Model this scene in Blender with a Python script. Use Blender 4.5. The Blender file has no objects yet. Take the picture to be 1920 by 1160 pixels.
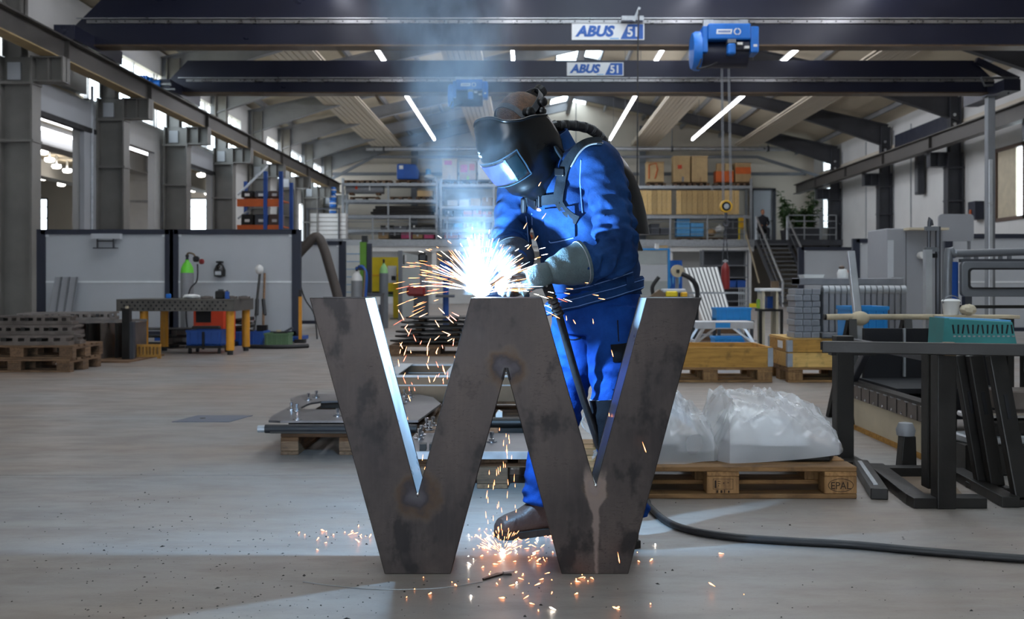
import bpy, bmesh, math, random
from mathutils import Vector, Matrix, noise, Euler
from mathutils.bvhtree import BVHTree
random.seed(7)
S = bpy.context.scene
COL = S.collection
V = Vector
PI = math.pi

# ------------------------------------------------------------------ camera, world, exposure
F, VX, VY, CH = 1900.0, 987.0, 529.0, 0.97      # focal length and horizon in pixels of the 1920 x 1160 frame, eye height
cd = bpy.data.cameras.new('camera'); cam = bpy.data.objects.new('camera', cd); COL.objects.link(cam)
cd.sensor_width = 36.0; cd.lens = 36.0 * F / 1920.0
cd.shift_x = (960.0 - VX) / 1920.0; cd.shift_y = -(580.0 - VY) / 1920.0
cam.location = (0, 0, CH); cam.rotation_euler = (PI / 2, 0, 0)
cd.clip_start = 0.05; cd.clip_end = 300
cd.dof.use_dof = True; cd.dof.focus_distance = 3.6; cd.dof.aperture_fstop = 5.0
S.camera = cam
S.view_settings.view_transform = 'Standard'; S.view_settings.look = 'None'
S.view_settings.gamma = 1.0; S.view_settings.exposure = 0.22
S.view_settings.use_curve_mapping = False
wd = bpy.data.worlds.new('sky'); S.world = wd; wd.use_nodes = True
bg = wd.node_tree.nodes['Background']; bg.inputs[0].default_value = (0.80, 0.89, 1.0, 1); bg.inputs[1].default_value = 7.0
LED = 25.0            # radiance of the tube lamps
ARC = 125.0           # watts of the welding arc
cy = S.cycles
cy.use_denoising = True; cy.max_bounces = 6; cy.diffuse_bounces = 3; cy.glossy_bounces = 3
cy.transmission_bounces = 5; cy.transparent_max_bounces = 10; cy.volume_bounces = 0
cy.caustics_reflective = False; cy.caustics_refractive = False
cy.sample_clamp_indirect = 4.0; cy.sample_clamp_direct = 0.0
cy.volume_step_rate = 1.5; cy.volume_max_steps = 96

def P(px, py, d):
    return V(((px - VX) * d / F, d, CH + (VY - py) * d / F))
def PX(px, d): return (px - VX) * d / F
def PZ(py, d): return CH + (VY - py) * d / F

# ------------------------------------------------------------------ materials
def lin(h):
    h = h.lstrip('#'); o = []
    for i in (0, 2, 4):
        c = int(h[i:i + 2], 16) / 255.0
        o.append(c / 12.92 if c <= 0.04045 else ((c + 0.055) / 1.055) ** 2.4)
    return (o[0], o[1], o[2], 1.0)
MATS = {}
def newmat(name):
    m = bpy.data.materials.new(name); m.use_nodes = True
    nt = m.node_tree; b = nt.nodes['Principled BSDF']
    MATS[name] = m
    return m, nt, b
def N(nt, t, **kw):
    n = nt.nodes.new(t)
    for k, v in kw.items(): setattr(n, k, v)
    return n
def mixc(nt, fac, a, b, mode='MIX'):
    n = N(nt, 'ShaderNodeMix', data_type='RGBA', blend_type=mode)
    if hasattr(fac, 'default_value') or hasattr(fac, 'links'): nt.links.new(fac, n.inputs[0])
    else: n.inputs[0].default_value = fac
    for s, i in ((a, 6), (b, 7)):
        if isinstance(s, tuple): n.inputs[i].default_value = s
        else: nt.links.new(s, n.inputs[i])
    return n.outputs[2]
def math_(nt, op, a, b=None, c=None, clamp=False):
    n = N(nt, 'ShaderNodeMath', operation=op, use_clamp=clamp)
    for i, s in enumerate((a, b, c)):
        if s is None: continue
        if isinstance(s, (int, float)): n.inputs[i].default_value = s
        else: nt.links.new(s, n.inputs[i])
    return n.outputs[0]
def maprange(nt, v, a, b, c=0.0, d=1.0, smooth=False):
    n = N(nt, 'ShaderNodeMapRange', interpolation_type='SMOOTHSTEP' if smooth else 'LINEAR')
    nt.links.new(v, n.inputs[0])
    for i, s in enumerate((a, b, c, d)): n.inputs[i + 1].default_value = s
    return n.outputs[0]
def coords(nt, kind='Object', scale=(1, 1, 1)):
    tc = N(nt, 'ShaderNodeTexCoord'); mp = N(nt, 'ShaderNodeMapping')
    nt.links.new(tc.outputs[kind], mp.inputs[0]); mp.inputs['Scale'].default_value = scale
    return mp.outputs[0]
def noisetex(nt, co, scale=5, detail=4, rough=0.55):
    n = N(nt, 'ShaderNodeTexNoise'); nt.links.new(co, n.inputs['Vector'])
    n.inputs['Scale'].default_value = scale; n.inputs['Detail'].default_value = detail
    n.inputs['Roughness'].default_value = rough
    return n.outputs[0]
def bumpn(nt, b, h, strength=0.3, dist=0.01):
    n = N(nt, 'ShaderNodeBump'); n.inputs['Strength'].default_value = strength
    n.inputs['Distance'].default_value = dist
    nt.links.new(h, n.inputs['Height']); nt.links.new(n.outputs[0], b.inputs['Normal'])
def pm(name, col, rough=0.5, metal=0.0, var=0.15, scale=5, bump=0.0, bs=None, stretch=(1, 1, 1), c2=None, spec=0.5):
    m, nt, b = newmat(name)
    c = lin(col)
    co = coords(nt, 'Object', stretch)
    n = noisetex(nt, co, scale, 5)
    f = maprange(nt, n, 0.32, 0.68)
    if c2: ca, cb = c, lin(c2)
    else:
        ca = tuple(min(1, x * (1 - var)) for x in c[:3]) + (1,); cb = tuple(min(1, x * (1 + var)) for x in c[:3]) + (1,)
    nt.links.new(mixc(nt, f, ca, cb), b.inputs['Base Color'])
    nt.links.new(maprange(nt, n, 0.3, 0.7, max(0, rough - 0.07), min(1, rough + 0.07)), b.inputs['Roughness'])
    b.inputs['Metallic'].default_value = metal
    b.inputs['Specular IOR Level'].default_value = spec
    if bump:
        bumpn(nt, b, noisetex(nt, co, bs or scale * 6, 3), bump, 0.01)
    return m
def em(name, col, strength):
    m, nt, b = newmat(name)
    c = lin(col)
    b.inputs['Base Color'].default_value = c
    b.inputs['Emission Color'].default_value = c; b.inputs['Emission Strength'].default_value = strength
    return m

def wood(name, c1, c2, ax=0):
    m, nt, b = newmat(name)
    st = [14, 14, 14]; st[ax] = 1.2
    co = coords(nt, 'Object', tuple(st))
    n = noisetex(nt, co, 3.0, 6, 0.65)
    info = N(nt, 'ShaderNodeObjectInfo')
    c = mixc(nt, maprange(nt, n, 0.3, 0.7), lin(c1), lin(c2))
    hsv = N(nt, 'ShaderNodeHueSaturation'); nt.links.new(c, hsv.inputs['Color'])
    nt.links.new(maprange(nt, info.outputs['Random'], 0, 1, 0.7, 1.2), hsv.inputs['Value'])
    stain = maprange(nt, noisetex(nt, coords(nt, 'Object', (3, 3, 3)), 3, 5, 0.6), 0.55, 0.75)
    dark = mixc(nt, math_(nt, 'MULTIPLY', stain, 0.55), hsv.outputs[0], lin('#2a1f16'))
    nt.links.new(dark, b.inputs['Base Color'])
    b.inputs['Roughness'].default_value = 0.75
    bumpn(nt, b, n, 0.35, 0.004)
    return m
wood('pallet_wood_x', '#a87f50', '#6d4c2b', 0); wood('pallet_wood_y', '#a87f50', '#6d4c2b', 1); wood('pallet_wood_b', '#b58a58', '#76532f', 2)
wood('old_wood_x', '#83654a', '#4d3826', 0); wood('old_wood_y', '#83654a', '#4d3826', 1)
wood('fresh_wood', '#dcb56c', '#b98f4c', 0); wood('board_wood', '#dec08a', '#c9a568', 2); wood('crate_wood', '#c99645', '#94692a', 0)
pm('white_paint', '#dcdcda', 0.55, 0, 0.05, 2); pm('wall_white', '#cfcfcd', 0.7, 0, 0.06, 0.8)
pm('wall_cream', '#c8bfb0', 0.75, 0, 0.07, 0.6); pm('roof_cream', '#c9bda6', 0.75, 0, 0.08, 0.5)
pm('steel_grey', '#74777c', 0.42, 0.35, 0.16, 1.6); pm('steel_beige', '#7d7b77', 0.45, 0.3, 0.16, 1.2)
pm('steel_dark', '#45474d', 0.45, 0.3, 0.2, 2); pm('rafter_grey', '#8b8d90', 0.5, 0.25, 0.15, 1.5)
pm('rafter_dark', '#46474c', 0.5, 0.2, 0.15, 1.5)
pm('girder_navy', '#1e2132', 0.33, 0.1, 0.08, 0.7); pm('frame_navy', '#262b3a', 0.45, 0.1, 0.12, 3)
pm('rail_steel', '#9a9a9c', 0.3, 0.8, 0.2, 3); pm('rail_web', '#55524f', 0.5, 0.4, 0.2, 2); pm('rail_yellow', '#a58f66', 0.55, 0.1, 0.2, 3)
pm('alu', '#c9ccd0', 0.33, 0.75, 0.08, 6); pm('galva', '#a7abaf', 0.42, 0.6, 0.15, 10)
pm('hoist_blue', '#1a6cc4', 0.38, 0.05, 0.1, 4); pm('crate_blue', '#1f84c8', 0.45, 0, 0.08, 5); pm('deep_blue', '#1c4e9c', 0.45, 0, 0.12, 5)
pm('sign_white', '#e4e8ea', 0.25, 0, 0.03, 3); pm('sign_blue', '#1254a8', 0.3, 0, 0.05, 3)
pm('black_rubber', '#17171a', 0.55, 0, 0.2, 8, 0.15); pm('black_plastic', '#0f1013', 0.32, 0, 0.15, 8); pm('opening_shade', '#15151a', 0.8, 0, 0.2, 3)  # the last, near-black one stands in for shade inside holes and openings
pm('panel_grey', '#b4b8bd', 0.5, 0, 0.05, 1.5); pm('cabinet_grey', '#8f9196', 0.55, 0.05, 0.06, 2); pm('door_grey', '#9ba1a0', 0.5, 0.05, 0.08, 2)
pm('yellow_paint', '#d9bf16', 0.5, 0, 0.12, 3); pm('yellow_leg', '#d28f22', 0.5, 0, 0.15, 4); pm('hook_yellow', '#d5a31a', 0.45, 0, 0.15, 6)
pm('red_paint', '#7c1f1e', 0.4, 0, 0.12, 4); pm('orange_red', '#c63c17', 0.5, 0, 0.12, 4); pm('orange_rack', '#c25a22', 0.5, 0.05, 0.12, 4)
pm('rack_blue', '#204a93', 0.5, 0.05, 0.12, 4); pm('green_paint', '#69d03a', 0.4, 0, 0.1, 4); pm('green_pale', '#86b874', 0.45, 0, 0.1, 4); pm('hose_brown', '#4a423d', 0.6, 0.05, 0.15, 4); pm('green_post', '#5d8f2a', 0.5, 0, 0.12, 4)
pm('green_crate', '#54704f', 0.6, 0, 0.12, 5); pm('teal_paint', '#3a8585', 0.5, 0.05, 0.14, 5)
pm('cardboard', '#a98a62', 0.8, 0, 0.12, 4); pm('cardboard_light', '#bfa377', 0.8, 0, 0.1, 4); pm('cardboard_orange', '#c65f2a', 0.8, 0, 0.12, 4)
pm('paper_white', '#dcdcda', 0.7, 0, 0.05, 6); pm('paper_pink', '#c9537a', 0.7, 0, 0.2, 8)
pm('table_iron', '#5c5853', 0.45, 0.5, 0.25, 5); pm('black_steel', '#242220', 0.45, 0.4, 0.28, 5, 0.1)
pm('raw_steel', '#6d6a6b', 0.36, 0.75, 0.22, 4, 0.08); pm('brown_steel', '#6a5947', 0.42, 0.6, 0.25, 4); pm('chrome', '#d5d5d8', 0.15, 1.0, 0.05, 5)
pm('steel_parts', '#6b625c', 0.45, 0.45, 0.3, 6); pm('beige_foam', '#b7a98f', 0.8, 0, 0.15, 9)
pm('leaf_green', '#3c5a2c', 0.6, 0, 0.35, 9); pm('plant_pot', '#3b3b40', 0.6, 0, 0.2, 5)
pm('cyl_grey', '#84868a', 0.45, 0.1, 0.1, 5); pm('cyl_dark', '#6b6f74', 0.45, 0.1, 0.1, 5); pm('blue_light', '#5aa2d6', 0.5, 0, 0.1, 6)
pm('door_brown', '#5b4a40', 0.6, 0, 0.12, 3); pm('curtain_cream', '#c2b79f', 0.8, 0, 0.1, 4)
pm('block_grey', '#8c8e93', 0.55, 0.15, 0.15, 6); pm('plate_grey', '#85868b', 0.45, 0.35, 0.14, 6)
pm('skin', '#b57a5c', 0.5, 0, 0.08, 12); pm('hair', '#5c4332', 0.75, 0, 0.35, 60, 0.5, 180)
pm('green_vest', '#8fb832', 0.6, 0, 0.12, 6)
em('led', '#f4f6ff', LED); em('round_lamp', '#fff8ee', 14.0); em('strip_glow', '#f4f6ff', 6.0)

# ------------------------------------------------------------------ mesh helpers
def tag(o, label=None, cat=None, group=None, kind=None):
    for k, v in (('label', label), ('category', cat), ('group', group), ('kind', kind)):
        if v: o[k] = v
    return o
def thing(name, label, cat, loc=(0, 0, 0), rz=0.0, group=None):
    o = bpy.data.objects.new(name, None); COL.objects.link(o)
    o.empty_display_size = 0.1; o.location = loc; o.rotation_euler = (0, 0, rz)
    return tag(o, label, cat, group)
def wloc(o):
    p = V((0, 0, 0))
    while o: p += o.location; o = o.parent
    return p
class MB:
    def __init__(s, M=None): s.v = []; s.f = []; s.M = M
    def add(s, vs, fs):
        n = len(s.v); M = s.M
        s.v += [(M @ V(p)) if M else V(p) for p in vs]
        s.f += [tuple(i + n for i in f) for f in fs]
        return s
    def box(s, x0, x1, y0, y1, z0, z1):
        return s.add([(x0, y0, z0), (x1, y0, z0), (x1, y1, z0), (x0, y1, z0), (x0, y0, z1), (x1, y0, z1), (x1, y1, z1), (x0, y1, z1)],
                     [(3, 2, 1, 0), (4, 5, 6, 7), (0, 1, 5, 4), (1, 2, 6, 5), (2, 3, 7, 6), (3, 0, 4, 7)])
    def obox(s, c, sz, rot=(0, 0, 0)):
        R = Euler(rot).to_matrix(); c = V(c); a, b, d = sz[0] / 2, sz[1] / 2, sz[2] / 2
        vs = [c + R @ V(p) for p in ((-a, -b, -d), (a, -b, -d), (a, b, -d), (-a, b, -d), (-a, -b, d), (a, -b, d), (a, b, d), (-a, b, d))]
        return s.add(vs, [(3, 2, 1, 0), (4, 5, 6, 7), (0, 1, 5, 4), (1, 2, 6, 5), (2, 3, 7, 6), (3, 0, 4, 7)])
    def bar(s, a, b, w, h=None, up=(0, 0, 1)):
        a, b = V(a), V(b); h = h or w; t = (b - a).normalized(); u = V(up)
        if abs(t.dot(u)) > 0.95: u = V((0, 1, 0))
        x = t.cross(u).normalized(); y = x.cross(t).normalized()
        q = [(-w / 2, -h / 2), (w / 2, -h / 2), (w / 2, h / 2), (-w / 2, h / 2)]
        vs = [a + x * i + y * j for i, j in q] + [b + x * i + y * j for i, j in q]
        return s.add(vs, [(0, 1, 2, 3), (7, 6, 5, 4), (1, 0, 4, 5), (2, 1, 5, 6), (3, 2, 6, 7), (0, 3, 7, 4)])
    def ibeam(s, a, b, w, h, tf=0.03, tw=0.02, up=(0, 0, 1)):
        a, b = V(a), V(b); t = (b - a).normalized(); u = V(up)
        x = t.cross(u).normalized(); y = x.cross(t).normalized()
        s.bar(a + y * (h / 2 - tf / 2), b + y * (h / 2 - tf / 2), w, tf, up)
        s.bar(a - y * (h / 2 - tf / 2), b - y * (h / 2 - tf / 2), w, tf, up)
        return s.bar(a, b, tw, h - 2 * tf, up)
    def loft(s, rings, cap=True, close=True):
        n = len(rings[0]); vs = [p for r in rings for p in r]; fs = []
        for k in range(len(rings) - 1):
            for i in range(n if close else n - 1):
                j = (i + 1) % n
                fs.append((k * n + i, k * n + j, (k + 1) * n + j, (k + 1) * n + i))
        if cap:
            fs.append(tuple(range(n - 1, -1, -1))); m = (len(rings) - 1) * n
            fs.append(tuple(m + i for i in range(n)))
        return s.add(vs, fs)
    def tube(s, pts, r, n=8, cap=True):
        pts = [V(p) for p in pts]; k = len(pts)
        rr = r if isinstance(r, (list, tuple)) else [r] * k
        t0 = (pts[1] - pts[0]).normalized(); u = t0.orthogonal().normalized(); rings = []
        for i in range(k):
            t = (pts[min(i + 1, k - 1)] - pts[max(i - 1, 0)]).normalized()
            u = (u - t * u.dot(t)).normalized(); w = t.cross(u)
            rings.append([pts[i] + (u * math.cos(2 * PI * j / n) + w * math.sin(2 * PI * j / n)) * rr[i] for j in range(n)])
        return s.loft(rings, cap)
    def cyl(s, a, b, r0, r1=None, n=14): return s.tube([a, b], [r0, r0 if r1 is None else r1], n)
    def lathe(s, prof, c=(0, 0, 0), n=18, ax='z'):
        c = V(c); rings = []
        for r, h in prof:
            ring = []
            for j in range(n):
                a = 2 * PI * j / n; x, y = r * math.cos(a), r * math.sin(a)
                ring.append(c + (V((x, y, h)) if ax == 'z' else V((x, h, -y)) if ax == 'y' else V((h, x, y))))
            rings.append(ring)
        return s.loft(rings)
    def prism(s, poly, a, b, ax='y'):
        f = {'y': lambda u, v, w: (u, w, v), 'z': lambda u, v, w: (u, v, w), 'x': lambda u, v, w: (w, u, v)}[ax]
        n = len(poly)
        vs = [f(u, v, a) for u, v in poly] + [f(u, v, b) for u, v in poly]
        return s.add(vs, [tuple(range(n)), tuple(range(2 * n - 1, n - 1, -1))] + [(i, n + i, n + (i + 1) % n, (i + 1) % n) for i in range(n)])
    def ball(s, c, r, nu=12, nv=8):
        c = V(c); r = (r, r, r) if isinstance(r, (int, float)) else r
        rings = [[c + V((r[0] * math.cos(2 * PI * j / nu) * math.sin(PI * max(0.02, min(0.98, k / nv))), r[1] * math.sin(2 * PI * j / nu) * math.sin(PI * max(0.02, min(0.98, k / nv))),
                 -r[2] * math.cos(PI * k / nv))) for j in range(nu)] for k in range(nv + 1)]
        return s.loft(rings)
    def mesh(s, name):
        me = bpy.data.meshes.new(name); me.from_pydata([tuple(p) for p in s.v], [], s.f)
        bm = bmesh.new(); bm.from_mesh(me); bmesh.ops.recalc_face_normals(bm, faces=bm.faces); bm.to_mesh(me); bm.free()
        return me
    def build(s, name, mat, parent=None, org=None, smooth=0, bev=0.0, world=False, seg=2):
        off = V(org) if org is not None else (wloc(parent) if (world and parent) else V((0, 0, 0)))
        if off.length: s.v = [p - off for p in s.v]
        me = s.mesh(name); o = bpy.data.objects.new(name, me); COL.objects.link(o)
        me.materials.append(MATS[mat])
        if smooth:
            me.polygons.foreach_set('use_smooth', [True] * len(me.polygons)); me.set_sharp_from_angle(angle=math.radians(smooth))
        if parent: o.parent = parent
        if org is not None: o.location = V(org)
        if bev:
            m = o.modifiers.new('bevel', 'BEVEL'); m.width = bev; m.segments = seg; m.limit_method = 'ANGLE'
        return o
BOXC = {}
def bp(name, mat, parent, c, sz, rot=(0, 0, 0), bev=0.0):
    """one box-like piece as an object of its own, mesh data shared between alike pieces"""
    key = (name, mat, tuple(round(x, 4) for x in sz), bev)
    me = BOXC.get(key)
    if me is None:
        a, b, d = (x / 2 for x in sz)
        m = MB().box(-a, a, -b, b, -d, d); me = m.mesh(name)
        if bev:
            bm = bmesh.new(); bm.from_mesh(me)
            bmesh.ops.bevel(bm, geom=list(bm.edges), offset=bev, segments=1, affect='EDGES'); bm.to_mesh(me); bm.free()
        me.materials.append(MATS[mat]); BOXC[key] = me
    o = bpy.data.objects.new(name, me); COL.objects.link(o); o.parent = parent; o.location = c; o.rotation_euler = rot
    return o
def copytree(o, parent=None, label=None, loc=None, rz=None):
    c = o.copy(); COL.objects.link(c); c.parent = parent
    if label: c['label'] = label
    if loc is not None: c.location = loc
    if rz is not None: c.rotation_euler = (0, 0, rz)
    for ch in list(o.children): copytree(ch, c)
    return c
def struct(o): o['kind'] = 'structure'; return o
def text(s, size, mat, name, parent, loc, rot=(PI / 2, 0, 0), shear=0.0, bold=0.0, ext=0.002, sx=1.0, align='LEFT'):
    cu = bpy.data.curves.new(name, 'FONT'); cu.body = s; cu.size = size; cu.shear = shear; cu.offset = bold; cu.extrude = ext
    cu.align_x = align; cu.resolution_u = 3
    t = bpy.data.objects.new(name, cu); COL.objects.link(t)
    bpy.context.view_layer.update()
    me = bpy.data.meshes.new_from_object(t.evaluated_get(bpy.context.evaluated_depsgraph_get()))
    bpy.data.objects.remove(t); me.materials.clear(); me.materials.append(MATS[mat])
    o = bpy.data.objects.new(name, me); COL.objects.link(o); o.parent = parent; o.location = loc; o.rotation_euler = rot; o.scale = (sx, 1, 1)
    return o
def bez(pts, n=12):
    """smooth curve through points (Catmull-Rom)"""
    pts = [V(p) for p in pts]; out = []
    for i in range(len(pts) - 1):
        p0, p1, p2, p3 = pts[max(i - 1, 0)], pts[i], pts[i + 1], pts[min(i + 2, len(pts) - 1)]
        for k in range(n):
            t = k / n
            out.append(0.5 * (2 * p1 + (p2 - p0) * t + (2 * p0 - 5 * p1 + 4 * p2 - p3) * t * t + (3 * p1 - p0 - 3 * p2 + p3) * t ** 3))
    return out + [pts[-1]]
def ordinal(i): return ['first', 'second', 'third', 'fourth', 'fifth', 'sixth', 'seventh', 'eighth', 'ninth', 'tenth', 'eleventh', 'twelfth', 'thirteenth', 'fourteenth', 'fifteenth', 'sixteenth', 'seventeenth', 'eighteenth', 'nineteenth', 'twentieth'][i]
# ================================================================== LARGE STRUCTURE
XL, XR, YB, YF = -9.9, 13.9, 49.0, -8.0
def concrete():
    m, nt, b = newmat('concrete')
    g = N(nt, 'ShaderNodeNewGeometry'); pos = g.outputs['Position']
    def co(sc):
        mp = N(nt, 'ShaderNodeMapping'); nt.links.new(pos, mp.inputs[0]); mp.inputs['Scale'].default_value = sc; return mp.outputs[0]
    big = noisetex(nt, co((0.35, 0.6, 1)), 1.3, 5, 0.6)
    mid = noisetex(nt, co((1.0, 2.6, 1)), 2.2, 6, 0.65)
    fine = noisetex(nt, co((9, 16, 1)), 8, 5, 0.7)
    c = mixc(nt, maprange(nt, big, 0.35, 0.65), lin('#8f8176'), lin('#8c8b8a'))
    c = mixc(nt, math_(nt, 'MULTIPLY', maprange(nt, mid, 0.45, 0.75), 0.5), c, lin('#685d55'))
    c = mixc(nt, math_(nt, 'MULTIPLY', maprange(nt, fine, 0.52, 0.8), 0.35), c, lin('#5b5753'))
    sc = noisetex(nt, co((0.5, 9.0, 1)), 2.4, 6, 0.7)
    c = mixc(nt, math_(nt, 'MULTIPLY', maprange(nt, sc, 0.62, 0.72), 0.35), c, lin('#949a9f'))
    v = N(nt, 'ShaderNodeTexVoronoi'); nt.links.new(co((1, 1.6, 1)), v.inputs['Vector']); v.inputs['Scale'].default_value = 16
    spot = math_(nt, 'LESS_THAN', v.outputs['Distance'], 0.055)
    c = mixc(nt, math_(nt, 'MULTIPLY', spot, 0.7), c, lin('#2e2b2a'))
    nt.links.new(c, b.inputs['Base Color'])
    nt.links.new(maprange(nt, mid, 0.3, 0.7, 0.30, 0.50), b.inputs['Roughness'])
    bumpn(nt, b, fine, 0.10, 0.003)
concrete()
pm('joint_fill', '#3a3836', 0.9, 0, 0.1, 4)
fl = struct(MB().box(-26, XR + 0.4, YF, 60, -0.2, -0.012).build('floor', 'joint_fill'))
ys = [YF, 0.7, 5.1, 7.3, 11.7, 16.1, 20.5, 27.0, 33.5, 40.0, 60.0]; xs = [-26, -9.7, XR + 0.4]
for i in range(len(xs) - 1):
    for j in range(len(ys) - 1):
        bp('floor_slab', 'concrete', fl, ((xs[i] + xs[i + 1]) / 2, (ys[j] + ys[j + 1]) / 2, -0.01), (xs[i + 1] - xs[i] - 0.006, ys[j + 1] - ys[j] - 0.014, 0.02))
pm('cover_plate', '#5e6472', 0.5, 0.2, 0.15, 6)
cp = thing('floor_cover_plate', 'flat dark grey cover plate let into the open concrete floor', 'cover plate', (-2.25, 7.2, 0))
MB().prism([(-0.21, -0.17), (0.19, -0.17), (0.26, 0.17), (-0.14, 0.17)], 0.0, 0.004, 'z').build('plate', 'cover_plate', cp)
MB().cyl((-0.05, 0, 0.004), (-0.05, 0, 0.006), 0.02).build('lifting_hole', 'joint_fill', cp)

# roof
def roofz(x): return 9.75 - abs(x - 2.0) * (2.65 / 11.9)
ce = struct(MB().prism([(XL, roofz(XL)), (1.1, roofz(1.1)), (1.1, roofz(1.1) + 0.2), (XL, roofz(XL) + 0.2)], YF, YB).build('ceiling', 'roof_cream'))
struct(MB().prism([(XR, roofz(XR)), (2.9, roofz(2.9)), (2.9, roofz(2.9) + 0.2), (XR, roofz(XR) + 0.2)], YF, YB).build('ceiling', 'roof_cream'))
for k in range(13):
    x = -9.2 + k * 1.85
    if abs(x - 2) < 0.95: continue
    bp('purlin', 'rafter_grey', ce, (x, (YB + YF) / 2, roofz(x) - 0.09), (0.09, YB - YF - 0.2, 0.18))
m, nt, b = newmat('pane_glass')
tr = N(nt, 'ShaderNodeBsdfTransparent'); gl = N(nt, 'ShaderNodeBsdfGlossy'); gl.inputs['Roughness'].default_value = 0.03
tr.inputs[0].default_value = (0.93, 0.96, 0.96, 1)
mx = N(nt, 'ShaderNodeMixShader'); mx.inputs[0].default_value = 0.07
nt.links.new(tr.outputs[0], mx.inputs[1]); nt.links.new(gl.outputs[0], mx.inputs[2]); nt.links.new(mx.outputs[0], nt.nodes['Material Output'].inputs[0])
sk = struct(MB().box(1.05, 1.15, YF, YB, roofz(1.1), roofz(1.1) + 0.3).box(2.85, 2.95, YF, YB, roofz(2.9), roofz(2.9) + 0.3).build('window_1', 'steel_dark'))
for k in range(19):
    y = YF + 1.5 + k * 3.0
    bp('skylight_pane', 'pane_glass', sk, (2.0, y, roofz(1.1) + 0.28), (1.8, 2.9, 0.01))
    bp('skylight_bar', 'white_paint', sk, (2.0, y + 1.5, roofz(1.1) + 0.25), (1.8, 0.08, 0.1))

# rafters, one per frame, deeper at the column
def rafter(side, d, label):
    xe = XL + 0.15 if side < 0 else XR - 0.15; xm = 2.0
    n = 9; top = []; bot = []
    for i in range(n + 1):
        t = i / n; x = xe + (xm - xe) * t; z = roofz(x) - 0.19
        dep = 0.42 + 0.42 * max(0, 1 - t * 2.6) ** 1.5
        top.append((x, z)); bot.append((x, z - dep))
    r = thing('roof_rafter', label, 'rafter', (xe, d, 0))
    mt = 'rafter_grey' if side < 0 else 'rafter_dark'  # left rafters use a lighter copy, their lit look put into the colour
    MB().prism(top + bot[::-1], d - 0.015, d + 0.015).build('web', mt, r, world=True)
    for ln, nm in ((top, 'top_flange'), (bot, 'bottom_flange')):
        mb = MB()
        for a, c in zip(ln, ln[1:]): mb.bar((a[0], d, a[1]), (c[0], d, c[1]), 0.22, 0.03)
        mb.build(nm, mt, r, world=True)
LC = [14.25 + 4.2 * k for k in range(9)]
RC = [19.6 + 6.25 * k for k in range(5)]
for i, d in enumerate(LC): rafter(-1, d + 0.2, 'haunched roof rafter in lighter lit grey, %s frame from the front along the window side' % ordinal(i))
for i, d in enumerate(RC): rafter(1, d + 0.2, 'dark haunched roof rafter, %s frame from the front along the closed right wall' % ordinal(i))
rb = thing('ridge_beam', 'long grey ridge beam under the glazed roof ridge', 'beam', (2, 20, 0))
MB().ibeam((2.0, 14, 9.3), (2.0, YB, 9.3), 0.2, 0.36).build('beam', 'rafter_grey', rb, world=True)

# left columns with crane brackets
def column(x0, x1, d, side, mat, label, zr=5.1):
    """H section between x0 and x1 (web towards the camera), lighter upper shaft, crane bracket on the hall side"""
    c = thing('steel_column', label, 'column', ((x0 + x1) / 2, d, 0))
    zt = roofz((x0 + x1) / 2) - 0.3
    w = x1 - x0; dy = 0.34
    MB().box(x0 + 0.03, x1 - 0.03, d + 0.15, d + 0.19, 0, zr).build('web', mat, c, world=True)
    for xx in (x0 + 0.02, x1 - 0.02): MB().box(xx - 0.02, xx + 0.02, d, d + dy, 0.02, zr).build('flange', mat, c, world=True)
    for z in (0.01, 3.55, 4.6): MB().box(x0 - 0.02, x1 + 0.02, d - 0.01, d + dy + 0.01, z - 0.02, z + 0.03).build('stiffener_plate', mat, c, world=True)
    if side < 0: u0, u1 = x0 + 0.05, x0 + 0.40
    else: u0, u1 = x1 - 0.40, x1 - 0.05
    up = MB().box(u0, u1, d + 0.14, d + 0.18, zr, zt).box(u0, u0 + 0.03, d + 0.04, d + 0.30, zr, zt).box(u1 - 0.03, u1, d + 0.04, d + 0.30, zr, zt)
    up.build('upper_shaft', mat, c, world=True)
    if side < 0: b0, b1 = x1, x1 + 0.55
    else: b0, b1 = x0 - 0.55, x0
    MB().box(b0, b1, d + 0.02, d + 0.32, zr - 0.03, zr - 0.005).box(b0, b1, d + 0.02, d + 0.32, zr - 0.47, zr - 0.44).box(b0, b1, d + 0.15, d + 0.18, zr - 0.45, zr - 0.02) \
        .box(*((b1 - 0.03, b1) if side < 0 else (b0, b0 + 0.03)), d + 0.02, d + 0.32, zr - 0.45, zr - 0.02).box((b0 + b1) / 2 - 0.01, (b0 + b1) / 2 + 0.01, d + 0.03, d + 0.31, zr - 0.45, zr - 0.02).build('crane_bracket', mat, c, world=True)
    if side < 0:
        MB().box(u0 + 0.06, u0 + 0.30, d + 0.11, d + 0.14, zr - 0.42, zr - 0.1).build('splice_plate', 'panel_grey', c, world=True)
    else:
        mb = MB()
        for z in (5.7, 6.0, 6.3): mb.cyl(((u0 + u1) / 2, d + 0.12, z), ((u0 + u1) / 2, d + 0.141, z), 0.05)
        mb.build('bolt_plate', 'alu', c, world=True)
    return c
for i, d in enumerate(LC): column(-9.62, -9.0, d, -1, 'steel_beige', 'grey steel crane column, %s from the front along the window side' % ordinal(i))
for i, d in enumerate(RC): column(13.35, 13.85, d, 1, 'steel_dark', 'dark steel crane column, %s from the front along the closed right wall' % ordinal(i))

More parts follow.
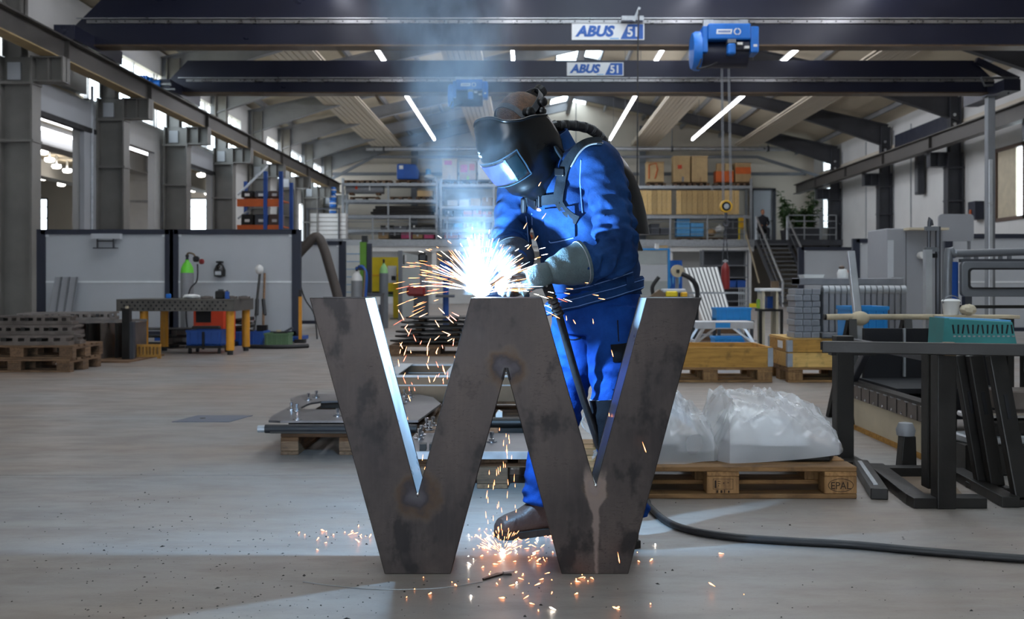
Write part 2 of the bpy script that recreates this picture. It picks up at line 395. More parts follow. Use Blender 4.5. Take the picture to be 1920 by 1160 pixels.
# crane runway rails
def runway(x, lab, y0, y1, inner):
    r = thing('crane_runway', lab, 'crane rail', (x, 30, 5.1))
    MB().box(x - 0.012, x + 0.012, y0, y1, 5.12, 5.53).build('web', 'rail_web', r, world=True)
    MB().box(x - 0.14, x + 0.14, y0, y1, 5.52, 5.55).build('top_flange', 'rail_web', r, world=True)
    MB().box(x - 0.15, x + 0.15, y0, y1, 5.10, 5.125).build('bottom_flange', 'rail_yellow' if inner else 'rail_web', r, world=True)
    MB().box(x - 0.03, x + 0.03, y0, y1, 5.551, 5.59).build('rail_head', 'rail_steel', r, world=True)
    for k in range(9):
        y = 14.9 + 4.2 * k
        if y < y1: MB().box(x - 0.1, x + 0.1, y, y + 0.02, 5.126, 5.52).build('web_stiffener', 'rail_web', r, world=True)
runway(-8.72, 'long grey crane runway beam on the brackets of the window side columns', 8.0, 47.3, True)
runway(12.68, 'long dark crane runway beam along the closed right wall', 8.0, 47.6, False)

# left wall: posts, lintels and clerestory windows
wl = MB()
ops = [(19.0, 22.1), (23.4, 26.5), (28.0, 31.3), (41.0, 42.6), (43.4, 44.4), (45.0, 46.0)]
X0, X1 = -9.9, -9.72
yy = YF
for a, c in ops:
    wl.box(X0, X1, yy, a, 0, 4.36); yy = c
wl.box(X0, X1, yy, YB, 0, 4.36); wl.box(X0, X1, YF, YB, 4.36, 5.0); wl.box(X0, X1, YF, 18.6, 5.0, 6.45); wl.box(X0, X1, 19.0, 22.4, 5.12, 6.45); wl.box(X0, X1, 34.5, 38.0, 5.0, 6.45)
wl.box(X0, X1, YF, YB, 6.45, roofz(XL))
struct(wl.build('wall_left', 'wall_white'))
for k, (a, c) in enumerate(ops[:3]):
    if k == 1: continue
    t = struct(MB().box(-9.72, -9.6, a - 0.2, c + 0.5, 4.36, 4.92).build('trim_%d' % (k + 1), 'panel_grey', bev=0.02))
    MB().box(-9.73, -9.58, a - 0.2, c + 0.5, 4.26, 4.36).build('seal', 'black_rubber', t)
    MB().box(-9.72, -9.62, c - 0.05, c + 0.55, 0, 4.36).build('door_leaf', 'panel_grey', t)
    MB().tube([(-9.6, c + 0.3, 0), (-9.6, c + 0.3, 5.3)], 0.035).build('downpipe', 'galva', t)
for k in range(6):
    y0 = 22.65 + 4.2 * k - 0.1
    if 34 < y0 + 2 < 38.5: continue
    w = struct(MB().box(-9.86, -9.76, y0, y0 + 0.06, 5.0, 6.45).box(-9.86, -9.76, y0 + 4.0, y0 + 4.06, 5.0, 6.45).box(-9.86, -9.76, y0, y0 + 4.06, 5.0, 5.06).build('window_%d' % (k + 2), 'white_paint'))
    for j in range(3):
        bp('window_pane', 'pane_glass', w, (-9.81, y0 + 0.7 + 1.33 * j, 5.75), (0.012, 1.24, 1.36))
        bp('glazing_bar', 'white_paint', w, (-9.81, y0 + 1.36 + 1.33 * j, 5.75), (0.07, 0.06, 1.4))
        bp('glazing_bar', 'white_paint', w, (-9.81, y0 + 0.7 + 1.33 * j, 5.72), (0.05, 1.3, 0.04))
# right wall with joints and a blind window, back wall, front wall with an unseen opening added to let in sky light
wr = struct(MB().box(XR, XR + 0.2, YF, 28.2, 0, roofz(XR) + 0.05).box(XR, XR + 0.2, 30.0, 46.2, 0, roofz(XR) + 0.05).box(XR, XR + 0.2, 28.2, 30.0, 0, 2.75).box(XR, XR + 0.2, 28.2, 30.0, 4.9, roofz(XR) + 0.05)
            .box(XR, XR + 0.2, 47.4, YB, 0, roofz(XR) + 0.05).box(XR, XR + 0.2, 46.2, 47.4, 0, 3.5).box(XR, XR + 0.2, 46.2, 47.4, 6.7, roofz(XR) + 0.05).build('wall_right', 'wall_white'))
for k in range(11):
    bp('wall_joint', 'galva', wr, (XR - 0.012, 21.0 + 3.12 * k - (1.4 if k > 5 else 0), 3.4), (0.03, 0.07, 6.6))
bp('wall_band', 'wall_cream', wr, (XR - 0.02, 30, 5.9), (0.04, 36, 0.5))
bp('wall_band', 'frame_navy', wr, (XR - 0.05, 35.2, 6.1), (0.08, 5.6, 0.75))
w = struct(MB().box(XR - 0.05, XR + 0.1, 28.2, 28.3, 2.75, 4.9).box(XR - 0.05, XR + 0.1, 29.9, 30.0, 2.75, 4.9).box(XR - 0.05, XR + 0.1, 28.2, 30, 2.75, 2.85).box(XR - 0.05, XR + 0.1, 28.2, 30, 4.8, 4.9).build('window_9', 'door_brown'))
bp('window_blind', 'curtain_cream', w, (XR + 0.03, 29.35, 3.82), (0.04, 1.1, 1.95)); bp('window_pane', 'pane_glass', w, (XR + 0.1, 29.1, 3.82), (0.012, 1.6, 1.95))
w = struct(MB().box(XR - 0.03, XR + 0.08, 46.2, 46.3, 3.5, 6.7).box(XR - 0.03, XR + 0.08, 47.3, 47.4, 3.5, 6.7).box(XR - 0.03, XR + 0.08, 46.2, 47.4, 5.3, 5.6).build('window_10', 'white_paint'))
bp('window_pane', 'pane_glass', w, (XR + 0.05, 46.8, 4.4), (0.012, 1.0, 1.8)); bp('window_pane', 'pane_glass', w, (XR + 0.05, 46.8, 6.15), (0.012, 1.0, 1.1))
wb = struct(MB().prism([(XL, 0), (XR, 0), (XR, roofz(XR)), (2, roofz(2)), (XL, roofz(XL))], YB, YB + 0.2).build('wall_back', 'wall_cream'))
for x in (-5.4, -0.6, 5.6): bp('wall_post', 'steel_grey', wb, (x, YB - 0.12, 4.3), (0.3, 0.24, 8.4))
for z in (6.2,): bp('wall_rail', 'steel_grey', wb, (2, YB - 0.05, z), (23, 0.1, 0.14))
struct(MB().box(XL, -4.5, YF - 0.2, YF, 0, 7).box(1.0, XR, YF - 0.2, YF, 0, 7).prism([(XL, 4.2), (XR, 4.2), (XR, roofz(XR)), (2, roofz(2)), (XL, roofz(XL))], YF - 0.2, YF).build('wall_front', 'wall_white'))

# neighbouring hall seen through the open bays of the left wall
AX, AY, AZ = -22.5, 40.0, 4.93
struct(MB().box(AX, XL, 8, AY, AZ, AZ + 0.2).build('ceiling', 'roof_cream'))
struct(MB().box(AX - 0.2, AX, 8, AY, 0, AZ).build('wall_side', 'wall_white'))
struct(MB().box(AX, XL, 7.8, 8, 0, AZ).build('wall_front', 'wall_cream'))
wins = [(PX(60, AY), PX(90, AY)), (PX(137, AY), PX(166, AY)), (PX(232, AY), PX(258, AY)), (PX(346, AY), PX(400, AY))]
eb = MB(); x = AX
for a, c in wins:
    eb.box(x, a, AY, AY + 0.2, 0, AZ); eb.box(a, c, AY, AY + 0.2, 0, 2.6); eb.box(a, c, AY, AY + 0.2, 4.3, AZ); x = c
eb.box(x, XL, AY, AY + 0.2, 0, AZ)
struct(eb.build('wall_end', 'wall_white'))
for k, (a, c) in enumerate(wins):
    w = struct(MB().box(a, a + 0.06, AY, AY + 0.1, 2.6, 4.3).box(c - 0.06, c, AY, AY + 0.1, 2.6, 4.3).box(a, c, AY, AY + 0.1, 4.24, 4.3).build('window_%d' % (11 + k), 'steel_dark'))
    for z in (3.0, 3.5, 3.95): bp('glazing_bar', 'steel_grey', w, ((a + c) / 2, AY + 0.05, z), (c - a, 0.04, 0.035))
    bp('window_pane', 'pane_glass', w, ((a + c) / 2, AY + 0.06, 3.45), (c - a, 0.012, 1.7))
for k in range(4):
    x = -12.2 - 3.6 * k
    t = thing('ceiling_beam', 'white ceiling beam of the neighbouring hall, %s from the columns' % ordinal(k), 'beam', (x, 30, AZ - 0.4))
    MB().box(x - 0.2, x + 0.2, 10, AY, AZ - 0.5, AZ).box(x - 0.28, x + 0.28, 10, AY, AZ - 0.55, AZ - 0.5).build('beam', 'wall_white', t, world=True)
for k, (x, y0, y1) in enumerate(((-11.1, 21.5, 30.2), (-11.85, 21.0, 29.0))):
    t = thing('strip_lamp', 'bright strip lamp under the neighbouring hall ceiling, %s' % ('nearer the columns' if k == 0 else 'farther from the columns'), 'lamp', (x, y0, 4.7))
    MB().box(x - 0.05, x + 0.05, y0, y1, 4.70, 4.75).build('diffuser', 'strip_glow', t, world=True)
    MB().box(x - 0.07, x + 0.07, y0, y1, 4.75, 4.80).build('housing', 'white_paint', t, world=True)
lamps = [(80, 290), (93, 304), (106, 316), (126, 324), (82, 338), (115, 349), (239, 340), (250, 356), (377, 332), (384, 352), (390, 366), (362, 360)]
for k, (px, py) in enumerate(lamps):
    d = min(39.0, 3.55 * F / (VY - py))
    p = P(px, py, d)
    t = thing('round_lamp', 'round dome lamp of the neighbouring hall, %s counted from the left' % ordinal(sorted(lamps).index((px, py))), 'lamp', p, group='dome lamps in the neighbouring hall')
    MB().lathe([(0.02, 0.0), (0.11, 0.015), (0.14, 0.06), (0.13, 0.12)], n=12).build('dome', 'round_lamp', t, smooth=50)
    MB().cyl((0, 0, 0.12), (0, 0, AZ - p.z), 0.03).build('canopy', 'white_paint', t)
# white pillar standing in the neighbouring hall
t = thing('white_pillar', 'broad white pillar seen through the second open bay', 'pillar', (-12.3, 32.2, 0))
MB().box(-12.75, -11.95, 32, 32.6, 0, AZ).build('shaft', 'white_paint', t, world=True)
MB().box(-12.8, -11.9, 31.95, 32.65, 4.2, AZ).build('capital', 'white_paint', t, world=True)
MB().box(-12.78, -11.92, 31.97, 32.63, 3.5, 3.56).build('band', 'galva', t, world=True)
# ================================================================== CRANES, LAMPS, CEILING PANELS
def girder(d, pl, pr, zb, zl, zt, dotgap, label, x_l, x_r):
    """box girder; pl / pr are end profiles as (x, z) from bottom to top"""
    g = thing('crane_girder', label, 'crane', ((x_l + x_r) / 2, d, zb))
    poly = pl[::-1] + pr
    MB().prism(poly, d, d + 0.34).build('box_body', 'girder_navy', g, world=True)
    MB().box(x_l - 0.05, x_r + 0.02, d - 0.05, d + 0.36, zb - 0.03, zb + 0.0).build('bottom_flange', 'brown_steel', g, world=True)
    xa = pl[1][0] + 0.45
    MB().box(xa, x_r - 0.15, d - 0.035, d, zl - 0.035, zl + 0.03).build('cable_strip', 'rail_steel', g, world=True)
    MB().box(xa - 0.2, x_r - 0.1, d - 0.05, d, zl + 0.055, zl + 0.07).build('drip_edge', 'alu', g, world=True)
    mb = MB(); x = xa + 0.2
    while x < x_r - 0.3:
        mb.cyl((x, d - 0.036, zl), (x, d - 0.05, zl), 0.016, n=6); x += dotgap
    mb.build('bolt_row', 'black_plastic', g, world=True)['kind'] = 'stuff'
    for x in (x_l + 0.05, x_r - 0.1):
        e = MB().box(x - 0.2, x + 0.2, d - 0.9, d + 1.4, 5.62, 5.9).cyl((x, d - 0.7, 5.62), (x + 0.001, d - 0.7, 5.62), 0.05).build('end_carriage', 'girder_navy', g, world=True, bev=0.02)
    return g
g1 = girder(20.3, [(-8.97, 5.72), (-9.25, 5.90), (-8.3, 6.85)], [(12.9, 5.72), (12.9, 5.9), (12.3, 6.85)], 5.72, 6.185, 6.85, 0.29, 'nearer dark blue overhead crane girder spanning the whole hall', -8.9, 12.9)
g2 = girder(25.5, [(PX(320, 25.5), 5.745), (PX(316, 25.5), 6.04), (PX(352, 25.5), 6.55)], [(11.78, 5.745), (11.78, 6.04), (11.25, 6.55)], 5.745, 6.045, 6.55, 0.293, 'farther dark blue overhead crane girder behind the nearer one', -8.9, 11.9)
# drive motors at the carriage ends
def drive(p, label):
    t = thing('crane_drive_motor', label, 'motor', p)
    MB().lathe([(0.05, -0.35), (0.17, -0.33), (0.17, 0.1), (0.1, 0.12), (0.1, 0.3)], ax='x', n=16).build('motor_housing', 'hoist_blue', t, smooth=40)
    mb = MB()
    for k in range(6): mb.box(-0.3 + 0.06 * k, -0.28 + 0.06 * k, -0.19, 0.19, -0.19, 0.19)
    mb.build('cooling_fin', 'hoist_blue', t)
    MB().cyl((0.3, 0, 0), (0.55, 0, 0), 0.04).cyl((0.3, 0, -0.12), (0.65, 0, -0.12), 0.025).build('shaft', 'galva', t)
drive(P(278, 158, 24.6), 'blue drive motor on the crane runway beside the farther girder')
t = thing('crane_buffer_frame', 'grey steel buffer bracket at the right end of the farther girder', 'bracket', P(1850, 155, 25.2))
p0 = P(1840, 146, 25.2)
MB().tube([p0, P(1908, 146, 25.2), P(1908, 158, 25.2), P(1846, 160, 25.2), p0], 0.03).build('loop', 'steel_grey', t, world=True)
MB().bar(P(1830, 113, 25.4), P(1908, 150, 25.4), 0.14).build('brace', 'girder_navy', t, world=True)
# name signs
def sign(g, x0, x1, y0, y1, d, label):
    s = thing('crane_sign', label, 'sign', P((x0 + x1) / 2, y1, d - 0.02))
    a, c = P(x0, y1, d - 0.02), P(x1, y0, d - 0.02); W, H = c.x - a.x, c.z - a.z; w = W / 2
    MB().box(-w, w, -0.004, 0.012, 0, H).build('plate', 'sign_white', s, bev=0.004)
    MB().prism([(w * 0.34, 0.05 * H), (w * 0.97, 0.05 * H), (w * 0.97, 0.95 * H), (w * 0.54, 0.95 * H)], -0.006, -0.0041).build('blue_field', 'sign_blue', s)
    text('ABUS', H * 0.86, 'sign_blue', 'lettering', s, (-w * 0.87, -0.0065, 0.24 * H), shear=0.25, bold=H * 0.045, sx=1.06 * W / (H * 4.4))
    text('51', H * 0.80, 'sign_white', 'number', s, (w * 0.52, -0.0085, 0.22 * H), bold=H * 0.022, sx=0.95)
    MB().box(w * 0.05, w * 0.30, -0.0055, -0.0041, 0.06 * H, 0.12 * H).build('underline', 'blue_light', s)
sign(g1, 1072, 1208, 44, 75, 20.3, 'white and blue crane name sign on the nearer girder')
sign(g2, 1063, 1169, 117, 142, 25.5, 'white and blue crane name sign on the farther girder')

def hoist(p, sc, label):
    """p: centre top of the control box; sizes in metres for the nearer hoist"""
    h = thing('wire_rope_hoist', label, 'hoist', p)
    h.scale = (sc, sc, sc)
    MB().box(-0.40, 0.42, -0.28, 0.0, -0.31, 0.0).build('control_box', 'hoist_blue', h, bev=0.03)
    MB().lathe([(0.06, -0.52), (0.27, -0.5), (0.27, 0.42), (0.06, 0.44)], c=(0, 0.16, -0.5), ax='x', n=24).build('rope_drum', 'girder_navy', h, smooth=40)
    MB().lathe([(0.1, -0.68), (0.34, -0.66), (0.38, -0.6), (0.38, -0.5), (0.3, -0.48)], c=(0, 0.13, -0.45), ax='x', n=28).build('gear_cover', 'hoist_blue', h, smooth=40)
    MB().box(-0.50, -0.40, -0.24, 0.1, -0.55, -0.04).build('left_bracket', 'hoist_blue', h, bev=0.02)
    MB().box(0.42, 0.58, -0.26, 0.2, -0.56, -0.05).build('brake_housing', 'hoist_blue', h, bev=0.03)
    MB().box(-0.03, 0.13, -0.30, -0.1, -0.60, -0.38).build('trolley_motor', 'hoist_blue', h, bev=0.04)
    MB().box(-0.03, 0.13, -0.29, -0.1, -0.38, -0.31).build('motor_flange', 'steel_grey', h)
    MB().box(0.13, 0.42, -0.2, -0.05, -0.5, -0.33).build('reducer', 'girder_navy', h, bev=0.02)
    for x, z, w in ((0.16, -0.41, 0.10), (0.30, -0.48, 0.09), (0.47, -0.45, 0.07)): MB().box(x, x + w, -0.268, -0.262 if x > 0.4 else -0.2, z, z + 0.045).build('rating_plate', 'paper_white', h)
    pl = MB().prism([(-0.25, -0.21), (0.04, -0.21), (0.06, -0.12), (-0.24, -0.12)], -0.288, -0.281).build('name_plate', 'sign_white', h)
    mb = MB()
    for k in range(8): mb.prism([(-0.215 + 0.03 * k, -0.185), (-0.195 + 0.03 * k, -0.185), (-0.188 + 0.03 * k, -0.145), (-0.208 + 0.03 * k, -0.145)], -0.291, -0.2885)
    mb.build('lettering', 'sign_blue', pl)
    for sgn in (-1, 1):
        pts = [(0.155 + sgn * 0.05 * math.cos(a) + sgn * 0.008, -0.285, -0.165 + 0.055 * math.sin(a)) for a in [k * PI / 8 - PI / 2 for k in range(9)]]
        MB().tube(pts, 0.012, 6).build('emblem', 'sign_white', h)
    MB().tube(bez([(-0.5, -0.15, -0.6), (-0.56, -0.2, -0.78), (-0.6, -0.2, -0.86), (-0.4, -0.2, -0.82), (-0.2, -0.1, -0.72)], 5), 0.018).build('power_cable', 'black_rubber', h)
    MB().box(-0.45, -0.25, 0.0, 0.1, -0.02, 0.14).box(0.25, 0.42, 0.0, 0.1, -0.02, 0.14).box(-0.45, 0.42, 0.05, 0.1, 0.06, 0.14).build('trolley_frame', 'galva', h)
    return h
hoist(P(1362, 50, 19.75), 1.0, 'blue wire rope hoist on the nearer girder, right of the name sign')
hoist(P(880, 152, 25.3), 0.80, 'smaller looking blue hoist on the farther girder above the welder')
# hook block, ropes and load of the nearer hoist
hb = thing('hook_block', 'round yellow crane hook block hanging on steel ropes', 'hook', P(1361, 387, 19.85))
MB().lathe([(0.02, -0.06), (0.115, -0.055), (0.125, -0.02), (0.125, 0.02), (0.115, 0.055), (0.02, 0.06)], ax='y', n=20).build('sheave_housing', 'hook_yellow', hb, smooth=40)
MB().lathe([(0.0, -0.075), (0.05, -0.072), (0.055, -0.05)], ax='y', n=14).build('hub', 'galva', hb)
MB().lathe([(0.07, -0.064), (0.085, -0.066), (0.09, -0.06)], ax='y', n=18).build('warning_ring', 'black_plastic', hb)
MB().cyl((0, 0, -0.12), (0, 0, -0.24), 0.03).tube(bez([(0, 0, -0.24), (0.05, 0, -0.3), (0.03, 0, -0.38), (-0.04, 0, -0.37), (-0.05, 0, -0.32)], 5), 0.02).build('hook', 'steel_dark', hb)
for k, dx in enumerate((-0.06, -0.03, 0.09, 0.12)):
    MB().cyl((dx, 0.02, 0.05), (dx * 0.9 - 0.02, 0.1, 2.85), 0.008, n=6).build('rope', 'steel_grey', hb)
ld = thing('hanging_gas_cylinder', 'dark red gas cylinder hanging on a chain below the yellow hook block', 'gas cylinder', P(1360, 542, 19.85))
MB().lathe([(0.02, 0), (0.08, 0.0), (0.085, 0.03), (0.085, 0.38), (0.07, 0.45), (0.035, 0.5), (0.03, 0.52)], n=18).build('cylinder_body', 'red_paint', ld, smooth=40)
MB().cyl((0, 0, 0.51), (0, 0, 0.58), 0.022).cyl((-0.05, 0, 0.55), (0.05, 0, 0.55), 0.015).build('valve', 'galva', ld)
for s in (-1, 1):
    mb = MB(); 
    for k in range(15):
        a, c = V((s * 0.06 * (1 - k / 15), 0, 0.5 + 0.0496 * k)), V((s * 0.06 * (1 - (k + 1) / 15), 0, 0.5 + 0.0496 * (k + 1)))
        mb.bar(a, c, 0.022 if k % 2 else 0.01, 0.01 if k % 2 else 0.022)
    mb.build('chain_leg', 'steel_dark', ld)
MB().tube([(0.01 + 0.03 * math.cos(a), 0, 1.25 + 0.03 * math.sin(a)) for a in [2 * PI * k / 12 for k in range(13)]], 0.01, 6).build('chain_ring', 'steel_dark', ld)
pc = thing('pendant_cable', 'thin dark pendant cable hanging from the nearer girder down past the welder', 'cable', P(1196, 20, 20.0))
MB().tube([P(1198, 18, 20.0), P(1196, 90, 20.0), P(1195, 300, 20.0), P(1194, 520, 20.0)], 0.014).build('cable', 'black_rubber', pc, world=True)
MB().bar(P(1188, 40, 20.1), P(1199, 14, 20.1), 0.05).box(PX(1165, 20.2), PX(1206, 20.2), 20.1, 20.25, PZ(40, 20.2), PZ(32, 20.2)).build('cable_trolley', 'galva', pc, world=True)
MB().box(PX(1190, 20), PX(1199, 20), 19.93, 20.05, PZ(575, 20), PZ(520, 20)).build('control_handset', 'hook_yellow', pc, world=True, bev=0.02)

# tube lamps in rows along the hall
ROWS = [(-3.87, 'far left'), (-0.36, 'centre left'), (3.52, 'centre right'), (6.98, 'far right')]
led0 = None
for x, nm in ROWS:
    for k, (y0, y1) in enumerate(((8.0, 22.0), (24.5, 42.6))):
        t = thing('tube_lamp', 'long glowing tube lamp hanging under the roof, %s row, %s stretch' % (nm, ('above the nearer girder', 'beyond the girders')[k]), 'lamp', (x, y0, 6.97))
        MB().cyl((0, 0, 0), (0, y1 - y0, 0), 0.044, n=8).build('diffuser', 'led', t)
        MB().box(-0.04, 0.04, 0, y1 - y0, 0.055, 0.1).build('housing', 'white_paint', t)
        for j in range(4): MB().cyl((0, (y1 - y0) * (0.1 + 0.27 * j), 0.1), (0, (y1 - y0) * (0.1 + 0.27 * j), roofz(x) - 6.99), 0.008, n=5).build('hanger', 'steel_grey', t)
# ribbed radiant heating panels
pm('panel_beige', '#c4b8a4', 0.5, 0.1, 0.06, 2); pm('panel_rib', '#8c8272', 0.6, 0, 0.1, 3)
for x0, x1, nm in ((-7.05, -5.72, 'above the window side'), (-2.3, -1.22, 'left of the ridge'), (4.76, 5.85, 'right of the ridge'), (9.5, 10.55, 'above the closed wall')):
    t = thing('radiant_panel', 'long ribbed beige heating panel under the roof, %s' % nm, 'heating panel', ((x0 + x1) / 2, 15, 7.17))
    MB().box(x0, x1, 13, 46.2, 7.19, 7.24).build('backing', 'panel_rib', t, world=True)
    n = 7; w = (x1 - x0) / n
    for k in range(n): MB().box(x0 + k * w + 0.012, x0 + (k + 1) * w - 0.012, 13, 46.2, 7.155, 7.19).build('panel_strip', 'panel_beige', t, world=True)
    MB().box(x0, x0 + 0.02, 13, 46.2, 7.15, 7.3).box(x1 - 0.02, x1, 13, 46.2, 7.15, 7.3).build('side_rail', 'panel_beige', t, world=True)
# pipes across the back
t = thing('duct_pipe', 'thick silver pipe crossing the hall in front of the back wall', 'pipe', P(1090, 280, 46.4))
MB().tube([P(686, 279, 46.4), P(1500, 279, 46.4)], 0.10, 12).build('pipe', 'alu', t, world=True, smooth=40)
mb = MB()
for px in (720, 900, 1080, 1260, 1440): mb.box(PX(px, 46.4) - 0.04, PX(px, 46.4) + 0.04, 46.28, 46.52, PZ(279, 46.4) - 0.12, PZ(279, 46.4) + 0.12)
mb.build('pipe_clamp', 'steel_dark', t, world=True)['kind'] = 'stuff'
for px in (720, 900, 1080, 1260, 1440): MB().cyl((PX(px, 46.4), 46.4, PZ(279, 46.4) + 0.1), (PX(px, 46.4), 46.4, roofz(PX(px, 46.4)) + 0.02), 0.02, n=6).build('hanger_rod', 'steel_grey', t, world=True)
t = thing('tie_rod', 'thin grey tie beam below the silver pipe at the back wall', 'beam', P(1090, 294, 47))
MB().bar(P(700, 294, 47), P(1420, 294, 47), 0.12).build('beam', 'steel_grey', t, world=True)
MB().bar((-9.05, 47.0, 5.75), P(700, 294, 47), 0.12).build('brace', 'steel_grey', t, world=True); MB().bar(P(1420, 294, 47), (13.85, 47.0, 5.8), 0.12).build('brace', 'steel_grey', t, world=True)
# ================================================================== MEZZANINE AND BACKGROUND
MY, MZ = 45.0, 2.84
mez = struct(MB().box(PX(600, MY), 10.1, MY, YB, MZ - 0.06, MZ).build('floor', 'steel_grey'))
MB().box(PX(600, MY), 10.1, MY - 0.12, MY, MZ - 0.28, MZ + 0.02).build('edge_beam', 'galva', mez)
MB().box(PX(600, MY), 10.1, MY - 0.02, MY + 0.1, MZ - 0.5, MZ - 0.28).build('lower_beam', 'white_paint', mez)
for k in range(6): bp('support_post', 'white_paint', mez, (-7.6 + 3.5 * k, MY + 0.15, (MZ - 0.3) / 2), (0.2, 0.2, MZ - 0.3))
struct(MB().box(PX(600, MY), 10.0, 46.2, 46.35, 0, MZ - 0.06).build('wall_mezzanine', 'wall_white'))
# guard rail
gr = thing('guard_rail', 'grey tubular guard rail along the mezzanine edge', 'railing', (0, MY, MZ))
for k in range(12): MB().box(-8.5 + 1.65 * k, -8.44 + 1.65 * k, MY - 0.05, MY, MZ + 0.02, MZ + 1.1).build('post', 'galva', gr, world=True)
for z in (0.25, 0.52, 0.8, 1.09): MB().box(-8.5, 9.7, MY - 0.045, MY - 0.005, MZ + z, MZ + z + 0.028).build('rail_bar', 'steel_grey', gr, world=True)
def mpallet(x, y, z, w, label, group, mats=('old_wood_x', 'old_wood_y')):
    t = thing('wooden_pallet', label, 'pallet', (x, y, z), group=group)
    for j in range(4): bp('deck_board', mats[0], t, (0, -0.3 + 0.2 * j, 0.13), (w, 0.14, 0.022))
    for i in (-1, 0, 1): bp('block', mats[1], t, (i * (w / 2 - 0.07), 0, 0.06), (0.13, 0.74, 0.12))
    return t
def rack(px0, px1, levels, d, label, dep=1.0, mid=None, zb=MZ, top=None):
    x0, x1 = PX(px0, d), PX(px1, d)
    r = thing('pallet_rack', label, 'rack', ((x0 + x1) / 2, d, zb))
    zt = PZ(top if top else min(levels) - 9, d)
    for x in (x0, x1):
        for y in (0.0, dep): MB().box(x - 0.05, x + 0.05, d + y - 0.04, d + y + 0.04, zb, zt).build('upright', 'galva', r, world=True)
        mb = MB()
        for k in range(3): mb.bar((x, d + 0.02, zb + 0.3 + k * (zt - zb - 0.4) / 3), (x, d + dep, zb + 0.3 + (k + 1) * (zt - zb - 0.4) / 3), 0.03)
        mb.build('lattice', 'galva', r, world=True)
    for py in levels:
        z = PZ(py, d)
        for y in (0.0, dep): MB().box(x0, x1, d + y - 0.03, d + y + 0.03, z - 0.13, z).build('beam', 'galva', r, world=True)
        MB().box(x0, x1, d + 0.03, d + dep - 0.03, z - 0.03, z - 0.005).build('shelf_board', 'steel_grey', r, world=True)
    if mid:
        for py0, py1 in zip(levels[:-1], levels[1:]): MB().box(PX(mid, d) - 0.04, PX(mid, d) + 0.04, d - 0.03, d + 0.03, PZ(py1, d), PZ(py0, d) - 0.13).build('divider', 'galva', r, world=True)
    return r
RD = 45.7
rack(643, 819, [343, 374, 403, 430], RD, 'grey pallet rack on the mezzanine, left of the others', mid=728)
rack(827, 1005, [345, 386, 406, 430], RD, 'grey pallet rack on the mezzanine behind the smoke', mid=926)
rack(1010, 1172, [348, 374, 404, 430], RD, 'grey pallet rack on the mezzanine behind the welder', mid=1090)
rack(1180, 1408, [348, 404], RD, 'grey pallet rack on the mezzanine with the blond wood panels', mid=1335, top=335)
def cbox(name, label, cat, px0, px1, py0, py1, mat, d=RD + 0.15, dep=0.7, lid=None, tape=None, group=None, bev=0.015, spots=None):
    a, c = P(px0, py1, d), P(px1, py0, d); w, h = c.x - a.x, c.z - a.z
    t = thing(name, label, cat, ((a.x + c.x) / 2, d + dep / 2, a.z), group=group)
    MB().box(-w / 2, w / 2, -dep / 2, dep / 2, 0, h * 0.93).build('box_body', mat, t, bev=bev)
    MB().box(-w / 2 - 0.008, w / 2 + 0.008, -dep / 2 - 0.008, dep / 2 + 0.008, h * 0.93, h).build('lid', lid or mat, t)
    if tape: MB().box(-0.035, 0.035, -dep / 2 - 0.011, -dep / 2 - 0.008, h * 0.5, h).build('tape', tape, t)
    if spots:
        for sx, sz, sw, sh, sm in spots: MB().box(w * sx, w * (sx + sw), -dep / 2 - 0.006, -dep / 2, h * sz, h * (sz + sh)).build('printed_mark', sm, t)
    return t
def strut(px0, px1, py, lab, grp='pallets under the racked goods'):
    return mpallet(PX((px0 + px1) / 2, RD + 0.5), RD + 0.5, PZ(py, RD) + 0.0, (px1 - px0) * RD / F, lab, grp)
# top level
for k, (a, c) in enumerate(((648, 676), (678, 705), (708, 736))): strut(a, c, 343, 'flat empty pallet on the top left rack level, %s from the left' % ordinal(k))
strut(744, 790, 343, 'pallet under the blue covered machine'); strut(792, 817, 343, 'pallet under the white sacks'); strut(829, 858, 345, 'pallet under the carton with the pink print'); strut(861, 893, 345, 'pallet under the carton with two red prints')
strut(896, 942, 345, 'pallet under the white cartons'); strut(1211, 1247, 348, 'pallet under the wooden tool case'); strut(1262, 1294, 348, 'pallet under the tall carton with orange mark'); strut(1297, 1328, 348, 'pallet under the plain tall carton')
strut(1338, 1376, 348, 'pallet under the orange banded carton'); strut(1378, 1408, 348, 'pallet under the grey and orange carton')
t = thing('covered_machine', 'dark blue tarp covered machine on the top left rack level', 'machine', (PX(766, 46.2), 46.2, PZ(337, 46.2)))
MB().prism([(-0.5, 0), (0.48, 0), (0.5, 0.35), (0.36, 0.68), (-0.45, 0.7), (-0.5, 0.62)], -0.35, 0.35).build('tarp', 'deep_blue', t, bev=0.04)
MB().box(-0.38, -0.2, -0.36, -0.352, 0.45, 0.62).build('label_plate', 'paper_white', t)
t = thing('white_sack', 'white sacks heap beside the covered machine', 'sack', (PX(805, 46.2), 46.2, PZ(337, 46.2)))
MB().ball((0, 0, 0.12), (0.26, 0.3, 0.12)).build('sack_body', 'paper_white', t, smooth=60); MB().lathe([(0.02, 0.2), (0.12, 0.2), (0.12, 0.45), (0.05, 0.5)], c=(-0.05, 0, 0)).build('bottle', 'blue_light', t, smooth=40)
cbox('carton', 'carton with pink print on the top rack level', 'carton', 829, 857, 297, 337, 'cardboard_light', spots=[(-0.35, 0.7, 0.5, 0.2, 'paper_pink'), (-0.05, 0.02, 0.1, 0.2, 'cardboard')])
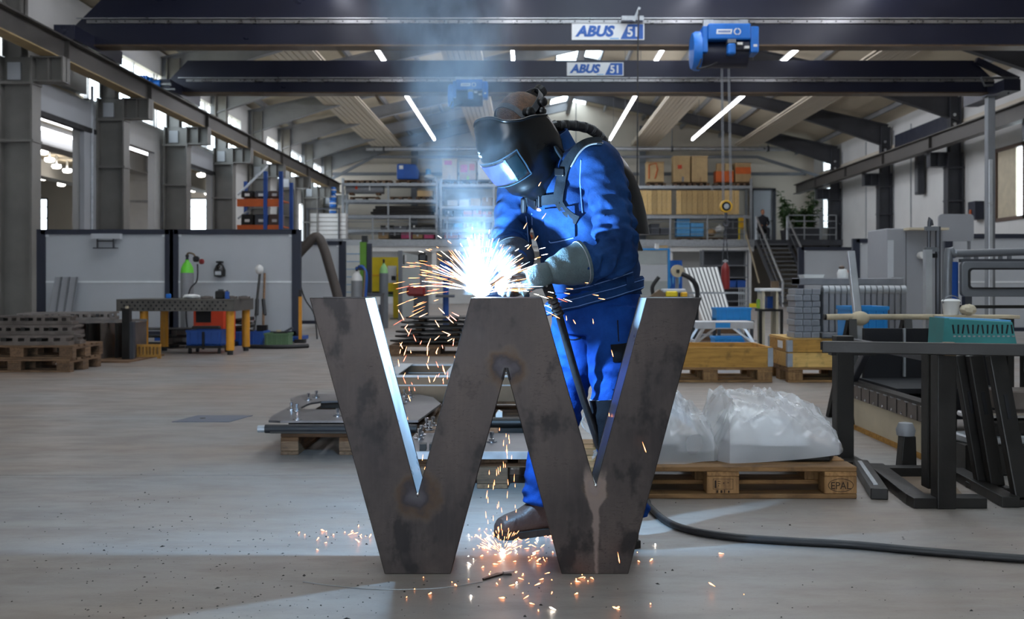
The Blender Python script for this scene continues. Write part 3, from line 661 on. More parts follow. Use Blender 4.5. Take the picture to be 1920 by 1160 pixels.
cbox('carton', 'carton with two red prints on the top rack level', 'carton', 861, 893, 302, 337, 'cardboard', spots=[(-0.42, 0.4, 0.4, 0.4, 'paper_pink'), (0.1, 0.5, 0.3, 0.35, 'orange_red'), (-0.05, 0.0, 0.12, 0.2, 'green_vest')])
for k in range(2): cbox('carton', 'tall white carton on the top rack level, %s' % ('next to the printed cartons' if k == 0 else 'partly behind the mask'), 'carton', 896 + 24 * k, 918 + 24 * k, 299, 337, 'paper_white', lid='panel_grey')
cbox('tool_case', 'wooden case with orange strap loop on the top rack level', 'case', 1213, 1245, 303, 341, 'cardboard_light', lid='cardboard')
MB().tube([P(1217, 335, RD + 0.13), P(1217, 309, RD + 0.13), P(1230, 306, RD + 0.13), P(1233, 318, RD + 0.13), P(1228, 335, RD + 0.13)], 0.03).build('strap_loop', 'orange_rack', bpy.data.objects['tool_case'], world=True)
cbox('carton', 'tall carton with orange mark on the top rack level', 'carton', 1263, 1294, 292, 341, 'cardboard_light', spots=[(-0.25, 0.5, 0.25, 0.15, 'orange_red'), (0.0, 0.0, 0.12, 0.2, 'steel_grey')])
cbox('carton', 'plain tall carton beside the carton with orange mark', 'carton', 1297, 1327, 292, 341, 'cardboard_light', spots=[(0.0, 0.0, 0.1, 0.18, 'cardboard')])
cbox('carton', 'low carton with orange band carrying two small parcels', 'carton', 1343, 1376, 319, 341, 'cardboard_orange', lid='cardboard')
for k in range(2): cbox('parcel', 'small brown parcel on the orange banded carton, %s' % ('left one' if k == 0 else 'right one'), 'parcel', 1345 + 15 * k, 1358 + 14 * k, 306, 318.8, 'cardboard' if k == 0 else 'cardboard_light', dep=0.4)
cbox('carton', 'grey carton with an orange upper half on the top rack level', 'carton', 1379, 1408, 305, 341, 'cardboard', spots=[(-0.5, 0.42, 1.0, 0.35, 'cardboard_orange')])
# second and third levels
t = thing('steel_roll', 'long grey steel roll with an orange label on the left rack', 'roll', P(685, 366, RD + 0.4))
MB().cyl((-0.85, 0, 0.28), (0.85, 0, 0.28), 0.22, n=18).build('roll_body', 'cyl_grey', t, smooth=40); MB().box(-0.42, -0.32, -0.235, -0.2, 0.25, 0.4).build('label_mark', 'orange_red', t); MB().box(0.2, 0.26, -0.235, -0.2, 0.2, 0.45).build('strap', 'paper_white', t)
MB().box(-0.7, -0.5, -0.2, 0.2, 0, 0.1).box(0.5, 0.7, -0.2, 0.2, 0, 0.1).build('cradle', 'old_wood_y', t)
strut(658, 712, 374, 'pallet under the long steel roll'); strut(733, 772, 374, 'bare pallet on the second left rack level'); strut(781, 812, 374, 'pallet under the low carton on the left rack')
cbox('carton', 'low carton on the second level of the left rack', 'carton', 782, 811, 357, 368, 'cardboard_light')
t = thing('profile_bundle', 'bundle of long black steel profiles on the left rack', 'steel profiles', P(757, 403, RD + 0.4))
for i in range(5):
    for j in range(3): bp('profile', 'black_steel', t, (0.1 * (j - 1) + 0.03 * i, -0.3 + 0.14 * i, 0.07 + 0.13 * j), (2.7, 0.12, 0.12))
def goods(px0, px1, py, mats, hmax, labbase, seed, n):
    rnd = random.Random(seed); x = px0; k = 0
    w = (px1 - px0) / n
    for k in range(n):
        h = hmax * rnd.uniform(0.55, 1.0); m = rnd.choice(mats)
        cbox('stock_box', '%s, %s from the left' % (labbase, ordinal(k)), 'box', px0 + w * k + 1, px0 + w * (k + 1) - 1, py - h, py, m, tape=rnd.choice([None, 'paper_white']), group=labbase)
goods(838, 924, 386, ['cardboard_light', 'cardboard', 'paper_white'], 17, 'small carton on the second level of the rack behind the smoke', 3, 4)
goods(930, 1000, 386, ['cardboard_light', 'fresh_wood'], 15, 'pale carton on the second level beside the mask', 4, 2)
goods(832, 922, 406, ['cardboard_orange', 'cardboard', 'steel_dark'], 13, 'flat box on the third level of the rack behind the smoke', 5, 5)
goods(928, 1000, 406, ['cardboard_light', 'steel_dark', 'fresh_wood'], 13, 'flat box on the third level next to the sleeve', 6, 3)
goods(832, 922, 430, ['blue_light', 'cardboard', 'paper_white', 'steel_dark'], 18, 'box low on the rack behind the smoke', 8, 5)
goods(930, 1002, 430, ['cardboard', 'deep_blue'], 18, 'box low on the rack beside the dark sleeve', 9, 3)
goods(708, 815, 447, ['steel_dark', 'black_steel', 'paper_pink', 'cardboard'], 14, 'dark box at deck level under the left rack', 10, 5)
goods(832, 1000, 447, ['cardboard', 'steel_dark', 'cardboard_orange'], 14, 'brown box at deck level behind the smoke', 11, 6)
goods(712, 815, 430, ['steel_dark', 'green_crate', 'black_steel'], 10, 'dark low crate on the fourth level of the left rack', 12, 4)
goods(1182, 1256, 440, ['cardboard', 'paper_pink', 'steel_dark'], 22, 'brown stock box at deck level left of the blue cartons', 13, 4)
# blond wood panels, blue cartons and the rest of the right rack
for k, (a, c) in enumerate(((1186, 1259), (1268, 1386))):
    x0, x1 = PX(a, RD - 0.1), PX(c, RD - 0.1); z0, z1 = PZ(402, RD), PZ(357, RD)
    t = thing('plank_wall', 'blond plank wall section on the right rack, %s' % ('the narrower one beside the backpack' if k == 0 else 'the wider one behind the yellow hook'), 'plank wall', ((x0 + x1) / 2, RD - 0.1, z0))
    n = 8 if k == 0 else 12; w = (x1 - x0) / n
    for i in range(n): bp('plank', 'board_wood', t, (-(x1 - x0) / 2 + w * (i + 0.5), 0, (z1 - z0) / 2), (w - 0.012, 0.05, z1 - z0), bev=0.006)
    bp('back_rail', 'crate_wood', t, (0, 0.05, 0.2), (x1 - x0, 0.04, 0.12)); bp('back_rail', 'crate_wood', t, (0, 0.05, z1 - z0 - 0.2), (x1 - x0, 0.04, 0.12))
for k in range(3):
    for j in range(2):
        h = 11.5 if j == 0 else 8.5
        cbox('blue_carton', 'light blue carton on the right rack, %s layer of the %s stack' % (ordinal(k), 'taller' if j == 0 else 'lower'), 'carton', 1269 + 26 * j, 1293.5 + 26 * j, 443 - h * (k + 1) + 0.4, 443 - h * k, 'blue_light', dep=0.6, lid='blue_light')
mpallet(PX(1295, RD + 0.4), RD + 0.4, MZ, 1.25, 'pallet below the light blue cartons', 'pallets under the racked goods')
for k, (a, c, y0, m, l) in enumerate(((1324, 1342, 420, 'cardboard', 'brown sack pile right of the blue cartons'), (1341, 1358, 426, 'paper_white', 'white bag lying beside the brown sack pile'))):
    t = thing('sack', l, 'sack', P((a + c) / 2, 443 if k == 0 else 436, RD + 0.3 - 0.3 * k))
    w = (c - a) * RD / F / 2
    MB().ball((0, 0, w * 0.75), (w, 0.35, w * 0.75), 14, 10).build('sack_body', m, t, smooth=60); MB().cyl((0, 0, w * 1.4), (0.03, 0, w * 1.6), 0.05, 0.09).build('tied_neck', m, t)
mpallet(PX(1341, RD + 0.4), RD + 0.4, MZ, 0.95, 'pallet below the brown sack pile', 'pallets under the racked goods')
cbox('dark_chest', 'dark grey chest at the right end of the rack', 'chest', 1362, 1386, 412, 447, 'steel_dark', tape='steel_grey')
# left part of the mezzanine
t = thing('slatted_cabinet', 'white slatted cabinet at the left end of the mezzanine', 'cabinet', P(617, 448, 44.0))
x0, x1, z1 = PX(584, 44) - PX(617, 44), PX(651, 44) - PX(617, 44), PZ(400, 44) - PZ(448, 44)
for k in range(6): bp('slat', 'white_paint', t, (0, 0, z1 * (k + 0.5) / 6), (x1 - x0, 0.5, z1 / 6 - 0.02), bev=0.01)
bp('post', 'steel_dark', t, (x1 - 0.3, -0.3, z1 * 0.55), (0.06, 0.06, z1 * 1.25)); bp('post', 'steel_dark', t, (x0 - 0.1, -0.3, z1 * 0.55), (0.06, 0.06, z1 * 1.25)); bp('rail', 'steel_dark', t, (-0.2, -0.3, z1 * 1.17), (x1 - x0 - 0.1, 0.06, 0.06))
t.location.z = MZ
mez2 = struct(MB().box(PX(570, 43.6), PX(655, 43.6), 43.5, MY - 0.13, MZ - 0.1, MZ - 0.001).build('floor', 'steel_grey'))
bp('support_post', 'steel_dark', mez2, (PX(575, 43.6), 43.7, (MZ - 0.1) / 2), (0.15, 0.15, MZ - 0.1)); bp('support_post', 'steel_dark', mez2, (PX(650, 43.6), 43.7, (MZ - 0.1) / 2), (0.15, 0.15, MZ - 0.1))
for k in range(4):
    t = thing('blue_drum', 'small blue drum stacked above the slatted cabinet, %s from the bottom' % ordinal(k), 'drum', (PX(624, 44), 44.0, MZ + z1 + 0.29 * k))
    MB().lathe([(0.03, 0), (0.14, 0), (0.15, 0.05), (0.15, 0.22), (0.14, 0.26), (0.05, 0.288)], n=14).build('drum_body', 'hoist_blue', t, smooth=40); MB().lathe([(0.15, 0.12), (0.155, 0.13), (0.155, 0.17), (0.15, 0.18)], n=14).build('band', 'paper_white', t)
# back door, stairs, seated person, plants
dr = struct(MB().box(PX(1408, 48.9), PX(1412, 48.9), 48.8, YB, MZ, 5.5).box(PX(1449, 48.9), PX(1454, 48.9), 48.8, YB, MZ, 5.5).box(PX(1408, 48.9), PX(1454, 48.9), 48.8, YB, 5.4, 5.5).build('door_1', 'steel_dark'))
bp('door_leaf', 'panel_grey', dr, (PX(1430.5, 48.9), 48.93, (MZ + 5.4) / 2), (PX(1449, 48.9) - PX(1412, 48.9), 0.06, 5.4 - MZ)); bp('door_handle', 'chrome', dr, (PX(1446, 48.9), 48.86, MZ + 1.1), (0.14, 0.06, 0.03))
SX0, SX1 = 10.1, 11.45
struct(MB().box(10.1, XR, 44.5, YB, MZ - 0.25, MZ).build('floor', 'steel_dark'))
st = thing('steel_staircase', 'dark steel staircase with pipe handrails climbing to the mezzanine', 'stairs', (10.8, 41, 0))
NS = 14
for k in range(NS):
    z = MZ * (k + 1) / (NS + 1); y = 40.2 + 4.3 * k / NS
    MB().box(SX0 + 0.04, SX1 - 0.04, y, y + 0.26, z - 0.03, z).box(SX0 + 0.04, SX1 - 0.04, y - 0.005, y + 0.002, z - 0.05, z).build('tread', 'steel_grey', st, world=True)
for x in (SX0, SX1):
    MB().bar((x, 39.9, 0.05), (x, 44.5, MZ - 0.1), 0.06, 0.24).build('stringer', 'steel_dark', st, world=True)
    MB().tube([(x, 39.9, 0.0), (x, 39.95, 1.0), (x, 44.5, MZ + 1.0), (x, 44.5, MZ)], 0.045).build('handrail', 'alu', st, world=True)
    MB().tube([(x, 40.0, 0.5), (x, 44.5, MZ + 0.5)], 0.02).build('knee_rail', 'steel_grey', st, world=True)
gr2 = thing('guard_rail', 'grey guard rail in front of the green plants', 'railing', (12.3, 44.6, MZ))
for k in range(4): MB().box(11.5 + 0.7 * k, 11.55 + 0.7 * k, 44.55, 44.6, MZ, MZ + 1.1).build('post', 'galva', gr2, world=True)
for z in (0.2, 0.5, 0.8, 1.06): MB().box(11.5, 13.65, 44.55, 44.59, MZ + z, MZ + z + 0.04).build('rail_bar', 'galva', gr2, world=True)
def plant(x, y, h, label, seed):
    rnd = random.Random(seed); t = thing('potted_plant', label, 'plant', (x, y, MZ))
    MB().lathe([(0.02, 0), (0.2, 0), (0.26, 0.45), (0.23, 0.45), (0.2, 0.4)], n=14).build('pot', 'plant_pot', t)
    mb = MB(); lf = MB()
    for k in range(13):
        a = rnd.uniform(0, 2 * PI); rr = rnd.uniform(0.05, 0.36); top = V((rr * math.cos(a), rr * math.sin(a), h * rnd.uniform(0.6, 1)))
        mid = V((top.x * 0.3, top.y * 0.3, top.z * 0.55)); mb.tube(bez([(0, 0, 0.4), mid, top], 4), 0.014, 5)
        for j in range(26):
            c = mid.lerp(top, rnd.uniform(-0.4, 1.1)); az = rnd.uniform(0, 2 * PI); L = rnd.uniform(0.2, 0.36); el = rnd.uniform(-0.5, 0.5)
            u = V((math.cos(az) * math.cos(el), math.sin(az) * math.cos(el), math.sin(el))); w = V((-math.sin(az), math.cos(az), 0)) * L * 0.2
            lf.add([c, c + u * L * 0.45 + w, c + u * L - V((0, 0, 0.06)), c + u * L * 0.45 - w], [(0, 1, 2), (0, 2, 3)])
    mb.build('stem', 'green_crate', t); o = lf.build('foliage', 'leaf_green', t); o['kind'] = 'stuff'
for k, (x, h) in enumerate(((11.6, 2.1), (12.15, 1.6), (12.7, 2.2))): plant(x, 45.3, h, 'leafy green potted plant behind the upper guard rail, %s from the stairs' % ordinal(k), k)
t = thing('planter_screen', 'dark planter trough in front of the plants', 'planter', (12.6, 44.85, MZ))
for k in range(6): bp('slat', 'steel_dark', t, (-0.4, -0.1, 0.06 + 0.09 * k), (1.5, 0.03, 0.07))
bp('trough', 'plant_pot', t, (-0.4, 0.05, 0.25), (1.5, 0.26, 0.5))
# seated person far back
t = thing('person', 'distant person in dark clothes sitting in front of the grey door', 'person', (PX(1430, 45.2), 45.2, MZ))
def skinbody(name, verts, edges, mat, parent, sub=2):
    me = bpy.data.meshes.new(name); me.from_pydata([v[:3] for v in verts], edges, []); o = bpy.data.objects.new(name, me); COL.objects.link(o)
    sm = o.modifiers.new('skin', 'SKIN'); 
    for i, v in enumerate(verts): me.skin_vertices[0].data[i].radius = (v[3], v[3] if len(v) < 5 else v[4])
    me.skin_vertices[0].data[0].use_root = True
    s = o.modifiers.new('sub', 'SUBSURF'); s.levels = sub; s.render_levels = sub
    bpy.context.view_layer.update(); m2 = bpy.data.meshes.new_from_object(o.evaluated_get(bpy.context.evaluated_depsgraph_get()))
    bpy.data.objects.remove(o); m2.materials.clear(); m2.materials.append(MATS[mat]); m2.polygons.foreach_set('use_smooth', [True] * len(m2.polygons))
    o = bpy.data.objects.new(name, m2); COL.objects.link(o); o.parent = parent
    return o
pm('dark_cloth', '#22242b', 0.85, 0, 0.2, 20)
skinbody('body', [(0, 0, 0.5, 0.15), (0, 0, 0.75, 0.16), (0, 0, 0.98, 0.17), (0, 0, 1.1, 0.07), (0, 0, 1.15, 0.06),
    (0.2, 0, 0.98, 0.07), (0.27, -0.05, 0.75, 0.055), (0.14, -0.3, 0.66, 0.045), (-0.2, 0, 0.98, 0.07), (-0.27, -0.05, 0.75, 0.055), (-0.14, -0.3, 0.66, 0.045),
    (0.12, -0.05, 0.48, 0.1), (0.15, -0.45, 0.5, 0.08), (0.15, -0.48, 0.1, 0.055), (0.15, -0.6, 0.05, 0.05), (-0.12, -0.05, 0.48, 0.1), (-0.15, -0.45, 0.5, 0.08), (-0.15, -0.48, 0.1, 0.055), (-0.15, -0.6, 0.05, 0.05)],
    [(0, 1), (1, 2), (2, 3), (3, 4), (2, 5), (5, 6), (6, 7), (2, 8), (8, 9), (9, 10), (0, 11), (11, 12), (12, 13), (13, 14), (0, 15), (15, 16), (16, 17), (17, 18)], 'dark_cloth', t)
MB().ball((0, -0.02, 1.25), (0.08, 0.1, 0.12), 12, 8).build('head', 'skin', t, smooth=60); MB().ball((0, 0.015, 1.29), (0.085, 0.1, 0.1), 12, 8).build('hair', 'hair', t, smooth=60)
for s in (-1, 1): MB().ball((s * 0.11, -0.34, 0.65), (0.035, 0.06, 0.03), 8, 6).build('hand', 'skin', t, smooth=60)
t = thing('chair', 'black chair under the distant seated person', 'chair', (PX(1430, 45.3), 45.3, MZ))
bp('seat', 'black_plastic', t, (0, -0.05, 0.33), (0.5, 0.5, 0.06)); bp('backrest', 'black_plastic', t, (0, 0.25, 0.6), (0.5, 0.05, 0.5))
for sx in (-1, 1):
    for sy in (-1, 1): bp('leg', 'black_plastic', t, (0.22 * sx, -0.05 + 0.22 * sy, 0.15), (0.04, 0.04, 0.3))
t = thing('yellow_gate', 'yellow swing gate at the top of the stairs', 'gate', (PX(1391, 45.1), 45.1, MZ))
bp('gate_post', 'yellow_paint', t, (-0.12, 0, 0.5), (0.06, 0.06, 1.0)); bp('gate_post', 'yellow_paint', t, (0.14, 0, 0.45), (0.06, 0.06, 0.9)); bp('gate_panel', 'hook_yellow', t, (0, 0, 0.75), (0.24, 0.04, 0.5))
MB().bar((0.15, -0.02, 0.4), (0.5, -1.2, -1.9), 0.05).build('brace', 'beige_foam', t)

# ------------------------------------------------------------------ under the mezzanine
def floor_y(d): return VY + F * CH / d
t = thing('yellow_bench', 'yellow workbench board below the mezzanine', 'bench', (PX(716, 30), 30, 0))
w = PX(748, 30) - PX(684, 30)
MB().box(-w / 2, w / 2, 0, 0.05, 0.62, PZ(482, 30)).build('back_board', 'yellow_paint', t); MB().box(-w / 2, w / 2, -0.6, 0.0, 0.55, 0.62).build('bench_top', 'green_crate', t)
for s in (-1, 1): MB().box(s * (w / 2 - 0.05) - 0.05, s * (w / 2 - 0.05) + 0.05, -0.55, 0, 0, 0.55).build('leg', 'yellow_paint', t)
MB().box(-w / 2, w / 2, -0.02, 0, 1.15, 1.2).build('seam', 'hook_yellow', t); MB().box(-w / 2 + 0.1, w / 2 - 0.1, -0.5, -0.1, 0.62, 0.7).build('tray', 'black_steel', t)
t = thing('yellow_post', 'yellow safety post in front of the grey sliding door', 'post', (PX(743, 27), 27, 0)); bp('post', 'yellow_paint', t, (0, 0, 0.5), (0.14, 0.14, 1.0)); bp('base_plate', 'steel_dark', t, (0, 0, 0.01), (0.3, 0.3, 0.02)); bp('socket_box', 'paper_white', t, (-0.1, -0.08, 1.18), (0.22, 0.12, 0.45)); bp('socket', 'black_plastic', t, (-0.05, -0.15, 1.08), (0.12, 0.03, 0.12))
t = thing('sliding_door', 'grey metal sliding door leaf standing open under the mezzanine', 'door', (PX(751, 26), 26, 0))
a = V((0, 0, 0)); e = V((PX(791, 30.5) - PX(751, 26), 4.5, 0)); mb = MB()
mb.bar(a + V((0, 0, 0.9)), e + V((0, 0, 0.9)), 0.06, 1.7); mb.build('door_leaf', 'door_grey', t); MB().bar((0, -0.03, 0), (0, -0.03, 1.78), 0.1).build('edge_profile', 'steel_grey', t); bp('handle', 'black_plastic', t, (0.07, 0.15, 1.55), (0.03, 0.05, 0.25)); bp('sticker', 'paper_white', t, (0.09, 0.3, 1.6), (0.02, 0.2, 0.16))
def gas_cyl(px, d, r, h, body, top, label, cap='black_plastic', z=0.0):
    t = thing('gas_cylinder', label, 'gas cylinder', (PX(px, d), d, z))
    MB().lathe([(0.02, 0), (r, 0.0), (r, h * 0.82)], n=18).build('cylinder_body', body, t, smooth=40)
    MB().lathe([(r, h * 0.82), (r * 0.9, h * 0.88), (r * 0.55, h * 0.93), (r * 0.3, h * 0.95), (r * 0.3, h * 0.97)], n=18).build('shoulder', top, t, smooth=60)
    MB().cyl((0, 0, h * 0.97), (0, 0, h + 0.02), r * 0.22).ball((0, 0, h + 0.02), r * 0.3, 8, 6).build('valve', cap, t)
    return t
gas_cyl(719.5, 21.6, 0.095, 1.42, 'cyl_dark', 'green_pale', 'grey gas cylinder with pale green shoulder in front of the yellow bench')
g = gas_cyl(669, 19.5, 0.11, 1.22, 'cyl_grey', 'white_paint', 'short light grey gas cylinder with white shoulder beside the chart board')
MB().tube(bez([(0, -0.02, 1.23), (0.12, -0.1, 1.27), (0.2, -0.1, 1.1), (0.18, -0.1, 0.6), (0.24, -0.1, 0.2)], 6), 0.03).build('gas_hose', 'deep_blue', g); MB().tube(bez([(0, -0.02, 1.23), (0.16, -0.1, 1.24), (0.16, -0.1, 0.9), (0.12, -0.1, 0.4)], 6), 0.03).build('welding_hose', 'brown_steel', g)
bp('gauge', 'black_plastic', g, (0.1, -0.06, 1.25), (0.12, 0.06, 0.1))
t = thing('chart_board', 'white wall chart board with blue edge and green post', 'board', (PX(663, 22.5), 22.5, 0))
bp('panel', 'paper_white', t, (0, 0, 1.15), (0.42, 0.03, 1.3)); bp('edge', 'crate_blue', t, (0.23, 0, 1.15), (0.04, 0.04, 1.3)); bp('header', 'panel_grey', t, (0.02, 0, 1.85), (0.5, 0.05, 0.12))
for k in range(6): bp('ruled_line', 'blue_light', t, (-0.02, -0.02, 0.75 + 0.17 * k), (0.34, 0.006, 0.012))
bp('leg', 'steel_dark', t, (-0.15, 0, 0.25), (0.04, 0.04, 0.5)); bp('leg', 'steel_dark', t, (0.15, 0, 0.25), (0.04, 0.04, 0.5))
t = thing('clamp_post', 'green and black post beside the chart board', 'post', (PX(684, 21.8), 21.8, 0)); bp('green_column', 'green_post', t, (-0.03, 0, 0.92), (0.14, 0.1, 1.84)); bp('black_column', 'frame_navy', t, (0.1, 0, 0.9), (0.1, 0.1, 1.8)); bp('head', 'black_plastic', t, (0, 0, 1.9), (0.12, 0.12, 0.14)); bp('base_plate', 'steel_dark', t, (0.03, 0, 0.01), (0.4, 0.4, 0.02))
t = thing('paper_tray_table', 'small dark bench with a white tray near the grey cylinders', 'bench', (PX(700, 20.8), 20.8, 0)); bp('top', 'steel_dark', t, (0, 0, 0.72), (0.4, 0.4, 0.06)); bp('tray', 'paper_white', t, (0.02, -0.19, 0.6), (0.3, 0.04, 0.16))
for sx in (-1, 1): bp('leg', 'steel_dark', t, (0.16 * sx, 0, 0.345), (0.05, 0.35, 0.69))
# blue machinery behind the arc
t = thing('blue_machine', 'blue machine cabinet with a white stripe behind the arc', 'machine', (PX(925, 24), 24, 0))
bp('cabinet', 'hoist_blue', t, (0, 0, 0.9), (0.62, 0.6, 1.76), bev=0.02); bp('stripe', 'paper_white', t, (0, -0.305, 1.62), (0.5, 0.02, 0.08)); bp('door_panel', 'deep_blue', t, (0, -0.31, 0.7), (0.5, 0.02, 1.2)); bp('plinth', 'black_steel', t, (0, 0, 0.01), (0.66, 0.62, 0.02))
t = thing('drill_stand', 'dark blue drill press column behind the sparks', 'machine', (PX(836, 20), 20, 0))
MB().cyl((0, 0, 0), (0, 0, 1.35), 0.06).build('column', 'deep_blue', t); bp('head', 'deep_blue', t, (0.0, -0.1, 1.2), (0.2, 0.45, 0.36), bev=0.03); bp('table', 'steel_dark', t, (0, -0.15, 0.7), (0.35, 0.35, 0.05)); bp('base', 'black_steel', t, (0, -0.1, 0.04), (0.4, 0.5, 0.08)); bp('motor', 'girder_navy', t, (0.02, 0.2, 1.3), (0.18, 0.2, 0.3), bev=0.02)
t = thing('grinder_stand', 'dark machine stand with a red hood behind the falling sparks', 'machine', (PX(790, 22), 22, 0))
bp('pedestal', 'steel_dark', t, (0, 0, 0.35), (0.3, 0.3, 0.7), bev=0.02); bp('hood', 'red_paint', t, (-0.1, -0.1, 0.78), (0.4, 0.3, 0.22), bev=0.05); bp('column', 'steel_grey', t, (0.05, 0.1, 1.0), (0.16, 0.16, 0.9), bev=0.02); bp('lamp_head', 'black_plastic', t, (0.03, 0.05, 1.5), (0.2, 0.2, 0.2), bev=0.04)
# right of the welder
t = thing('blue_framed_door', 'white sliding partition with a bright blue frame below the mezzanine', 'partition', (PX(1222, 33), 33, 0))
w = PX(1254, 33) - PX(1190, 33); zt = PZ(467, 33)
for k in range(4): bp('panel', 'door_grey' if k % 2 else 'panel_grey', t, (0, 0, zt * (k + 0.5) / 4), (w - 0.1, 0.04, zt / 4 - 0.012))
for s in (-1, 1): bp('frame_post', 'crate_blue', t, (s * w / 2, 0, zt / 2), (0.07, 0.08, zt))
bp('frame_head', 'crate_blue', t, (0, 0, zt), (w + 0.07, 0.08, 0.06))
cbox('wood_carton', 'brown carton lying on top of the blue framed partition', 'carton', 1234, 1252, 460, 466.6, 'cardboard_light', d=33.1, dep=0.3); cbox('paper_folder', 'white folder leaning on the carton above the blue framed partition', 'folder', 1228, 1236, 456, 466.6, 'paper_white', d=32.95, dep=0.12)
t = thing('blue_poster', 'blue wall poster with pale figures right of the blue framed partition', 'poster', (PX(1266, 34), 34, PZ(546, 34)))
w = PX(1279, 34) - PX(1253, 34); h = PZ(491, 34) - PZ(546, 34)
bp('sheet', 'sign_blue', t, (0, 0, h / 2), (w, 0.03, h))
for k in range(4): MB().ball((-w / 2 + 0.06 + 0.1 * k, -0.015, h * (0.25 + 0.1 * (k % 2))), (0.03, 0.008, 0.16), 8, 6).build('figure', 'blue_light', t)
bp('stand', 'black_steel', t, (0, 0.05, -0.26), (w, 0.04, 0.92))
t.location.z = 0.72
t = thing('steel_shelf', 'open grey steel shelf standing below the stairs', 'shelf', (PX(1360, 38), 38, 0))
w = PX(1402, 38) - PX(1318, 38); zt = PZ(468, 38)
for sx in (-1, 1):
    for sy in (0, 0.5): bp('upright', 'steel_grey', t, (sx * w / 2, sy, zt / 2), (0.06, 0.06, zt))
for z in (0.25, 0.75, 1.15, 1.6, zt - 0.03): bp('shelf_board', 'steel_grey', t, (0, 0.25, z), (w, 0.55, 0.04))
bp('back_panel', 'steel_dark', t, (0, 0.53, zt / 2), (w, 0.02, zt - 0.1))
for k in range(3):
    bb = thing('blue_bin', 'dark blue bin on the low board of the steel shelf, %s from the left' % ordinal(k), 'bin', (PX(1360, 38) - 0.1 + 0.36 * k, 38.2, 0.77)); bp('bin_body', 'deep_blue', bb, (0, 0, 0.13), (0.32, 0.35, 0.26), bev=0.02); bp('rim', 'rack_blue', bb, (0, 0, 0.26), (0.34, 0.37, 0.03))
t = thing('steel_sheets', 'white trapezoid metal sheets with dark grooves leaning upright', 'metal sheet', (PX(1330, 17), 17, 0))
A, B, C2, D2 = P(1283, 502, 17.3), P(1347, 500, 17.3), P(1375, 600, 16.8), P(1318, 600, 16.8)
org = V(t.location); nrib = 9
for k in range(nrib):
    f0, f1 = k / nrib, (k + 0.62) / nrib
    q = [A.lerp(B, f0), A.lerp(B, f1), D2.lerp(C2, f1), D2.lerp(C2, f0)]
    f2 = (k + 1) / nrib
    q2 = [A.lerp(B, f1), A.lerp(B, f2), D2.lerp(C2, f2), D2.lerp(C2, f1)]
    for qq, nm, mt, dy in ((q, 'rib', 'paper_white', 0.0), (q2, 'groove', 'steel_dark', 0.04)):
        vs = [p + V((0, dy, 0)) for p in qq] + [p + V((0, dy + 0.03, 0)) for p in qq]
        MB().add([v - org for v in vs], [(0, 1, 2, 3), (7, 6, 5, 4), (0, 4, 5, 1), (1, 5, 6, 2), (2, 6, 7, 3), (3, 7, 4, 0)]).build(nm, mt, t)
bp('foot_block', 'old_wood_x', t, (0.1, -0.15, D2.z / 2), (0.7, 0.3, max(0.05, D2.z)))
t = thing('fume_arm', 'black curved fume extraction arm behind the right arm of the letter', 'extraction arm', (PX(1300, 15), 15, 0))
MB().tube(bez([P(1278, 513, 15) - V(t.location), P(1295, 522, 15) - V(t.location), P(1307, 540, 15) - V(t.location), P(1306, 575, 15) - V(t.location), V((0.02, 0, 0.05))], 6), [0.035] * 25).build('duct', 'black_rubber', t); bp('base', 'steel_dark', t, (0, 0, 0.03), (0.4, 0.4, 0.06))
t = thing('cable_reel', 'round beige cable reel on a stand', 'reel', (PX(1270, 16), 16, 0)); MB().lathe([(0.02, -0.05), (0.1, -0.05), (0.1, 0.05), (0.02, 0.05)], c=(0, 0, PZ(508, 16)), ax='y', n=16).build('reel_disc', 'beige_foam', t, smooth=30); bp('stand', 'steel_grey', t, (0, 0.04, 0.52), (0.05, 0.05, 1.04)); bp('hub', 'black_steel', t, (0, -0.06, PZ(508, 16)), (0.05, 0.03, 0.05)); bp('base', 'steel_dark', t, (0, 0, 0.02), (0.3, 0.3, 0.04))
t = thing('tool_bench', 'cluttered low bench with lamps and yellow tools behind the letter', 'bench', (PX(1260, 15.5), 15.5, 0))
bp('top', 'steel_dark', t, (0, 0, 0.72), (0.8, 0.5, 0.05)); 
for sx in (-1, 1): bp('leg', 'steel_dark', t, (0.35 * sx, 0, 0.35), (0.05, 0.4, 0.7))
for nm, mt, c, sz in (('lamp_shade', 'panel_grey', (0.02, 0, 0.84), (0.36, 0.2, 0.06)), ('yellow_box', 'yellow_paint', (-0.02, -0.05, 0.79), (0.18, 0.15, 0.09)), ('orange_box', 'hook_yellow', (0.17, -0.08, 0.78), (0.1, 0.1, 0.08))): bp(nm, mt, t, c, sz, bev=0.015)
MB().tube(bez([(-0.28, 0, 0.75), (-0.3, 0, 0.9), (-0.2, 0, 1.05)], 4), 0.03).build('black_lever', 'black_rubber', t); MB().prism([(-0.36, 0.75), (-0.05, 0.75), (-0.2, 0.86)], -0.1, 0.1).build('red_tool', 'brown_steel', t)
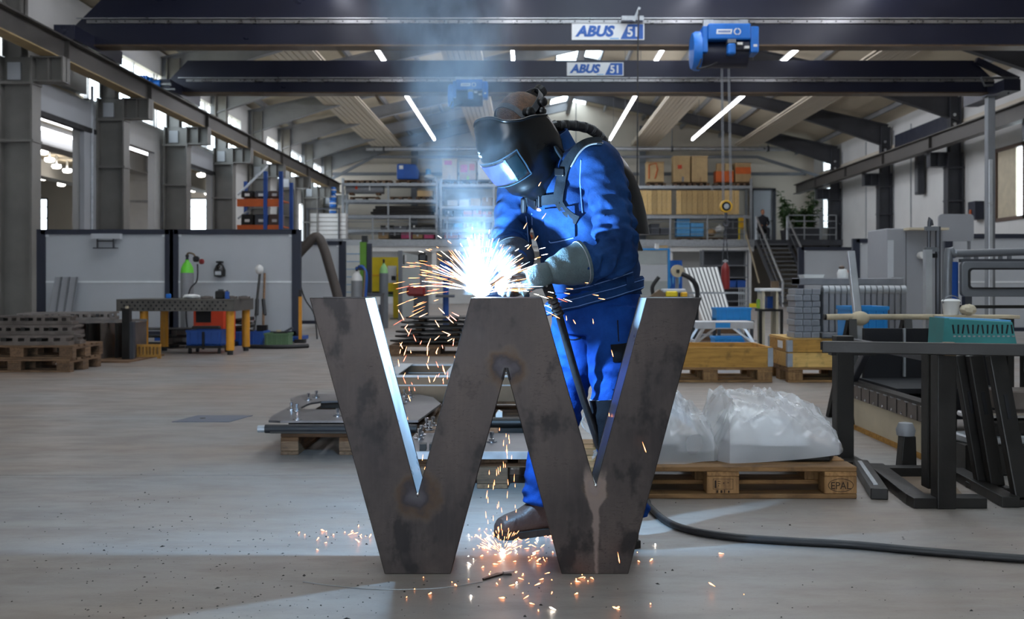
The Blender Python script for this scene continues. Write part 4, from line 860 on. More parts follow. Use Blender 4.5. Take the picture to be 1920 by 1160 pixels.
# ================================================================== MIDDLE GROUND, LEFT
def epal(x, y, z, rz, label, mats=('pallet_wood_x', 'pallet_wood_y', 'pallet_wood_b'), stamp=False):
    """euro pallet 1.2 x 0.8 x 0.144, long side along local x, origin at the centre of its base"""
    t = thing('euro_pallet', label, 'pallet', (x, y, z), rz)
    for yy, w in ((-0.35, 0.1), (0, 0.145), (0.35, 0.1)): bp('bottom_board', mats[0], t, (0, yy, 0.011), (1.2, w, 0.021), bev=0.003)
    blocks = []
    for xx, wx in ((-0.5275, 0.145), (0, 0.145), (0.5275, 0.145)):
        for yy, w in ((-0.35, 0.1), (0, 0.145), (0.35, 0.1)): blocks.append(bp('block', mats[2], t, (xx, yy, 0.061), (wx, w, 0.077), bev=0.003))
        bp('cross_board', mats[1], t, (xx, 0, 0.111), (0.145, 0.8, 0.021), bev=0.003)
    for yy, w in ((-0.3275, 0.145), (-0.17, 0.1), (0, 0.145), (0.17, 0.1), (0.3275, 0.145)): bp('deck_board', mats[0], t, (0, yy, 0.133), (1.2, w, 0.022), bev=0.003)
    return t, blocks
def screen(px0, px1, d, ztop, label, bays=1, frame='frame_navy', zb=0.12):
    x0, x1 = PX(px0, d), PX(px1, d)
    t = thing('welding_screen', label, 'screen', ((x0 + x1) / 2, d, 0))
    w = (x1 - x0) / bays
    for k in range(bays):
        a, c = x0 + k * w, x0 + (k + 1) * w; zs = zb + (ztop - zb) * 0.50
        MB().box(a + 0.06, c - 0.06, d, d + 0.03, zs + 0.006, ztop - 0.08).build('upper_panel', 'panel_grey', t, world=True)
        MB().box(a + 0.06, c - 0.06, d, d + 0.03, zb + 0.05, zs - 0.006).build('lower_panel', 'panel_grey', t, world=True)
        MB().box(a + 0.06, c - 0.06, d - 0.008, d, zs - 0.015, zs + 0.015).build('joint_strip', 'sign_white', t, world=True)
        for x in (a, c): MB().box(x - 0.07, x + 0.07, d - 0.03, d + 0.06, 0.0, ztop).build('post', frame, t, world=True)
        MB().box(a, c, d - 0.03, d + 0.06, ztop - 0.08, ztop).build('top_rail', frame, t, world=True)
        MB().box(a, c, d - 0.03, d + 0.06, zb - 0.02, zb + 0.05).build('bottom_rail', frame, t, world=True)
        for x in (a + 0.09, c - 0.09): MB().box(x - 0.03, x + 0.03, d - 0.012, d - 0.002, ztop - 0.12, ztop - 0.07).build('panel_clip', 'sign_white', t, world=True)
    MB().box(x1 - 0.12, x1 + 0.12, d - 0.35, d + 0.35, 0.03, 0.09).build('foot', 'deep_blue', t, world=True)
    return t
screen(78, 318, 16.6, 1.835, 'pale grey welding screen with a dark frame, the leftmost bay')
screen(327, 556, 16.6, 1.835, 'pale grey welding screen with a dark frame behind the gas cylinder and brooms')
screen(545, 642, 21.2, 1.83, 'pale grey welding screen farther back behind the extraction hose')
screen(1502, 1662, 24.8, 1.83, 'pale grey welding screen with a dark frame, farthest on the right side')
screen(1605, 1745, 20.0, 1.83, 'pale grey welding screen with a dark frame beside the grey cabinet')
screen(1778, 1985, 18.0, 1.83, 'pale grey welding screen with a dark frame at the right picture edge')
t = thing('wall_bracket', 'flat steel bracket lamp fixed to the leftmost welding screen', 'bracket', P(200, 466, 16.5))
k = 16.5 / F
MB().box(-27 * k, 27 * k, -0.05, 0.06, 18 * k, 28 * k).build('mount_plate', 'panel_grey', t); MB().box(-22 * k, 22 * k, -0.08, 0.0, 0, 2 * k).build('shelf', 'steel_dark', t)
for s in (-1, 1): MB().box(s * 15 * k - 0.01, s * 15 * k + 0.01, -0.06, -0.03, 0, 18 * k).build('hanger', 'steel_dark', t)
MB().box(-15 * k, 15 * k, -0.07, -0.03, 13 * k, 15 * k).build('tube', 'black_steel', t)
for k in range(3):
    t = thing('leaning_sheet', 'tall grey steel sheet leaning against the leftmost screen, %s from the left' % ordinal(k), 'steel sheet', (PX(92 + 15 * k, 16.1), 16.1, 0))
    MB().add([(-0.07, 0, 0), (0.05, 0, 0), (0.045, 0.35, PZ(519, 16.3)), (-0.07, 0.35, PZ(519, 16.3)), (-0.07, 0.02, 0), (0.05, 0.02, 0), (0.045, 0.37, PZ(519, 16.3)), (-0.07, 0.37, PZ(519, 16.3))], [(0, 1, 2, 3), (7, 6, 5, 4), (0, 4, 5, 1), (1, 5, 6, 2), (2, 6, 7, 3), (3, 7, 4, 0)]).build('sheet', 'cabinet_grey', t)
    MB().bar((0.04, -0.005, 0), (0.035, 0.345, PZ(519, 16.3)), 0.02).build('folded_edge', 'steel_grey', t)
# welding table
wt = thing('welding_table', 'iron welding table with perforated sides and yellow legs', 'table', (PX(329, 13.5), 13.9, 0))
tx0, tx1 = PX(220, 13.5) - PX(329, 13.5), PX(440, 13.5) - PX(329, 13.5); zt0, zt1 = 0.585, 0.745
bp('top_plate', 'table_iron', wt, ((tx0 + tx1) / 2, 0.05, zt1 - 0.01), (tx1 - tx0, 0.98, 0.022), bev=0.004)
bp('front_apron', 'table_iron', wt, ((tx0 + tx1) / 2, -0.42, (zt0 + zt1 - 0.02) / 2), (tx1 - tx0, 0.03, zt1 - zt0 - 0.02)); bp('back_apron', 'table_iron', wt, ((tx0 + tx1) / 2, 0.52, (zt0 + zt1 - 0.02) / 2), (tx1 - tx0, 0.03, zt1 - zt0 - 0.02))
for x in (tx0 + 0.015, tx1 - 0.015): bp('side_apron', 'table_iron', wt, (x, 0.05, (zt0 + zt1 - 0.02) / 2), (0.03, 0.91, zt1 - zt0 - 0.02))
mb = MB()
for i in range(20):
    for j in range(3 if i % 1 == 0 else 2):
        x = tx0 + 0.07 + (tx1 - tx0 - 0.14) * (i + (0.5 if j % 2 else 0)) / 20
        mb.cyl((x, -0.434, zt0 + 0.03 + 0.045 * j), (x, -0.437, zt0 + 0.03 + 0.045 * j), 0.014, n=8)
mb.build('hole_shade', 'opening_shade', wt)['kind'] = 'stuff'  # dark discs painted on the apron as the shade inside its holes
for x, y in ((tx0 + 0.33, -0.33), (tx1 - 0.08, -0.33), (tx0 + 0.33, 0.43), (tx1 - 0.08, 0.43)):
    lg = MB().tube([(x, y, 0.06), (x, y, zt0)], 0.055, 10).build('leg', 'yellow_leg', wt, smooth=40); MB().tube([(x, y, 0), (x, y, 0.06)], 0.04, 8).build('foot', 'black_rubber', lg)
def smallbox(name, label, cat, px, py, d, sz, mat, extra='handle', em_='steel_dark'):
    t = thing(name, label, cat, P(px, py, d))
    bp('body', mat, t, (0, 0, sz[2] / 2), sz, bev=min(sz) * 0.12); bp(extra, em_, t, (0, 0, sz[2] * 1.08), (sz[0] * 0.5, sz[1] * 0.4, sz[2] * 0.2))
    return t
TZ = 0.746
def ontable(px, d): return VY - (TZ - CH) * F / d
smallbox('machine_vice', 'black machine vice standing on the welding table', 'vice', 414, ontable(414, 13.7), 13.7, (0.12, 0.14, 0.11), 'black_steel'); smallbox('blue_clamp', 'small blue clamp beside the vice on the welding table', 'clamp', 426, ontable(426, 13.65), 13.65, (0.04, 0.08, 0.1), 'deep_blue'); smallbox('blue_wedge', 'small blue block at the rear left of the welding table', 'block', 316, ontable(316, 14.2), 14.2, (0.06, 0.06, 0.06), 'hoist_blue')
t = thing('white_rag', 'crumpled white rag on the welding table', 'rag', P(360, ontable(360, 13.75), 13.75)); mb = MB().ball((0, 0, 0.022), (0.12, 0.1, 0.028), 14, 8); rr = random.Random(2)
mb.v = [p + V((rr.uniform(-.012, .012), rr.uniform(-.012, .012), rr.uniform(0, .016))) for p in mb.v]; mb.build('cloth', 'paper_white', t, smooth=30)
for k, px in enumerate((388, 434, 458)): smallbox('steel_offcut', 'grey steel offcut on the welding table, %s from the left' % ordinal(k), 'steel part', px, ontable(px, 13.8), 13.8, (0.14, 0.1, 0.035), 'steel_parts', 'upper_plate', 'raw_steel')
# things around the table
g = gas_cyl(351, 15.7, 0.10, 1.36, 'cyl_grey', 'green_paint', 'grey gas cylinder with a bright green shoulder behind the welding table')
MB().tube(bez([(0, 0, 1.34), (0.02, -0.02, 1.42), (0.1, -0.03, 1.41), (0.14, -0.03, 1.36)], 5), 0.014).build('pressure_pipe', 'brown_steel', g); bp('regulator', 'black_plastic', g, (0.15, -0.03, 1.33), (0.09, 0.08, 0.09), bev=0.02)
MB().tube(bez([(0.2, -0.12, 1.25), (0.2, -0.15, 1.0), (0.1, -0.18, 0.85), (0.05, -0.2, 0.5), (0.1, -0.2, 0.05)], 6), 0.012).build('gas_hose', 'black_rubber', g); bp('gauge', 'red_paint', g, (0.24, -0.05, 1.29), (0.08, 0.05, 0.08), bev=0.02)
t = thing('hanging_mask', 'black welding mask hanging on the pale screen', 'welding mask', P(412, 520, 16.52))
MB().lathe([(0.02, 0), (0.09, 0.02), (0.095, 0.12), (0.06, 0.2), (0.02, 0.24)], n=14).build('shell', 'black_plastic', t, smooth=50); bp('window', 'panel_grey', t, (0, -0.085, 0.07), (0.09, 0.04, 0.06)); bp('headband', 'black_rubber', t, (0, 0, 0.25), (0.1, 0.08, 0.03)); bp('hook', 'steel_grey', t, (0, 0.05, 0.26), (0.02, 0.09, 0.02))
for k, (px, lab, mt) in enumerate(((474, 'dark broom with a white bristle head up, leaning on the screen', 'paper_white'), (482, 'dark shovel handle leaning on the screen beside the broom', 'black_steel'))):
    t = thing('broom' if k == 0 else 'shovel', lab, 'broom' if k == 0 else 'shovel', (PX(px, 15.9) + 0.06 * k, 15.9, 0))
    MB().tube([(0.03 * k, 0, 0.02), (-0.02 - 0.05 * k, 0.5, PZ(512, 16.3))], 0.02).build('handle', 'black_steel' if k == 0 else 'old_wood_x', t)
    (MB().ball((-0.03, 0.5, PZ(505, 16.3)), (0.07, 0.06, 0.08)) if k == 0 else MB().box(-0.06, 0.1, -0.03, 0.05, 0, 0.3)).build('head', mt, t, smooth=50)
    MB().tube([(0.01, 0.2, 0.45), (-0.01 - 0.03 * k, 0.3, 0.7)], 0.03).build('grip', 'black_rubber', t)
def crate(name, label, px, d, w, dep, h, mat, z=0.0, cat='crate', rib='black_plastic'):
    t = thing(name, label, cat, (PX(px, d), d + dep / 2, z))
    o = 0.015
    bp('crate_floor', mat, t, (0, 0, 0.012), (w, dep, 0.024))
    for s in (-1, 1): bp('side_wall', mat, t, (0, s * (dep / 2 - o / 2), h / 2), (w, o, h), bev=0.003); bp('end_wall', mat, t, (s * (w / 2 - o / 2), 0, h / 2), (o, dep - 2 * o, h), bev=0.003)
    for s in (-1, 1): bp('rim', mat, t, (0, s * (dep / 2), h - 0.015), (w + 0.02, 0.02, 0.03)); bp('rim', mat, t, (s * (w / 2), 0, h - 0.015), (0.02, dep, 0.03))
    for i in range(5): bp('rib', mat, t, (-w / 2 + w * (i + 0.5) / 5, -dep / 2 - 0.006, h * 0.45), (0.014, 0.014, h * 0.8))
    return t
t = crate('blue_box_trolley', 'blue plastic box on a black caster dolly under the table', 382, 13.75, 0.47, 0.4, 0.21, 'deep_blue', 0.11, 'trolley')
bp('dolly_frame', 'black_steel', t, (0, 0, -0.02), (0.5, 0.42, 0.03)); bp('strap', 'black_plastic', t, (0.0, -0.22, 0.07), (0.03, 0.03, 0.24))
for sx in (-1, 1):
    for sy in (-1, 1): MB().lathe([(0.01, -0.02), (0.036, -0.015), (0.036, 0.015), (0.01, 0.02)], c=(sx * 0.2, sy * 0.16, -0.073), ax='x', n=12).build('caster', 'black_rubber', t)
t = thing('welding_power_source', 'orange red welding machine standing under the table', 'welding machine', (PX(395, 15.0), 15.2, 0))
bp('housing', 'orange_red', t, (0, 0, 0.36), (0.48, 0.55, 0.58), bev=0.03); bp('base', 'black_steel', t, (0, 0, 0.035), (0.52, 0.6, 0.07)); bp('control_panel', 'black_plastic', t, (-0.08, -0.28, 0.48), (0.22, 0.02, 0.2)); bp('cover', 'black_rubber', t, (-0.03, -0.3, 0.3), (0.42, 0.1, 0.06), bev=0.02)
crate('blue_crate', 'low blue crate on the floor behind the right table leg', 462, 15.5, 0.5, 0.4, 0.22, 'deep_blue')
t = thing('hose_coil', 'coiled black hose lying in the low blue crate', 'hose', (PX(455, 15.7), 15.7, 0.03))
MB().tube([(0.16 * math.cos(a), 0.12 * math.sin(a), 0.05 + 0.018 * a) for a in [k * 0.45 for k in range(42)]], 0.03, 8).build('coil', 'black_rubber', t); bp('coupling', 'chrome', t, (0.16, 0.02, 0.38), (0.05, 0.05, 0.06))
t = crate('green_crate', 'dull green tool crate on the floor beside the screen foot', 518, 15.3, 0.36, 0.3, 0.2, 'green_crate')
bp('drill_body', 'black_steel', t, (0.03, 0, 0.16), (0.2, 0.08, 0.12)); bp('lever', 'steel_dark', t, (0.14, 0, 0.24), (0.16, 0.03, 0.03), (0, -0.5, 0)); bp('fitting', 'beige_foam', t, (0.0, 0, 0.22), (0.06, 0.06, 0.05))
t = thing('floor_hose', 'flat dark hose end lying on the floor below the brooms', 'hose', (PX(508, 14.8), 14.8, 0)); MB().tube(bez([(-0.35, 0.05, 0.03), (0, -0.05, 0.03), (0.3, 0.02, 0.03), (0.5, 0.2, 0.03)], 6), 0.03, 8).build('hose', 'black_rubber', t); MB().cyl((-0.35, 0.05, 0.03), (-0.42, 0.06, 0.03), 0.035).build('coupling', 'steel_grey', t)
t = thing('slotted_rail', 'pale wooden slotted rail leaning on the front table leg', 'wooden rail', (PX(278, 12.9), 12.9, 0.0))
MB().box(-0.14, 0.16, -0.02, 0.02, 0.02, 0.05).build('lower_bar', 'crate_wood', t); MB().box(-0.14, 0.16, -0.02, 0.02, 0.15, 0.18).build('upper_bar', 'crate_wood', t)
for k in range(7): MB().box(-0.14 + 0.045 * k, -0.115 + 0.045 * k, -0.02, 0.02, 0.05, 0.15).build('spacer', 'crate_wood', t)
MB().box(-0.14, -0.1, -0.02, 0.02, 0, 0.02).box(0.12, 0.16, -0.02, 0.02, 0, 0.02).build('foot', 'crate_wood', t)
for k in range(3):
    t = thing('steel_plate_stack', 'bent dark sheet on the floor behind the left table leg, %s from the bottom' % ordinal(k), 'steel sheet', (PX(275, 14.9) + 0.05 * k, 15.1, 0.05 + 0.11 * k))
    MB().prism([(-0.55, -0.3), (0.45, -0.3), (0.6, 0), (0.4, 0.3), (-0.5, 0.3)], 0, 0.015, 'z').build('sheet', 'black_steel', t)
    for x in (-0.35, 0.3): bp('spacer', 'steel_parts', t, (x, 0, -0.045), (0.08, 0.4, 0.09))
# extraction hose arching over the farther screen
t = thing('extraction_hose', 'thick brown grey extraction hose arching between the screens', 'hose', (PX(600, 17.6), 17.6, 0))
o = V(t.location)
MB().tube(bez([P(545, 492, 17.6) - o, P(572, 462, 17.6) - o, P(593, 444, 17.6) - o, P(606, 462, 17.6) - o, P(622, 515, 17.6) - o, P(634, 560, 17.6) - o, V((0.36, 0, 0.35)), V((0.36, 0, 0.02))], 8), 0.085, 12).build('hose', 'hose_brown', t, smooth=60)
MB().box(0.2, 0.52, -0.16, 0.16, 0, 0.1).build('base_box', 'steel_dark', t); MB().bar((-0.5, 0, 0.02), (-0.5, 0, 1.3), 0.07).build('support_mast', 'steel_dark', t); MB().box(-0.68, -0.32, -0.18, 0.18, 0, 0.03).build('mast_plate', 'steel_dark', t)
t = thing('work_cable', 'thin cable with a blue handle hanging at the screen edge', 'cable', P(561, 505, 16.9)); MB().tube(bez([(0, 0, 0), (0.02, 0, -0.25), (0.1, 0, -0.5), (0.25, 0, -0.75), (0.3, 0, P(0, 529, 1).z * 0 - 1.16)], 6), 0.012).build('cord', 'black_rubber', t); bp('handle', 'hoist_blue', t, (0, 0, 0.06), (0.05, 0.05, 0.14))
t = thing('yellow_bollard', 'narrow yellow and black post at the right end of the screens', 'post', (PX(563, 16.2), 16.2, 0)); bp('post', 'yellow_leg', t, (0, 0, 0.4), (0.045, 0.045, 0.68)); bp('cap', 'black_steel', t, (0, 0, 0.78), (0.04, 0.04, 0.14)); bp('base', 'black_steel', t, (0, 0, 0.03), (0.16, 0.16, 0.06))
# orange and blue pallet rack behind the screens
t = thing('shelf_rack', 'orange and blue heavy duty rack standing behind the screens', 'rack', (PX(493, 30), 30, 0))
rx0, rx1 = PX(452, 30) - PX(493, 30), PX(533, 30) - PX(493, 30)
for x in (PX(498, 29.6) - PX(493, 30), rx1): bp('upright', 'rack_blue', t, (x, -0.4, PZ(324, 30) / 2), (0.11, 0.09, PZ(324, 30)))
bp('upright', 'rack_blue', t, (rx0, 0.5, 2.0), (0.1, 0.09, 4.0)); bp('upright', 'rack_blue', t, (rx1, 0.9, 2.0), (0.1, 0.09, 4.0))
for py in (382, 430): bp('beam', 'orange_rack', t, ((rx0 + rx1) / 2, -0.4, PZ(py, 30)), (rx1 - rx0, 0.06, 0.22)); bp('shelf_deck', 'orange_rack', t, ((rx0 + rx1) / 2, 0.1, PZ(py, 30) + 0.08), (rx1 - rx0, 1.0, 0.03))
for k in range(2): MB().bar((rx0, -0.3, PZ(430, 30) + 0.3 + k * 0.7), (rx1 - 0.6, 0.4, PZ(365, 30) + k * 0.9), 0.05).build('diagonal_brace', 'galva', t)
for k in range(6):
    lv = k // 3; bb = thing('bin_box', 'dark bin on the %s level of the orange and blue rack, %s from the left' % ('upper' if lv else 'lower', ordinal(k % 3)), 'bin', (PX(493, 30) + rx0 + 0.25 + 0.4 * (k % 3), 30.0, PZ((430, 382)[lv], 30) + 0.096))
    bp('bin_body', ('black_steel', 'steel_dark', 'door_brown')[k % 3], bb, (0, 0, 0.17), (0.36, 0.5, 0.34 if lv == 0 else 0.2), bev=0.02); bp('label_card', 'paper_white', bb, (0, -0.255, 0.15), (0.14, 0.01, 0.08))
# pallets with toothed steel parts at the far left
OW = ('old_wood_x', 'old_wood_y', 'old_wood_y')
epal(PX(131, 10.9) - 0.6, 11.3, 0, 0, 'dark old pallet at the left edge, lower of the two stacked', OW); epal(PX(134, 10.9) - 0.6, 11.31, 0.1445, 0.01, 'dark old pallet at the left edge, upper of the two stacked', OW)
def comb(x, y, z, L, n, rz, label, h=0.1):
    t = thing('toothed_rail', label, 'steel part', (x, y, z), rz, group='toothed steel parts on the left pallets')
    bp('lower_bar', 'steel_parts', t, (0, 0, 0.02), (L, 0.16, 0.04)); bp('upper_bar', 'steel_parts', t, (0, 0, h - 0.012), (L, 0.12, 0.024))
    for k in range(n): bp('tooth', 'steel_parts' if k % 3 else 'black_steel', t, (-L / 2 + L * (k + 0.5) / n, 0, h / 2 + 0.005), (L / n * 0.45, 0.14, h - 0.05))
    return t
rnd = random.Random(5)
z0 = 0.289; i = 0
for row, (y, x0, L) in enumerate(((11.05, -5.55, 1.15), (11.3, -5.5, 1.05), (11.55, -5.6, 1.1))):
    z = z0
    for lv in range((1, 2, 3)[row]):
        comb(x0 + rnd.uniform(-.04, .04), y, z, L - 0.12 * lv, 9, rnd.uniform(-.03, .03), 'toothed steel rail on the dark pallets, row %s from front, layer %s from below' % (('one', 'two', 'three')[row], ('one', 'two', 'three')[lv])); z += 0.101
# taller pile behind
t = thing('part_cradle', 'dark steel cradle full of upright plates behind the dark pallets', 'cradle', (PX(180, 12.8), 12.8, 0))
for k in range(9): bp('upright_plate', 'black_steel' if k % 2 else 'steel_parts', t, (-0.75 + 0.15 * k, -0.35 + 0.07 * k, 0.24), (0.035, 0.5, 0.44))
bp('cradle_floor', 'old_wood_x', t, (-0.1, 0, 0.01), (1.5, 1.2, 0.02))
for k in range(2): bp('cross_bar', 'steel_parts', t, (-0.15, -0.2 + 0.4 * k, 0.475), (1.35, 0.08, 0.03), (0, 0, 0.46))
for k in range(3): comb(PX(175, 12.8) - 0.3 - 0.02 * k, 12.65 + 0.2 * k, 0.492, 1.05, 11, 0.40, 'toothed steel rail on the dark cradle, %s from the front' % ordinal(k))
t = thing('stacking_post', 'dark steel stacking post standing left of the front table leg', 'post', (PX(238, 12.6), 12.6, 0)); bp('post', 'black_steel', t, (0, 0, 0.33), (0.09, 0.09, 0.64)); bp('base_plate', 'black_steel', t, (0, 0, 0.01), (0.2, 0.2, 0.02)); bp('brace', 'steel_dark', t, (0.07, 0, 0.25), (0.05, 0.06, 0.46)); bp('tip', 'beige_foam', t, (0.02, -0.05, 0.66), (0.03, 0.03, 0.03))
# small stack of dark plates in the middle distance
P1, _ = epal(PX(815, 13.3), 13.7, 0, 0, 'pallet under the pile of dark curved plates', OW)
for k in range(6):
    t = thing('curved_plate', 'dark curved steel plate in the middle distance, %s from the bottom of its pile' % ordinal(k), 'steel plate', (PX(815, 13.4) + 0.03 * (k % 2), 13.7, 0.1445 + 0.062 * k))
    s = 1 - 0.06 * k
    MB().prism([(-0.62 * s, -0.1), (-0.45 * s, -0.36), (0.5 * s, -0.38), (0.62 * s, -0.2), (0.6 * s, 0.3), (0.3 * s, 0.36), (-0.4 * s, 0.3)], 0.03, 0.055, 'z').build('plate', 'black_steel', t, bev=0.006)
    for x in (-0.3, 0.3): bp('spacer', 'old_wood_y', t, (x * s, 0, 0.015), (0.08, 0.5, 0.03))

# ================================================================== MIDDLE GROUND, RIGHT
def collar(t, w, dep, h, z0, mat):
    for s in (-1, 1): bp('side_board', mat, t, (0, s * (dep / 2 - 0.012), z0 + h / 2), (w, 0.024, h - 0.004), bev=0.003); bp('end_board', mat, t, (s * (w / 2 - 0.012), 0, z0 + h / 2), (0.024, dep - 0.05, h - 0.004), bev=0.003)
    for sx in (-1, 1):
        for sy in (-1, 1): bp('corner_hinge', 'galva', t, (sx * (w / 2 - 0.02), sy * (dep / 2 + 0.002), z0 + h / 2), (0.05, 0.008, h * 0.9)); bp('corner_hinge', 'galva', t, (sx * (w / 2 + 0.002), sy * (dep / 2 - 0.03), z0 + h / 2), (0.008, 0.06, h * 0.9))
epal(2.38 - 0.6, 10.2, 0, 0, 'pallet under the single wooden collar crate')
t = thing('collar_crate', 'yellowish wooden pallet collar crate with one tier, open on top', 'crate', (2.38 - 0.6, 10.2, 0.1445)); collar(t, 1.2, 0.8, 0.2, 0, 'crate_wood')
epal(2.53 + 0.6, 10.2, 0, 0, 'pallet under the double wooden collar crate')
t = thing('collar_crate', 'wooden pallet collar crate with a pale lower and a darker upper tier', 'crate', (2.53 + 0.6, 10.2, 0.1445)); collar(t, 1.2, 0.8, 0.145, 0, 'fresh_wood'); collar(t, 1.2, 0.8, 0.125, 0.147, 'crate_wood')
bp('lid_board', 'fresh_wood', t, (0, 0, 0.278), (1.18, 0.78, 0.012)); bp('paper_label', 'paper_white', t, (-0.602, -0.1, 0.21), (0.004, 0.18, 0.07))
CZ = 0.1445 + 0.285
# blocks stacked crosswise on the crate
for lv in range(8):
    for j in range(3):
        t = thing('steel_block', 'grey square bar end on the wooden crate, layer %s from below, %s from the left' % (('one', 'two', 'three', 'four', 'five', 'six', 'seven', 'eight')[lv], ordinal(j)), 'steel block', (2.64 + 0.083 * j + 0.012 * (lv % 2), 9.98, CZ + 0.06 * lv), group='grey bars stacked on the crate')
        bp('bar', 'block_grey', t, (0, 0, 0.029), (0.078, 0.30 - 0.02 * (lv % 2), 0.056), bev=0.004); bp('end_face', 'plate_grey', t, (0, -0.151 + 0.01 * (lv % 2), 0.029), (0.05, 0.004, 0.034))
t = thing('plate_base', 'flat grey beam carrying the row of upright plates', 'beam', (3.28, 10.0, CZ)); bp('beam', 'plate_grey', t, (0, 0, 0.028), (0.84, 0.42, 0.055), bev=0.006); bp('flange', 'steel_dark', t, (0, -0.2, 0.005), (0.84, 0.05, 0.01))
for k in range(14):
    t = thing('upright_plate', 'upright grey plate with a rolled top on the crate, %s from the left' % ordinal(k), 'steel plate', (2.905 + 0.058 * k, 10.0, CZ + 0.0555), group='row of upright plates on the crate')
    bp('sheet', 'plate_grey', t, (0, 0, 0.20), (0.05, 0.36, 0.40), bev=0.006); MB().lathe([(0.005, -0.025), (0.05, -0.025), (0.05, 0.025), (0.005, 0.025)], c=(0, -0.14, 0.405), ax='x', n=12).build('rolled_top', 'galva', t, smooth=40); bp('slot_shade', 'opening_shade', t, (0, -0.181, 0.15 + 0.03 * (k // 5 % 2)), (0.02, 0.004, 0.02))  # the dark bar on each sheet is the painted shade of its slot
t = thing('long_beam', 'long flat grey beam lying across the upright plates', 'beam', (3.18, 10.05, CZ + 0.0555 + 0.457)); bp('beam', 'plate_grey', t, (0, 0, 0.035), (1.02, 0.3, 0.068), bev=0.006); bp('end_plate', 'galva', t, (0.5, 0, 0.06), (0.02, 0.28, 0.04)); bp('end_plate', 'galva', t, (-0.5, 0, 0.04), (0.02, 0.28, 0.06))
BZ = CZ + 0.0555 + 0.457 + 0.069
t = thing('white_tray', 'shallow white tray on the long grey beam', 'tray', (PX(1521, 10), 10.0, BZ)); MB().prism([(-0.09, 0), (0.09, 0), (0.1, 0.03), (-0.1, 0.03)], -0.1, 0.1).build('tray_body', 'paper_white', t); bp('rim', 'sign_white', t, (0, 0, 0.032), (0.21, 0.2, 0.006))
t = thing('spray_canister', 'white canister with a brown cap on the long grey beam', 'canister', (PX(1580, 10), 10.0, BZ)); MB().lathe([(0.01, 0), (0.05, 0), (0.055, 0.05), (0.04, 0.085), (0.02, 0.09)], n=14).build('bottle', 'paper_white', t, smooth=40); MB().ball((-0.01, 0, 0.105), (0.03, 0.03, 0.02), 10, 6).build('cap', 'door_brown', t); bp('trigger', 'orange_red', t, (0.05, 0, 0.06), (0.03, 0.02, 0.03))
# aluminium work platform with blue crates
AD = 12.3
t = thing('work_platform', 'folding aluminium work platform with splayed legs', 'platform', (PX(1358, AD), AD + 0.2, 0))
aw = (PX(1413, AD) - PX(1303, AD)); az = PZ(605, AD)
bp('deck', 'alu', t, (0, 0, az), (aw, 0.4, 0.03), bev=0.004); bp('front_rail', 'alu', t, (0, -0.2, az - 0.03), (aw, 0.03, 0.085)); bp('back_rail', 'alu', t, (0, 0.2, az - 0.03), (aw, 0.03, 0.085)); bp('brand_label', 'crate_blue', t, (-0.02, -0.217, az - 0.03), (0.18, 0.004, 0.06))
for sx in (-1, 1):
    for sy in (-1, 1): MB().bar((sx * (aw / 2 - 0.12), sy * 0.18, az - 0.04), (sx * (aw / 2 + 0.14), sy * 0.24, 0.01), 0.05, 0.03).build('leg', 'alu', t)
    MB().bar((sx * (aw / 2 + 0.02), -0.21, 0.26), (sx * (aw / 2 + 0.02), 0.21, 0.26), 0.03).build('step_bar', 'alu', t); MB().bar((sx * (aw / 2 - 0.28), -0.19, az - 0.04), (sx * (aw / 2 + 0.04), -0.22, 0.2), 0.025).build('brace', 'alu', t)
crate('blue_crate', 'bright blue plastic crate under the aluminium platform', 1372, 13.1, 0.42, 0.35, 0.24, 'crate_blue', 0.02); crate('blue_crate', 'bright blue plastic crate standing on boxes behind the aluminium platform', 1376, 13.6, 0.46, 0.35, 0.17, 'crate_blue', PZ(600, 13.7))
t = thing('crate_stand', 'dark low stand carrying the rear blue crate', 'stand', (PX(1376, 13.7), 13.78, 0)); zz = PZ(600, 13.7)
bp('top', 'steel_dark', t, (0, 0, zz - 0.015), (0.5, 0.4, 0.028)); 
for sx in (-1, 1):
    for sy in (-1, 1): bp('leg', 'steel_dark', t, (0.22 * sx, 0.17 * sy, (zz - 0.03) / 2), (0.04, 0.04, zz - 0.03))
t = thing('floor_board', 'grey board platform under the blue crate', 'board', (PX(1365, 13.0), 13.25, 0)); bp('board', 'panel_grey', t, (0, 0, 0.01), (1.3, 1.1, 0.018), bev=0.003); bp('edge', 'steel_grey', t, (0, -0.55, 0.01), (1.3, 0.02, 0.019))
t = thing('mesh_trolley', 'grey wire mesh trolley behind the blue crates', 'trolley', (PX(1395, 16.3), 16.3, 0))
for k in range(6): bp('mesh_bar', 'galva', t, (-0.08 + 0.032 * k, 0, 0.55), (0.008, 0.02, 0.68))
for k in range(8): bp('mesh_wire', 'galva', t, (0, 0, 0.24 + 0.09 * k), (0.2, 0.012, 0.008))
bp('push_handle', 'galva', t, (-0.45, 0, 0.8), (0.9, 0.03, 0.03)); bp('frame_post', 'galva', t, (-0.9, 0, 0.42), (0.03, 0.03, 0.8)); bp('base', 'steel_grey', t, (-0.4, 0, 0.12), (1.0, 0.4, 0.03)); bp('yellow_beam', 'yellow_paint', t, (0.23, 0, 0.6), (0.3, 0.04, 0.06))
for x in (-0.85, 0.05): MB().lathe([(0.01, -0.02), (0.052, -0.015), (0.052, 0.015), (0.01, 0.02)], c=(x, 0, 0.053), ax='x', n=12).build('wheel', 'black_rubber', t)
t = thing('tool_cart', 'white topped tool cart with yellow legs and a dark lower frame', 'cart', (PX(1443, 13.5), 13.6, 0))
bp('top', 'white_paint', t, (0, 0, PZ(543, 13.5)), (0.28, 0.35, 0.04), bev=0.006)
